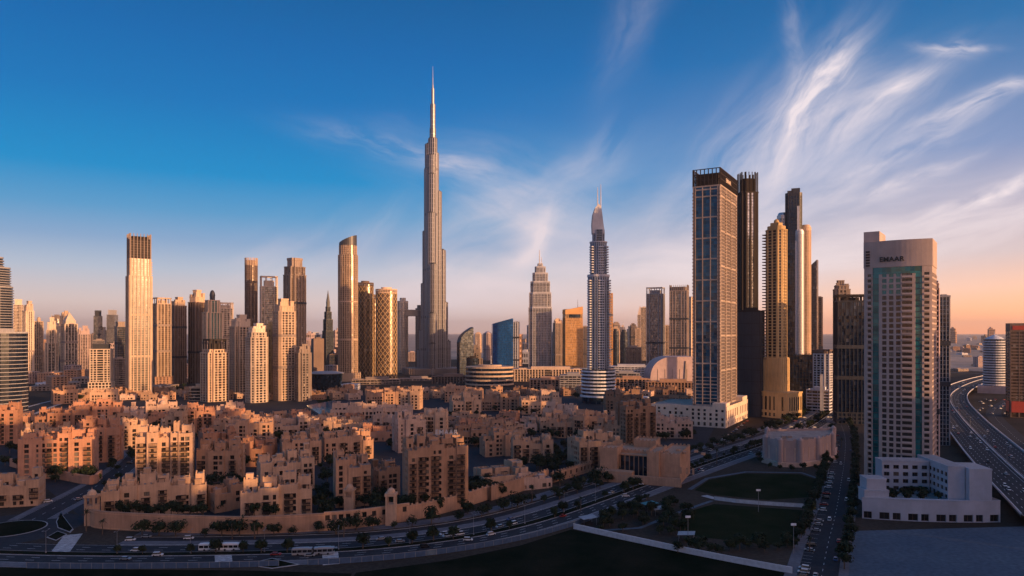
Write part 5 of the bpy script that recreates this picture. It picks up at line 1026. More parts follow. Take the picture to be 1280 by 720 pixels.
# scalloped pink hall by the park
def pink_hall():
    pts = [gp(*q) for q in ((957, 578), (975, 583), (1000, 583.5), (1022, 580), (1040, 574))]; c = (sum(x for x, _ in pts) / 5, sum(y for _, y in pts) / 5); t = thing('pink_hall', 'blank pinkish hall with scalloped corners on a plinth by the park', 'hall', (c[0], c[1], 0)); H = 19.0
    q = [(x - c[0], y - c[1]) for x, y in pts]; back = [(q[-1][0] + 18, q[-1][1] + 38), (q[0][0] + 17, q[0][1] + 44)]; p = q + back; w_, r, n = MB(), MB(), MB()
    w_.prism(p, 0, H, top=False); r.prism(grow(p, -.4), H - 1.4, H - 1)
    for i in range(len(p)):
        a, b = p[i], p[(i + 1) % len(p)]; L = math.hypot(b[0] - a[0], b[1] - a[1]); w_.bar(a, b, .5, H - .01, H + .5, 0, .12); k = max(2, int(L / 7))
        for j in range(k):
            u = (j + .5) / k; x, y = a[0] + (b[0] - a[0]) * u, a[1] + (b[1] - a[1]) * u; nx, ny = (b[1] - a[1]) / L, -(b[0] - a[0]) / L; ux, uy = (b[0] - a[0]) / L, (b[1] - a[1]) / L
            n.bar((x - ux * .5, y - uy * .5), (x + ux * .5, y + uy * .5), .3, 4, H - 5, 0, .16); w_.bar((x - ux * 1.1, y - uy * 1.1), (x + ux * 1.1, y + uy * 1.1), .5, H + .48, H + 1.6, 0, .1)
        w_.lathe([(2.2, 0), (2.2, H + 1), (1.7, H + 1.2), (1.2, H + 2.2), (.1, H + 2.9)], 14, a)
    for i in range(5): r.box(q[1][0] + i * 7, q[1][0] + i * 7 + 3.5, q[1][1] + 8 + (i % 3) * 7, q[1][1] + 11 + (i % 3) * 7, H - 1.1, H + .6 + i % 2)
    pl = MB(); pl.prism(grow(p, 3), 0, 3.2); w_.build('wall', 'rose_stone', t); r.build('roof', 'roof_sand', t); n.build('pilaster', 'sand_pink', t); pl.build('plinth', 'sand_pink', t)
pink_hall()
# fort-like hall with dark glass front, in front of the framed tower
def fort():
    A, B = gp(772, 600), gp(846, 606); t = thing('fort_hall', 'sand fort-like hall with battlements and a big dark glass front by the boulevard', 'hall', (A[0], A[1], 0), math.atan2(B[1] - A[1], B[0] - A[0])); L = math.hypot(B[0] - A[0], B[1] - A[1]); w_, g = MB(), MB(); m_ = w_
    def blk(x0, x1, y0, y1, h):
        w_.box(x0, x1, y0, y1, 0, h)
        for (a, b) in (((x0, y0), (x1, y0)), ((x1, y0), (x1, y1)), ((x1, y1), (x0, y1)), ((x0, y1), (x0, y0))):
            LL = math.hypot(b[0] - a[0], b[1] - a[1]); k = max(2, int(LL / 2.6)); ux, uy = (b[0] - a[0]) / LL, (b[1] - a[1]) / LL
            w_.bar(a, b, .45, h - .02, h + .8, 0, -.03)
            for i in range(k): s = LL * (i + .5) / k; m_.bar((a[0] + ux * (s - .6), a[1] + uy * (s - .6)), (a[0] + ux * (s + .6), a[1] + uy * (s + .6)), .4, h + .78, h + 1.9, 0, -.05)
    blk(-12, 0, -1, 14, 25); blk(-5, L * .55, 10, 34, 22); blk(L * .52, L * .72, -3, 26, 24); blk(L * .72, L * 1.05, 0, 42, 23); blk(L * .1, L * .5, 30, 46, 27); g.box(.5, L * .51, 6, 12, 0, 19.5); w_.box(0, L * .53, 4.5, 12.5, 19.5, 20.6)
    for i in range(7): w_.box(.5 + (L * .5 - 1) * i / 6 - .25, .5 + (L * .5 - 1) * i / 6 + .25, 5.4, 6.2, 0, 19.6)
    w_.box(-14, L * .3, -9, -1.2, 0, 9); w_.box(L * .3, L * 1.1, -8, -6, 0, 6.5)
    for i in range(6): m_.box(L * .75 + i * 4, L * .75 + i * 4 + 1.2, -.35, -.003, 9, 14)
    w_.box(-4.6, L * .5, 10.4, 33.6, 21.9, 22.05); t.scale = (1, 1, .84)
    for i in range(5): w_.box(L * .76 + i * 6, L * .76 + i * 6 + 2.4, 8 + (i % 2) * 9, 11 + (i % 2) * 9, 22.9, 24.6)
    w_.build('wall', 'sand', t); g.build('glazing', 'glass_navy', t)
fort()
# the mall, drum-shaped hotel block, barrel hall, opera house
def mall():
    def slab(label, x0, x1, yt, Y, d, wall, sty='bands', gl='glass_dark', name='mall_block', r=0, over=None, crown='flat'):
        return T(label, x0, x1, yt, Y, r=r, k=d, sty=sty, wall=wall, gl=gl, name=name, cat='mall', over=over, crown=crown)
    slab('long low mall block with pale flat roof, behind the orange-lit tower', 636, 735, 461, 1480, .35, 'cream', 'vert'); slab('low dark-windowed mall block in front of the tiered silver tower', 662, 712, 474, 1290, .5, 'sand', 'vert'); slab('grey terraced mall block between the drum and the round hotel podium', 700, 731, 469, 1230, .8, 'grey_stone', 'bands')
    slab('brown ribbed mall wing next to the spired hotel podium', 765, 812, 473, 1270, .3, 'sand', 'vert'); slab('brown ribbed mall wing below the pale barrel roof', 806, 872, 477, 1220, .3, 'sand', 'vert'); slab('long white mall roof beyond the spired hotel', 752, 822, 458, 1560, .4, 'white_wall', 'bands'); slab('low grey hall with rooflights in front of the white mall roof', 764, 800, 466, 1380, .5, 'grey_stone', 'curtain')
    slab('dim terrace block at the foot of the tallest tower', 500, 545, 473, 1500, .4, 'taupe', 'bands'); slab('long shadowed block between the tallest tower and the drum', 540, 590, 470, 1420, .3, 'brownstone', 'vert'); slab('low lakeside pavilion below the lattice towers', 440, 500, 474, 1400, .3, 'taupe', 'bands')
    Y = 1330; X = gx(612, Y); t = thing('drum_building', 'broad drum-shaped building with lit stone floor bands', 'building', push((X, Y), 34)); p = oval(62 * Y / F, 70, 34); g, c = MB(), MB(); zt = hz(459, Y); g.prism(scaled(p, .97), 0, zt)
    for i in range(5): z = 2 + i * (zt - 5) / 4; c.prism(grow(p, -.1 * i), z, z + 3.2, bottom=True)
    c.prism(scaled(p, .5), zt, zt + 3); g.build('glazing', 'glass_navy', t); c.build('floor_band', 'cream', t)
    Y = 1400; x0, x1 = gx(813, Y), gx(868, Y); t = thing('barrel_hall', 'big pale barrel-vaulted roof hall above the brown mall wing', 'hall', ((x0 + x1) / 2, Y + 30, 0)); w_ = (x1 - x0); zt = hz(446, Y); n = 14; b = MB(); q = [(-w_/2 * math.cos(math.pi * i / (2 * n)), 8 + (zt - 8) * math.sin(math.pi * i / (2 * n)) ** .8) for i in range(n + 1)] + [(w_/2, zt)]
    for i in range(len(q) - 1): b.face([(q[i][0], -30, q[i][1]), (q[i + 1][0], -30, q[i + 1][1]), (q[i + 1][0], 40, q[i + 1][1]), (q[i][0], 40, q[i][1])])
    b.face([(x, -30, z) for x, z in q] + [(w_/2, -30, 0), (-w_/2, -30, 0)]); b.face([(x, 40, z) for x, z in q] + [(w_/2, 40, 0), (-w_/2, 40, 0)]); b.face([(w_/2, -30, 0), (w_/2, 40, 0), (w_/2, 40, zt), (w_/2, -30, zt)]); b.face([(-w_/2, -30, 0), (-w_/2, 40, 0), (-w_/2, 40, 8), (-w_/2, -30, 8)]); f = MB()
    for i in range(1, 6): f.box(-w_/2 + w_ * i / 6 - .4, -w_/2 + w_ * i / 6 + .4, -30.5, -29.9, 0, zt * .55)
    f.prism(moved(rect(6, 2), w_ * .3, -31), 0, zt * .85, poly2=moved(rect(1, 2), w_ * .3, -31)); b.build('vault', 'rose_stone', t); f.build('rib', 'taupe', t)
    Y = 1180; X = gx(407, Y); t = thing('opera_hall', 'dark boat-shaped opera hall under a pale overhanging roof', 'hall', push((X, Y), 30), .2); p = oval(46 * Y / F, 62, 30); g, r = MB(), MB(); zt = hz(468, Y); g.prism(scaled(p, .78), 0, zt, poly2=scaled(p, .95)); facade(r, scaled(p, .8), 0, 6, 6, .8, .3, 6, .6, .4); r.lathe([(46 * Y / F / 2, zt), (46 * Y / F / 2 + .5, zt + .8), (20, zt + 3.2), (.01, zt + 3.9)], 30, sy_=62 / (46 * Y / F)); g.build('glazing', 'glass_navy', t); r.build('roof', 'grey_stone', t)
mall()
# ------------------------------------------------------------------ the old-style quarter of sand coloured houses
H_ = townhouse
# front row along the boulevard wall
H_('wide low sand house with dark balconies just behind the boulevard wall, nearest the roundabout street', 128, 263, 588, 646, r=-5, k=.28, seed=1, wall='sand_pale', bays=6, windtower=0, steps=.6, wh=1.9)
H_('sand house with tall dark balcony bays, second along the boulevard wall', 301, 393, 588, 651, r=-4, k=.5, seed=2, wall='sand_pale', bays=4, steps=.6, wh=2.0, sp=3.4)
H_('narrow terraced sand house with a blue roof tank, third along the boulevard wall', 414, 464, 556, 634, r=6, k=1.3, seed=3, wall='sand', bays=3, steps=1.2)
H_('tall sand apartment tower with roof letters behind the boulevard wall', 499, 587, 541, 640, r=14, k=.62, seed=4, wall='sand', bays=5, steps=.7, wh=1.8, sp=3.6, name='apartment_tower', cat='tower', balc=.9)
H_('tall block with stepped centre and balcony columns behind the wide low house', 169, 246, 527, 606, r=-8, k=.5, seed=5, wall='sand_pale', bays=5, steps=.8, windtower=0, name='apartment_block', cat='apartment block', balc=.9)
H_('square sand block with few windows, in front of the orange-lit block', 244, 309, 548, 602, r=-18, k=.7, seed=6, wall='sand', bays=3, windtower=1)
H_('long reddish house with many balconies on a terrace wall beside the side street', 22, 127, 533, 598, r=-14, k=.4, seed=7, wall='sand_red', bays=6, steps=.7)
H_('pale house with a flat roof terrace at the edge of the picture above the roundabout', -30, 62, 578, 634, r=-16, k=.6, seed=8, wall='sand_pale', bays=4, steps=1.2, merl=False)
H_('tall reddish corner block at the head of the side street', 104, 157, 516, 578, r=-20, k=.8, seed=9, wall='sand_red', bays=3, balc=1)
H_('stepped sand house between the square block and the balcony-bay house', 318, 394, 558, 616, r=10, k=.7, seed=10, wall='sand_pale', bays=4, windtower=1)
H_('reddish house cut by the picture edge under the dark banded block', -24, 31, 502, 556, r=-14, k=.8, seed=11, wall='sand_red', bays=3)
H_('pale low house with a small dome behind the long reddish house', 26, 93, 527, 566, r=-10, k=.6, seed=12, wall='sand_pale', bays=4, dome=1, steps=.6)
H_('low reddish house cluster behind the pale domed one', 43, 117, 507, 541, r=-12, k=.6, seed=13, wall='sand_red', bays=4, steps=.7)
H_('terraced reddish house climbing beside the tall corner block', 86, 158, 498, 537, r=-10, k=.7, seed=14, wall='sand_red', bays=4, windtower=1)
H_('terraced house with wind tower behind the stepped sand house', 348, 402, 538, 583, r=8, k=.8, seed=15, wall='sand', bays=3, windtower=2)
H_('orange-lit block with dark balcony columns below the tower cluster', 231, 271, 501, 545, r=-6, k=.7, seed=16, wall='sand_red', bays=3, balc=1)
H_('whitish domed house at the foot of the ribbed tower', 180, 225, 497, 529, r=6, k=.6, seed=17, wall='sand_pink', bays=3, dome=1, balc=1)
H_('whitish house with stepped gables between the orange-lit block and the round cream tower', 269, 307, 502, 530, r=-5, k=.7, seed=18, wall='sand_pink', bays=3)
H_('sand house with deep shaded front below the round cream tower', 281, 347, 514, 556, r=-12, k=.7, seed=19, wall='sand', bays=4)
H_('low reddish roofs behind the square sand block', 246, 300, 533, 566, r=12, k=.8, seed=20, wall='sand_red', bays=3, windtower=1)
H_('cream corner house next to the whitish domed one', 205, 238, 506, 548, r=-25, k=.9, seed=21, wall='sand_pale', bays=2)
H_('long arcaded house with rows of small arches near the lake', 413, 519, 502, 533, r=-4, k=.35, seed=22, wall='sand_pink', bays=5, steps=.35, sp=4.4, ww=2.0, wh=2.2)
H_('pale house with dark slit windows in front of the lit domed house', 488, 533, 513, 566, r=20, k=.9, seed=23, wall='sand_pink', bays=3, steps=.9)
H_('tall sunlit house with twin domes on its roof', 527, 562, 507, 556, r=-10, k=.9, seed=24, wall='sand_pale', bays=2, dome=2, steps=.4)
H_('house with blocky square windows beyond the twin domed house', 560, 602, 490, 522, r=14, k=.8, seed=25, wall='sand_pale', bays=3, windtower=1, steps=1.1)
H_('low terraced houses in front of the drum-shaped building', 602, 652, 487, 514, r=-10, k=.7, seed=26, wall='sand', bays=4)
H_('courtyard house with corner dome behind the lit terraces', 637, 692, 538, 579, r=8, k=.6, seed=27, wall='sand_pale', bays=4, dome=1, balc=.8)
H_('shaded sand house joined to the courtyard house with corner dome', 597, 646, 533, 571, r=18, k=.8, seed=28, wall='sand', bays=3)
H_('broad house with pale corner bays and balconies behind the arcaded street wall', 706, 781, 536, 588, r=26, k=.7, seed=29, wall='sand_pale', bays=4, balc=.9)
H_('cluster of stepped pale roofs between the two courtyard houses', 686, 738, 511, 548, r=-12, k=.8, seed=30, wall='sand', bays=4)
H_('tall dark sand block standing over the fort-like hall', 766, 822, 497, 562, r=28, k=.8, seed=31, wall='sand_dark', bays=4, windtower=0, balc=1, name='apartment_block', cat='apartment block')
H_('orange-lit houses at the foot of the framed tower', 819, 866, 493, 522, r=-16, k=.7, seed=32, wall='sand_red', bays=3, windtower=1)
H_('sunlit two-level terraced pavilion on the street wall, stepping down to the boulevard', 588, 662, 575, 612, r=22, k=.8, seed=33, wall='sand_pale', bays=3, steps=.8, balc=0, merl=False)
H_('low white pavilion at the street end of the sunlit terraces', 640, 688, 588, 612, r=26, k=.5, seed=34, wall='sand_pink', bays=2, steps=.6, balc=0, merl=False)
H_('rank of sand houses behind the narrow terraced house', 398, 468, 534, 576, r=10, k=.8, seed=35, wall='sand', bays=4, windtower=1)
H_('low lit houses with pergolas next to the lake promenade', 450, 516, 528, 552, r=-8, k=.6, seed=36, wall='sand_red', bays=4, steps=.6)
H_('sand houses under the arcaded house, with a small lit gable', 404, 470, 520, 547, r=-14, k=.6, seed=37, wall='sand_pale', bays=4, steps=.6)
H_('pinkish roofs between the round cream tower and the opera lawn', 336, 402, 517, 546, r=6, k=.7, seed=38, wall='sand_pink', bays=4, windtower=1)
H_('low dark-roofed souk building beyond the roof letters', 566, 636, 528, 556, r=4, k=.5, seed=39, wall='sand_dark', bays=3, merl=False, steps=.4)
H_('far sand houses in front of the long shadowed block', 455, 520, 484, 506, r=6, k=.5, seed=40, wall='sand', bays=5, steps=.7)
H_('single bright lit house rising over the far roofs', 500, 530, 482, 512, r=-14, k=.9, seed=41, wall='sand_pale', bays=2, windtower=1)
H_('far row of stepped sand houses below the drum-shaped building', 556, 606, 480, 503, r=-6, k=.6, seed=42, wall='sand', bays=4)
H_('far sand houses between drum-shaped building and mall terraces', 648, 702, 490, 518, r=8, k=.6, seed=43, wall='sand_pale', bays=4)
H_('sand terraces near the round banded hotel podium', 678, 724, 502, 530, r=-18, k=.7, seed=44, wall='sand_pink', bays=3, windtower=1)
H_('stepped brownish houses behind the tall dark sand block', 752, 804, 486, 516, r=10, k=.7, seed=45, wall='sand_dark', bays=4)
H_('pale low hall between the dark sand block and the stone podium', 812, 866, 518, 548, r=6, k=.6, seed=46, wall='sand_pink', bays=3, merl=False, steps=.4)
H_('reddish house behind the fort-like hall', 742, 782, 520, 560, r=-14, k=.8, seed=47, wall='sand', bays=3, windtower=1)
H_('sand house half hidden behind the tall block with stepped centre', 146, 186, 520, 562, r=16, k=.8, seed=48, wall='sand_pale', bays=3)
H_('low lit house in front of the white gridded hotel', 112, 150, 486, 512, r=-8, k=.6, seed=49, wall='sand_pale', bays=2)
H_('sandy low house beside the wide road by the dark banded block', 62, 98, 481, 505, r=12, k=.7, seed=50, wall='sand', bays=2, merl=False)
H_('small terrace house between the wide low house and its taller neighbour', 258, 304, 598, 640, r=20, k=.6, seed=51, wall='sand', bays=2, balc=.3)
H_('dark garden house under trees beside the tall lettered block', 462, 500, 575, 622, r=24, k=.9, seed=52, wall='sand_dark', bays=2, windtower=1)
H_('sand house between the stepped one and the rank behind it', 300, 350, 544, 584, r=-20, k=.8, seed=53, wall='sand_red', bays=3)
H_('pale roofs with a row of wind towers behind the side street head', 150, 184, 508, 536, r=-20, k=.8, seed=54, wall='sand_pink', bays=3, windtower=2)
H_('far cream terrace under the spired hotel podium', 716, 760, 512, 540, r=16, k=.7, seed=55, wall='sand', bays=3)
H_('whitish house with small balconies behind the pale slit-windowed one', 466, 498, 509, 546, r=-20, k=.8, seed=56, wall='sand_pink', bays=2)
# the many small houses packed between the ones above
def small_protos(label, walls, s0, group, far):
    out = []
    for i, (wl, px0, px1, yt) in enumerate(walls):
        h = townhouse(label, px0, px1, yt, 545 if not far else 508, r=(-14, 12, 24, -22)[i % 4], k=.85, wall=wl, seed=s0 + i, bays=2, windtower=i % 2, steps=.8, group=group, name='sand_house', balc=.5); HOUSES.pop(); out.append(h)
    return out
def fill(protos_, label, py0, py1, stp, px0, px1, rng, rad_, ang, limit):
    n = 0; py = py0
    while py < py1:
        Yc = gy(py); px = px0 + rng.uniform(0, 12)
        while px < px1:
            x, y = gp(px + rng.uniform(-5, 5), py + rng.uniform(-2, 2)); r_ = rad_ * rng.uniform(.9, 1.15)
            ok = all(math.hypot(x - a, y - b) > (c + r_) * .80 for a, b, c in HOUSES) and (y - 430) > .0 and n < limit and all(math.hypot(x - p[0], y - p[1]) > r_ + 36 for p in BLVD) and all(math.hypot(x - p[0], y - p[1]) > r_ + 13 for p in LST)
            if ok:
                HOUSES.append((x, y, r_)); pr = protos_[n % len(protos_)]; a = -math.atan2(x, y) + rad(rng.choice(ang)); sz = rng.uniform(.8, 1.15)
                if n < len(protos_): pr.location = (x, y, 0); pr.rotation_euler = (0, 0, a)
                else: copy_tree(pr, (x, y, 0), a, sc=(rng.uniform(.9, 1.1), rng.uniform(.9, 1.1), sz))
                n += 1
            px += rad_ * F / Yc * .8
        py += stp
    return n
gf = random.Random(17)
L1_ = 'small stepped sand house packed in the rows behind the larger houses of the quarter'
n1 = fill(small_protos(L1_, (('sand', 400, 434, 522), ('sand_pale', 440, 470, 526), ('sand_red', 480, 516, 520), ('sand_pink', 520, 550, 528)), 201, 'small houses of the sand quarter', False), L1_, 532, 606, 7, 20, 800, gf, 11, (-20, -8, 10, 22), 70)
L2_ = 'tiny far sand house in the roofscape below the towers and the drum-shaped building'
n2 = fill(small_protos(L2_, (('sand_pale', 400, 424, 496), ('sand', 440, 462, 494), ('sand_pink', 480, 506, 497), ('sand_dark', 520, 546, 493)), 221, 'far houses of the sand quarter', True), L2_, 493, 531, 5, 100, 868, gf, 14, (-20, -8, 10, 22), 80)
print('small houses', n1, n2)
# roof letters of the tall sand tower, standing on its roof edge
Yr = 415.0; zr = hz(543, Yr)
sg = put_letters('EMAAR', 3.8, None, (gx(558, Yr), Yr, zr), -.02, 'steel_pale', .2, 1.1); sg.name = 'roof_letters'
fr = MB(); fr.box(-8.0, 8.0, .25, .45, -.4, -.1)
for x in (-6, -3, 0, 3, 6): fr.box(x - .08, x + .08, .35, .5, -3.0, 3.2)
fr.build('sign_frame', 'metal_grey', sg); tag(sg, 'silver EMAAR roof letters on the tall sand tower', 'sign')
# the long crenellated wall along the boulevard
def street_wall(label, pix, h, z0=0, open_from=None, merl=True, mat='sand', th=1.2):
    pts = smooth([gp(*p) for p in pix], 5); t = thing('perimeter_wall', label, 'wall', (pts[0][0], pts[0][1], 0)); q = [(x - pts[0][0], y - pts[0][1]) for x, y in pts]; w_, m_ = MB(), MB(); pn = []
    for i in range(len(q) - 1):
        a, b = q[i], q[i + 1]; L = math.hypot(b[0] - a[0], b[1] - a[1]); n = max(1, int(L / 4.2)); ux, uy = (b[0] - a[0]) / L, (b[1] - a[1]) / L; nx, ny = uy, -ux
        opn = open_from and open_from[0] <= i / len(q) <= open_from[1]
        wallface(w_, a, b, 0, h, [(L * (j + .5) / n - 1.15, L * (j + .5) / n + 1.15) for j in range(n)] if opn else [], [(h - 4.4, h - 1.6)] if opn else [], .7, pn)
        B = lambda p, o: (p[0] - nx * o, p[1] - ny * o)
        w_.face([(*a, h), (*b, h), (*B(b, th), h), (*B(a, th), h)]); w_.face([(*B(b, th), 0), (*B(a, th), 0), (*B(a, th), h), (*B(b, th), h)]); m_.bar(a, b, .25, .5, .9, 0, .12); m_.bar(a, b, .25, h - 1.1, h - .8, 0, .12)
        if merl:
            k = max(1, int(L / 2.6))
            for j in range(k): s = L * (j + .5) / k; w_.bar((a[0] + ux * (s - .65), a[1] + uy * (s - .65)), (a[0] + ux * (s + .65), a[1] + uy * (s + .65)), .5, h - .02, h + 1.0, 0, -.02)
    w_.build('wall', mat, t); m_.build('string_course', mat, t); place_panes(pn, t); return t
street_wall('long plain sand retaining wall along the boulevard below the wide low house', [(112, 652), (118, 660), (170, 664), (240, 667), (300, 668.5), (350, 667), (405, 664)], 9.0, merl=False)
street_wall('arcaded sand wall with a row of dark arched openings along the boulevard', [(405, 664), (450, 660), (512, 651)], 9.5, open_from=(0, 1), merl=False)
street_wall('crenellated sand wall curving past the tall sand tower', [(512, 651), (545, 644), (582, 634), (612, 624)], 8.0)
street_wall('sloping sand wall with merlons below the sunlit terraces', [(614, 626), (650, 615), (686, 603)], 8.5)
street_wall('arcaded wall with small arches running up to the fort-like hall', [(690, 604), (725, 594), (768, 580)], 7.0, open_from=(0, 1))
street_wall('terrace wall under the long reddish house by the side street', [(12, 583), (60, 596), (112, 606), (128, 598)], 6.0, merl=False, mat='sand_red')
def kiosk(label, px, py, h, mat='sand_pale'):
    x, y = gp(px, py); t = thing('gate_turret', label, 'turret', (x, y, 0)); w_, d = MB(), MB()
    w_.box(-2.6, 2.6, -2.6, 2.6, 0, h * .62)
    for ax in (-2.1, 2.1):
        for ay in (-2.1, 2.1): w_.box(ax - .5, ax + .5, ay - .5, ay + .5, h * .62, h * .85)
    w_.box(-3, 3, -3, 3, h * .85, h * .93); d.lathe([(2.3, h * .93)] + [(2.3 * math.cos(u), h * .93 + 2.6 * math.sin(u)) for u in [i * math.pi / 14 for i in range(1, 7)]] + [(.1, h * .93 + 2.9), (.05, h * .93 + 4)], 16); w_.build('base', mat, t); d.build('dome', mat, t)
kiosk('small domed turret at the roundabout end of the boulevard wall', 115, 656, 17); kiosk('domed gate turret in the arcaded wall, before the tall sand tower', 489, 656, 18); kiosk('domed gate turret beside the narrow terraced house', 437, 640, 14)
# ------------------------------------------------------------------ trees
def leaf_mesh(seed, rx, rz_, n, ls, mat='leaf_dark'):
    g = random.Random(seed); mb = MB(); lobes = [(g.uniform(-.5, .5) * rx, g.uniform(-.5, .5) * rx, g.uniform(-.35, .5) * rz_, g.uniform(.4, .68)) for _ in range(9)]
    for i in range(n):
        lx, ly, lz, lr = lobes[i % 9]; d = Vector((g.gauss(0, 1), g.gauss(0, 1), g.gauss(0, 1))).normalized() * (g.random() ** .45)
        c = Vector((lx + d.x * rx * lr, ly + d.y * rx * lr, lz + d.z * rz_ * lr)); nrm = (d + Vector((g.uniform(-.6, .6), g.uniform(-.6, .6), g.uniform(-.2, .9)))).normalized(); u = nrm.orthogonal().normalized(); v_ = nrm.cross(u); s = ls * g.uniform(.6, 1.3)
        mb.face([tuple(c + u * s), tuple(c + v_ * s * .7), tuple(c - u * s), tuple(c - v_ * s * .7)])
    return mb.mesh('crown', mat)
def make_tree(label, seed, h, rx, rz_, group, name='street_tree', n=420, ls=.55):
    t = thing(name, label, 'tree', (0, 0, -50), 0, group); g = random.Random(seed + 99); tr = MB(); zt = h - rz_ * 1.0
    tr.tube((0, 0, -.3), (.1, .05, zt * .6), .28, .2, 7); tr.tube((.1, .05, zt * .6), (0, 0, h - rz_ * .3), .2, .07, 6)
    for i in range(5):
        a = i * 1.26 + g.random(); tr.tube((.08, .04, zt * (.55 + .1 * i)), (math.cos(a) * rx * .6, math.sin(a) * rx * .6, zt + rz_ * (.2 + .25 * g.random())), .12, .04, 5)
    tr.build('trunk', 'bark', t); link_obj('crown', leaf_mesh(seed, rx, rz_, n, ls), t, (0, 0, h - rz_)); return t
def make_palm(label, seed, h, group):
    t = thing('palm_tree', label, 'tree', (0, 0, -50), 0, group); g = random.Random(seed); tr, fr = MB(), MB()
    for i in range(6): tr.tube((.12 * math.sin(i), .1 * math.cos(i * 1.3), h * i / 6 - (.2 if i == 0 else 0)), (.12 * math.sin(i + 1), .1 * math.cos((i + 1) * 1.3), h * (i + 1) / 6), .3 - .02 * i, .28 - .02 * i, 8)
    for i in range(22):
        a = i * 2.4 + g.uniform(-.2, .2); e = g.uniform(-.2, 1.1); L = g.uniform(2.4, 3.4); p = Vector((0, 0, h)); d = Vector((math.cos(a) * math.cos(e), math.sin(a) * math.cos(e), math.sin(e))); side = Vector((-math.sin(a), math.cos(a), 0))
        for k in range(5):
            q = p + d * L / 5; w0, w1 = .38 * (1 - k / 5) + .05, .38 * (1 - (k + 1) / 5) + .03; fr.face([tuple(p - side * w0), tuple(p + side * w0), tuple(q + side * w1), tuple(q - side * w1)]); p = q; d = (d + Vector((0, 0, -.28))).normalized()
    tr.build('trunk', 'bark', t); fr.build('crown', 'leaf_palm', t); return t
def plant(protos, spots, z=0.0, smin=.8, smax=1.2, rng=random.Random(5)):
    for i, (x, y) in enumerate(spots):
        pr = protos[i % len(protos)]; s = rng.uniform(smin, smax)
        if not pr.get('used'): pr['used'] = 1; pr.location = (x, y, z); pr.scale = (s,) * 3; pr.rotation_euler = (0, 0, rng.uniform(0, 6.28))
        else: c = copy_tree(pr, (x, y, z), rng.uniform(0, 6.28), sc=s)
def protos(label, group, sizes, **kw): return [make_tree(label, 31 + 7 * i + len(group), *s, group, **kw) for i, s in enumerate(sizes)]
def along(c, o, step, jit, a=0.0, b=1.0, rng=random.Random(8)):
    cc = offset(c, o); out = []; acc = 0.0; nxt = step * .5; tot = sum(math.hypot(cc[i + 1][0] - cc[i][0], cc[i + 1][1] - cc[i][1]) for i in range(len(cc) - 1))
    for i in range(len(cc) - 1):
        L = math.hypot(cc[i + 1][0] - cc[i][0], cc[i + 1][1] - cc[i][1])
        while acc + L >= nxt:
            f = (nxt - acc) / L; p = (cc[i][0] + (cc[i + 1][0] - cc[i][0]) * f + rng.uniform(-jit, jit), cc[i][1] + (cc[i + 1][1] - cc[i][1]) * f + rng.uniform(-jit, jit))
            if a <= nxt / tot <= b: out.append(p)
            nxt += step
        acc += L
    return out
A = protos('round dark street tree in the planted strip between boulevard and sand wall', 'street trees below the sand wall', [(7.2, 4.2, 3.0), (6.6, 3.8, 2.8), (7.8, 4.5, 3.2)])
plant(A, [p for p in along(B2, 28.6, 9.5, 2.6, .0, .93) if R.random() < .95], .1, .6, 1.35)
A = protos('smaller dark tree in the median of the boulevard', 'median trees on the boulevard', [(5.5, 2.6, 2.1), (6, 3.0, 2.2)], name='median_tree')
plant(A, [p for p in along(BLVD, 0, 11, 1.4, .05, .9) if R.random() < .75], .15, .55, 1.35)
A = protos('dark tree on the far-side pavement edge of the boulevard, next to the road', 'trees on the boulevard pavement', [(6.5, 2.8, 2.4), (6, 3.1, 2.2)])
plant(A, along(B2, 21.3, 23, 2, .2, .9), .1, .8, 1.2)
A = protos('dark bushy tree in the park strip between boulevard and lawns', 'park trees', [(6.5, 3.4, 2.6), (7.5, 3.6, 2.8), (5, 3, 2)], name='park_tree')
g = random.Random(21); sp = [gp(g.uniform(735, 860), g.uniform(622, 668)) for _ in range(40)]; sp = [p for p in sp if min(math.hypot(p[0] - q[0], p[1] - q[1]) for q in BLVD) > 20]
sp += [gp(*q) for q in ((720, 613), (738, 606), (760, 603), (770, 598), (782, 596), (800, 592), (812, 588), (824, 586), (836, 580), (750, 611), (700, 622), (680, 628))] + [gp(850 + 12 * i + g.uniform(-3, 3), 688 + g.uniform(-5, 5)) for i in range(13)] + [gp(836 + g.uniform(-6, 6), 632 + 6 * i) for i in range(7)]
plant(A, sp, .05, .7, 1.25)
A = protos('dark round tree lining the street of parked cars', 'trees along the parking street', [(7, 3.2, 2.6), (8, 3.6, 3.0)])
plant(A, along(SST, -8, 9.5, .8, .08, .98) + along(SST, 11.8, 9, 1.2, .12, .8), .17, .8, 1.25)
A = protos('dark tree around the pink hall', 'trees around the pink hall', [(6, 3, 2.4), (7, 3.2, 2.6)])
plant(A, [gp(*q) for q in ((962, 585), (975, 588), (990, 589), (1004, 589), (1020, 587), (1038, 581), (1046, 575), (950, 580), (948, 572))], .05, .6, 1.1)
A = protos('dense dark garden tree between the sand houses', 'garden trees of the sand quarter', [(9, 4.2, 3.4), (10.5, 4.6, 3.8), (7.5, 3.8, 3.0)], n=480, ls=.62, name='garden_tree')
gs = []
for _ in range(2600):
    if len(gs) > 130: break
    q = gp(g.uniform(40, 870), g.choice((g.uniform(548, 640), g.uniform(515, 560)))); d_ = min(math.hypot(q[0] - a, q[1] - b) - c * .85 for a, b, c in HOUSES)
    if 1.5 < d_ < 14 and min(math.hypot(q[0] - p[0], q[1] - p[1]) for p in BLVD) > 42 and min(math.hypot(q[0] - p[0], q[1] - p[1]) for p in LST) > 11: gs.append(q)
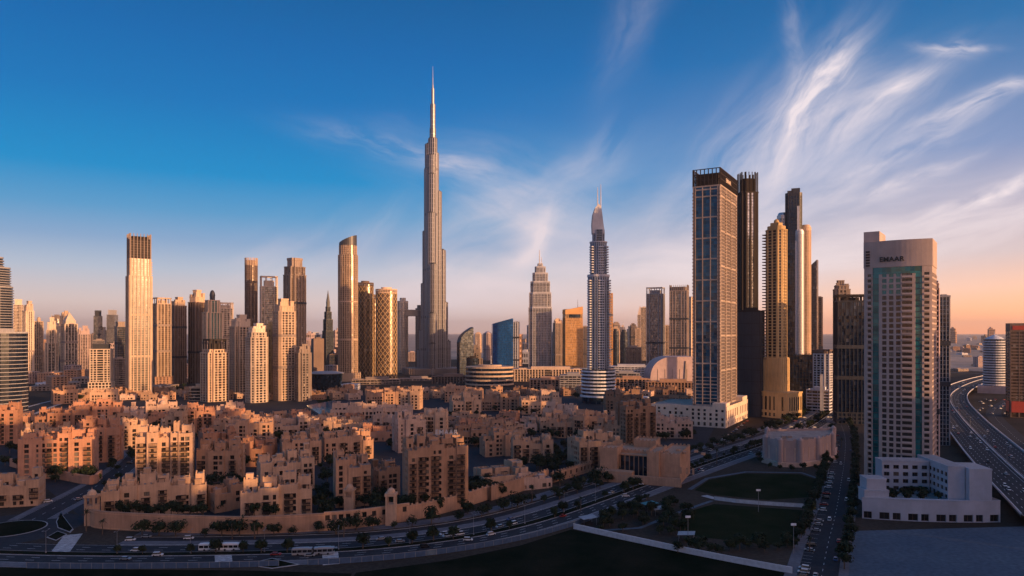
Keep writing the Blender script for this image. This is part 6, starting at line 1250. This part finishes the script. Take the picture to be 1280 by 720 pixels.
for (px0, px1, py0, py1, n) in ((270, 300, 610, 652, 9), (396, 412, 590, 655, 8), (466, 498, 600, 650, 10), (588, 640, 600, 626, 14), (128, 170, 576, 600, 6), (246, 312, 606, 620, 8), (690, 706, 560, 600, 6), (640, 700, 582, 590, 8), (60, 128, 598, 604, 8), (392, 416, 545, 590, 8), (650, 720, 522, 536, 9), (596, 640, 556, 566, 7), (740, 790, 562, 585, 7), (270, 282, 540, 600, 6), (160, 178, 548, 575, 6), (500, 590, 645, 636, 5), (205, 232, 484, 494, 10), (700, 770, 490, 500, 8), (560, 650, 520, 530, 6), (380, 440, 548, 556, 5), (840, 866, 522, 536, 4), (4, 24, 566, 590, 4), (120, 168, 606, 642, 7), (330, 345, 556, 580, 4), (268, 300, 560, 600, 8), (392, 416, 560, 640, 10), (462, 500, 545, 600, 10), (585, 600, 545, 640, 6), (500, 560, 556, 562, 5), (60, 104, 556, 566, 6), (640, 706, 578, 600, 10), (300, 320, 604, 640, 6), (690, 770, 545, 560, 8), (395, 440, 520, 534, 6), (230, 300, 545, 560, 8), (540, 600, 512, 530, 8), (820, 866, 548, 560, 5)):
    gs += [gp(g.uniform(px0, px1), g.uniform(min(py0, py1), max(py0, py1))) for _ in range(n)]
plant(A, gs[:298], .02, .6, 1.25)
A = protos('dark garden tree rising just behind the boulevard wall', 'garden trees behind the boulevard wall', [(11, 3.4, 2.9), (10, 3.0, 2.6), (11.5, 3.7, 3.2)], name='wall_garden_tree', n=380)
ws = [gp(x, 652.5 + g.uniform(-1.5, 1.5)) for x in range(150, 262, 8) if g.random() < .8] + [gp(x, 651 - .27 * (x - 512) - g.uniform(5, 9)) for x in range(512, 606, 6) if g.random() < .85] + [gp(x, 653) for x in (318, 336, 344, 402, 410, 470, 478)]
plant(A, ws, .02, .85, 1.15)
A = protos('dark courtyard tree between the small sand houses in the middle of the quarter', 'courtyard trees in the middle of the quarter', [(8, 4.2, 3.2), (9, 4.6, 3.5)], name='courtyard_tree', n=360, ls=.75)
cs = []
for _ in range(5000):
    if len(cs) > 170: break
    q = gp(g.uniform(60, 868), g.uniform(500, 566)); d_ = min(math.hypot(q[0] - a, q[1] - b) - c * .8 for a, b, c in HOUSES)
    if .5 < d_ < 16 and min(math.hypot(q[0] - p[0], q[1] - p[1]) for p in LST) > 11 and min(math.hypot(q[0] - p[0], q[1] - p[1]) for p in BLVD) > 42: cs.append(q)
plant(A, cs, .03, .7, 1.35)
P_ = [make_palm('feathery palm along the boulevard and lake promenade', 3, 8.5, 'palms'), make_palm('feathery palm along the boulevard and lake promenade', 4, 7.0, 'palms')]
plant(P_, [gp(*q) for q in ((108, 664), (128, 668), (290, 674), (318, 674), (430, 672), (640, 636), (665, 628), (700, 616), (726, 640), (1012, 690), (1008, 660), (590, 630), (610, 622), (640, 598), (150, 640), (252, 646), (400, 650), (470, 648), (440, 506), (446, 510), (428, 517), (392, 523), (380, 518), (560, 560), (580, 566), (1052, 560), (896, 580), (846, 596), (1110, 600), (1122, 604))], .1, .85, 1.2)
A = protos('small garden tree in the roof court of the white podium', 'roof garden trees on the white podium', [(4.5, 2.2, 1.8), (5, 2.6, 1.9)], name='roof_garden_tree', n=280)
ca, sa = math.cos(PANG), math.sin(PANG)
plant(A, [(PF0[0] + x * ca - y * sa, PF0[1] + x * sa + y * ca) for x, y in ((19, 8), (23, 14), (27, 10), (31, 16), (36, 12), (40, 17), (43, 9), (33, 7), (22, 19), (39, 20), (17, 5), (25, 5), (29, 20), (35, 22))], 8.8, .8, 1.2)

# ------------------------------------------------------------------ vehicles
def make_car(paint, suv=False):
    t = thing('parked_car', '', 'car', (0, 0, -50)); b, gl, wh = MB(), MB(), MB(); L, W, h0, h1 = 4.6, 1.82, .85, 1.42 if not suv else 1.75
    prof = [(-L/2, .35), (-L/2, .72), (-L/2 + .15, h0 - .05), (-1.6, h0 + .03), (1.5, h0 + .04), (L/2 - .2, h0 - .08), (L/2, .62), (L/2, .35)]
    n = len(prof)
    for y in (-W/2, W/2): b.face([(x, y, z) for x, z in (prof if y < 0 else prof[::-1])])
    for i in range(n): j = (i + 1) % n; (x0, z0), (x1, z1) = prof[i], prof[j]; b.face([(x0, -W/2, z0), (x0, W/2, z0), (x1, W/2, z1), (x1, -W/2, z1)])
    r0, r1 = (-2.1, 1.0) if suv else (-1.7, .85); lo = [(r0 - .15, -W/2 + .06), (r1 + .55, -W/2 + .06), (r1 + .55, W/2 - .06), (r0 - .15, W/2 - .06)]; hi = [(r0 + .35, -W/2 + .24), (r1 - .15, -W/2 + .24), (r1 - .15, W/2 - .24), (r0 + .35, W/2 - .24)]
    gl.prism(lo, h0 - .02, h1 - .06, poly2=hi); b.prism(hi, h1 - .06, h1); 
    b.build('body', paint, t); gl.build('window', 'pane', t); wme = None; q = MB()
    for s in (-1, 1): q.lathe([(.0, -.11), (.33, -.11), (.33, .11), (0.001, .11)], 12)
    wme = q.mesh('wheel', 'black')
    for x in (-1.4, 1.4):
        for y in (-W/2 + .08, W/2 - .08): o = link_obj('wheel', wme, t, (x, y, .33)); o.rotation_euler = (rad(90), 0, 0)
    return t
for nm, c in (('car_white', (.72, .72, .72)), ('car_silver', (.42, .43, .44)), ('car_black', (.02, .02, .022)), ('car_red', (.35, .03, .025)), ('car_blue', (.05, .09, .2))): plain(nm, c, rough=.3, metal=.1 if nm != 'car_silver' else .5, var=.03)
CARS = {c: make_car('car_' + c, c in ('white', 'black')) for c in ('white', 'silver', 'black', 'red', 'blue')}
def car(col, x, y, z, rz, label, group, name='parked_car'):
    o = CARS[col]
    if not o.get('used'): o['used'] = 1; o.location = (x, y, z); o.rotation_euler = (0, 0, rz); tag(o, label, 'car', group); o.name = name; return o
    c = copy_tree(o, (x, y, z), rz, label, group); c.name = name; return c
def at_line(c, f, o):
    i = f * (len(c) - 1); k = min(int(i), len(c) - 2); u = i - k; a, b = offset(c, o)[k], offset(c, o)[k + 1]; return a[0] + (b[0] - a[0]) * u, a[1] + (b[1] - a[1]) * u, math.atan2(b[1] - a[1], b[0] - a[0])
g = random.Random(77); cols = ['white', 'silver', 'white', 'black', 'white', 'silver', 'red', 'blue', 'white']
for i in range(34):                                                     # bays along the parking street
    x, y, a = at_line(SST, .1 + .8 * i / 34 + g.uniform(-.004, .004), 7.0)
    if g.random() < .78: c = g.choice(cols); car(c, x, y, .065, a + rad(90) + g.uniform(-.05, .05), c + ' car parked nose-in along the street beside the park', 'cars parked along the park street')
for i in range(9):
    x, y, a = at_line(SST, .12 + .09 * i, -4.4 if i % 3 else 2.2); c = g.choice(cols); car(c, x, y, .065, a, c + ' car driving on the street beside the park lawns', 'cars on the park street', 'car')
for i in range(30):
    o = g.choice((4.4, 8, 11.8, -4.4, -7.8, -11)); x, y, a = at_line(BLVD, g.uniform(.12, .95), o); c = g.choice(cols); car(c, x, y, .061, a + (math.pi if o > 0 else 0), c + ' car driving along the curving boulevard', 'cars on the boulevard', 'car')
for px, py, c in ((197, 695, 'white'), (163, 676, 'white'), (183, 672, 'silver'), (236, 674, 'white'), (120, 602, 'white'), (98, 625, 'silver'), (60, 628, 'white'), (162, 580, 'black'), (500, 678, 'silver'), (585, 676, 'white'), (782, 621, 'white'), (800, 606, 'white')):
    x, y = gp(px, py); car(c, x, y, .095, g.uniform(-.2, .2) + (0 if px > 130 else .9), c + ' car near the roundabout and the first stretch of the boulevard' if px < 300 else c + ' car by the outer lanes of the boulevard', 'cars near the roundabout' if px < 300 else 'cars in the outer lanes', 'car')
for i in range(80):
    o = g.choice((3.8, 7.5, 11.3, 15, -3.8, -7.5, -11.3, -15)); x, y, a = at_line(HW, g.uniform(.05, .97), o); c = g.choice(cols); car(c, x, y, 6.5, a + (math.pi if o > 0 else 0), c + ' car on the curving highway deck', 'cars on the highway', 'car')
for i in range(22):
    x, y = gp(g.uniform(1222, 1262), g.uniform(498, 520)); c = g.choice(cols); car(c, x, y, .03, g.choice((.4, 1.97)), c + ' car parked in the lot below the round banded tower', 'cars by the round tower')
for i in range(16):
    x, y = gp(885 + i * 3.2 + g.uniform(-1, 1), 566 - i * 2.6); c = g.choice(cols); car(c, x, y, .065, math.atan2(1, .75), c + ' car at the kerb of the stone podium of the framed tower', 'cars by the stone podium')
for i in range(22):
    x, y = gp(g.uniform(960, 1040), g.uniform(520, 536)); c = g.choice(cols); car(c, x, y, .065, g.choice((.2, 1.77)), c + ' car parked in the lot behind the pink hall', 'cars behind the pink hall')
def bus(label, px, py, f_line, o, paint):
    x, y, a = at_line(BLVD, f_line, o); t = thing('city_bus', label, 'bus', (x, y, .061), a); b, w_, k = MB(), MB(), MB()
    for (x0, x1) in ((-9.2, -.5), (.5, 9.2)): b.box(x0, x1, -1.27, 1.27, .35, 1.35); b.box(x0, x1, -1.27, 1.27, 2.55, 3.15); w_.box(x0 + .05, x1 - .05, -1.23, 1.23, 1.345, 2.56); b.box(x0 + 1.5, x1 - 1.5, -.8, .8, 3.145, 3.4)
    for i in range(9): b.box(-9.2 + i * 2.2, -9.0 + i * 2.2, -1.275, 1.275, 1.34, 2.56)
    k.box(-.52, .52, -1.15, 1.15, .45, 3.0)
    b.build('body', paint, t); w_.build('window', 'pane', t); k.build('bellows', 'black', t)
    q = MB(); q.lathe([(0.0, -.15), (.48, -.15), (.48, .15), (0.001, .15)], 14); me = q.mesh('wheel', 'black')
    for wx in (-6.6, -2.2, 2.6, 6.6):
        for wy in (-1.15, 1.15): ob = link_obj('wheel', me, t, (wx, wy, .48)); ob.rotation_euler = (rad(90), 0, 0)
def nearest_f(px, py):
    X, Y = gp(px, py); k = min(range(len(BLVD)), key=lambda i: (BLVD[i][0] - X) ** 2 + (BLVD[i][1] - Y) ** 2); return k / (len(BLVD) - 1)
bus('long white bendy bus with dark windows on the boulevard, upper lanes', 280, 686, nearest_f(280, 686), 5.0, 'car_white'); bus('pale bus in the lower lanes of the boulevard past the second crossing', 381, 697, nearest_f(384, 697), -5.2, 'car_silver'); bus('white bus on the boulevard next to the park', 838, 600, nearest_f(838, 597), 8.5, 'car_white')

# ------------------------------------------------------------------ street furniture, walls, playground
def make_lamp(h=10, arms=2):
    t = thing('street_lamp', 'tall grey double-armed street lamp in the boulevard median', 'lamp', (0, 0, -50), 0, 'street lamps on the boulevard'); p, a = MB(), MB(); p.tube((0, 0, 0), (0, 0, h), .10, .06, 8); p.lathe([(.3, 0), (.3, .5), (.16, .6)], 10)
    for s in (-1, 1)[:arms]: p.tube((0, 0, h - .3), (0, s * 2.2, h + .3), .06, .05, 6); a.box(-.18, .18, s * 2.0 - .5, s * 2.0 + .5, h + .22, h + .36)
    p.build('pole', 'metal_grey', t); a.build('lamp_head', 'metal_grey', t); return t
LP = make_lamp(); first = True
for (x, y) in along(BLVD, 0.8, 33, .1, .03, .97):
    k = min(range(len(BLVD)), key=lambda i: (BLVD[i][0] - x) ** 2 + (BLVD[i][1] - y) ** 2); n = normals(BLVD)[k]; a = math.atan2(-n[0], n[1])
    if first: LP.location = (x, y, .17); LP.rotation_euler = (0, 0, a); first = False
    else: copy_tree(LP, (x, y, .17), a)
for i in range(4, len(HW) - 2, 5):
    n = normals(HW)[i]; copy_tree(LP, (HW[i][0], HW[i][1], 7.3), math.atan2(-n[0], n[1]), 'double-armed lamp on the median of the curving highway', 'street lamps on the highway')
def panel_fence(label, c, h, mat, step=2.5, group=None, base=0.0, th=.12, cap='metal_grey'):
    t = thing('hoarding', label, 'fence', (c[0][0], c[0][1], 0), 0, group); q = [(x - c[0][0], y - c[0][1]) for x, y in c]; p, s = MB(), MB()
    for i in range(len(q) - 1): p.bar(q[i], q[i + 1], th, base, base + h, 0, th / 2); s.bar(q[i], q[i + 1], th + .12, base + h - .002, base + h + .12, 0, th / 2 + .06)
    for (x, y) in q: s.box(x - .1, x + .1, y - .1, y + .1, base, base + h + .2)
    p.build('panel', mat, t); s.build('post', cap, t)
plain('hoarding_blue', (.045, .09, .17), rough=.6, var=.2); plain('wall_pale', (.50, .52, .55), rough=.8, var=.15)
panel_fence('blue-grey hoarding along the near edge of the boulevard, by the roundabout end', offset(BLVD, -20)[9:33], 2.4, 'hoarding_blue'); panel_fence('blue-grey hoarding curving along the dark plot below the boulevard', offset(BLVD, -20)[35:66], 2.4, 'hoarding_blue')
WL = smooth([gp(*p) for p in ((717, 661), (780, 675), (850, 690), (920, 704), (990, 717))], 5)
panel_fence('long pale low wall running down between the dark plot and the park', WL, 2.6, 'wall_pale', th=.35, cap='white_wall')
panel_fence('white mesh screen fence between the two park lawns', [gp(*p) for p in ((893, 625), (920, 628.5), (950, 631), (980, 633), (1006, 634.5))], 2.2, 'wall_pale')
def shade(label, px, py, col, rz):
    x, y = gp(px, py); t = thing('shade_canopy', label, 'canopy', (x, y, 0), rz); p, c = MB(), MB()
    for ax in (-3.5, 3.5):
        for ay in (-3, 3): p.tube((ax, ay, 0), (ax, ay, 3.2 if ax < 0 else 3.9), .09, .07, 6)
    c.prism(rect(8, 7), 3.3, 3.4, bottom=True); n = 0
    for v in range(len(c.v)): a, b, z = c.v[v]; c.v[v] = (a, b, z + (a + 4) * .09)
    p.build('post', 'metal_grey', t); c.build('sail', col, t)
plain('canvas_teal', (.05, .22, .24), rough=.8); plain('canvas_grey', (.3, .32, .34), rough=.8)
shade('teal shade sail over the playground in the park', 812, 637, 'canvas_teal', .4); shade('grey shade canopy next to the teal one in the park', 824, 643, 'canvas_grey', .2); shade('grey shade canopy at the boulevard corner of the park', 735, 655, 'canvas_grey', .3); shade('pale canopy over the bus stop by the dark plot', 858, 676, 'canvas_grey', -.3)
def mast(label, px, py, h):
    x, y = gp(px, py); t = thing('floodlight_mast', label, 'lamp', (x, y, 0)); p, a = MB(), MB(); p.tube((0, 0, 0), (0, 0, h), .16, .1, 8); a.box(-1.2, 1.2, -.15, .15, h - .3, h + .7); p.build('pole', 'metal_grey', t); a.build('lamp_head', 'white_paint', t)
mast('tall floodlight mast beside the nearer park lawn', 860, 684, 14); mast('floodlight mast at the street corner of the park lawns', 992, 692, 13); mast('floodlight mast between the two park lawns', 948, 640, 12)
# courtyard clutter: umbrellas and pergolas on the white podium roof
ca, sa = math.cos(PANG), math.sin(PANG)
for i, (x, y) in enumerate(((47.5, 46), (66, 40), (72, 48), (61, 52))):
    t = thing('roof_unit', 'grey roof plant unit on the flat roof of the white podium', 'plant unit', (PF0[0] + x * ca - y * sa, PF0[1] + x * sa + y * ca, 19.0 if x > 57 else 8.8), PANG, 'roof units on the white podium'); b = MB(); b.box(-2, 2, -1.4, 1.4, 0, 2.2); b.lathe([(1, 2.2), (1, 2.5), (.8, 2.55)], 14); b.build('casing', 'metal_grey', t); l = MB()
    for k in range(5): l.box(-1.9, 1.9, -1.5, -1.41, .25 + k * .38, .45 + k * .38)
    l.build('louvre', 'steel_dark', t)
# ------------------------------------------------------------------ the far city and desert edge
g = random.Random(404); protosB = []
for i in range(5):
    t = thing('city_building', 'small distant sandy building on the plain beyond the highway', 'building', (0, 0, -400), 0, 'distant buildings beyond the highway'); w_, d_, h_ = g.uniform(24, 60), g.uniform(20, 40), g.choice((9, 12, 16, 22, 30)); b, gl = MB(), MB(); gl.prism(rect(w_, d_), 0, h_); facade(b, rect(w_, d_), 0, h_, 4, 1.8, .3, 6, 2.4, .4); b.prism(grow(rect(w_, d_), .5), h_ - .5, h_ + 1, bottom=True); b.box(-w_ * .2, w_ * .1, -d_ * .2, d_ * .2, h_, h_ + 3); gl.build('glazing', 'glass_dark', t); b.build('cladding', ('cream', 'taupe', 'white_wall', 'sand', 'rose_stone')[i], t); protosB.append(t)
def put_far(x, y, label, group, sc):
    pr = protosB[g.randrange(5)]
    if not pr.get('used'): pr['used'] = 1; pr.location = (x, y, 0); pr.rotation_euler = (0, 0, g.uniform(0, 1.57)); pr.scale = sc; tag(pr, label, group=group)
    else: copy_tree(pr, (x, y, 0), g.uniform(0, 1.57), label, group, sc)
protosT = []
for i, (pl, st_, wl, cr_) in enumerate((('notch', 'vert', 'cream', 'stepped'), ('rect', 'grid', 'cream_pale', 'box'), ('chamf', 'vert_dark', 'taupe', 'stepped'), ('rect', 'curtain', 'grey_stone', 'box'), ('notch', 'grid', 'rose_stone', 'pyramid'))):
    tt = T('far pale tower lost in the haze of the skyline', 100, 112, 352, 2500, plan=pl, sty=st_, wall=wl, gl='glass_grey', crown=cr_, crown_h=26, name='far_tower', group='hazy far towers'); protosT.append(tt)
gq = random.Random(9)
spots = [(gq.uniform(14, 160), 2600, .55) for _ in range(24)] + [(gq.uniform(755, 806), 2700, .5) for _ in range(10)] + [(gq.uniform(596, 664), 2900, .34) for _ in range(7)] + [(gq.uniform(690, 740), 2600, .5) for _ in range(5)] + [(gq.uniform(384, 430), 2500, .35) for _ in range(6)]
for i, (px, Y, sc) in enumerate(spots):
    Y *= gq.uniform(.85, 1.3); s_ = (gq.uniform(.75, 1.2), gq.uniform(.8, 1.2), sc * gq.uniform(.55, 1.15)); pr = protosT[i % 5]
    if i < 5: pr.location = (gx(px, Y), Y, 0); pr.scale = s_; pr.rotation_euler = (0, 0, gq.uniform(0, 1.57))
    else: copy_tree(pr, (gx(px, Y), Y, 0), gq.uniform(0, 1.57), sc=s_)
for i in range(60):
    Y = g.uniform(1750, 6500); px = g.uniform(1160, 1330); put_far(gx(px, Y), Y, 'small distant sandy building on the plain beyond the highway', 'distant buildings beyond the highway', (1, 1, g.uniform(.6, 1.1)))
for i in range(26):
    Y = g.uniform(6500, 12000); px = g.uniform(1150, 1330); put_far(gx(px, Y), Y, 'hazy tall block on the horizon beyond the highway', 'hazy blocks on the horizon', (1.6, 1.6, g.uniform(3, 7)))
for i in range(50):
    Y = g.uniform(1900, 2700); px = g.choice((g.uniform(20, 160), g.uniform(385, 440), g.uniform(596, 800))); put_far(gx(px, Y), Y, 'mid-rise block glimpsed between the towers of the skyline', 'mid-rise blocks between the towers', (1, 1, g.uniform(1.2, 4.2)))
for i in range(30):
    Y = g.uniform(1250, 1650); px = g.choice((g.uniform(36, 112), g.uniform(196, 240), g.uniform(395, 440))); put_far(gx(px, Y), Y, 'low building among the feet of the skyline towers', 'low buildings at the tower feet', (1, 1, g.uniform(.6, 1.3)))
# unseen tower row added out of the frame, shaped to shade the quarter with sunlit gaps
def row_tower(i, q, s, wd, dp, h):
    bx, by = math.sin(rad(SUN_AZ)), math.cos(rad(SUN_AZ)); x, y = -q * by - s * -bx * 1.0, q * bx + s * by
    t = thing('shade_tower', 'unseen tower added on the near side of the boulevard, shaped to shade the sand quarter', 'tower', (x, y, 0), math.atan2(by, bx) + math.pi/2, 'unseen shading towers on the near side of the boulevard'); gl, c = MB(), MB(); gl.prism(rect(wd, dp), 0, h); facade(c, rect(wd, dp), 0, h, 3.6, 1.4, .4, 4.2, 1.4, .5); c.prism(grow(rect(wd, dp), .8), h - .5, h + 1.5, bottom=True); c.box(-wd * .3, wd * .3, -dp * .3, dp * .3, h, h + 5); gl.build('glazing', 'glass_dark', t); c.build('cladding', 'cream_pale', t)
ROW = [(-120, 250, 100, 40, 94), (-20, 250, 98, 40, 94), (80, 260, 98, 40, 109), (181, 300, 102, 34, 138), (240, 300, 15, 34, 84), (264, 300, 30, 34, 97), (303, 305, 46, 34, 133), (334, 310, 13, 34, 83), (374, 310, 65, 34, 141), (416, 315, 15, 36, 76), (446, 330, 43, 36, 135), (484, 345, 30, 36, 99), (528, 350, 54, 36, 140), (590, 400, 68, 36, 127), (640, 420, 28, 36, 109), (680, 440, 50, 36, 138), (732, 500, 46, 36, 117), (775, 520, 36, 30, 92)]
for i, r_ in enumerate(ROW): row_tower(i, *r_)
# ------------------------------------------------------------------ morning haze over the whole plain
HAZE = 0.5 / 22000
if HAZE:
    hb = MB(); hb.box(-40000, 40000, -9000, 45000, -1.0, 800.0); ho = hb.build('haze', [])
    hm = bpy.data.materials.new('haze'); hm.use_nodes = True; t_ = hm.node_tree; t_.nodes.clear()
    pv = t_.nodes.new('ShaderNodeVolumePrincipled'); pv.inputs['Color'].default_value = (.97, .88, .82, 1); pv.inputs['Density'].default_value = HAZE; pv.inputs['Anisotropy'].default_value = .3
    oo = t_.nodes.new('ShaderNodeOutputMaterial'); t_.links.new(pv.outputs[0], oo.inputs['Volume']); ho.data.materials.append(hm); ho['kind'] = 'stuff'
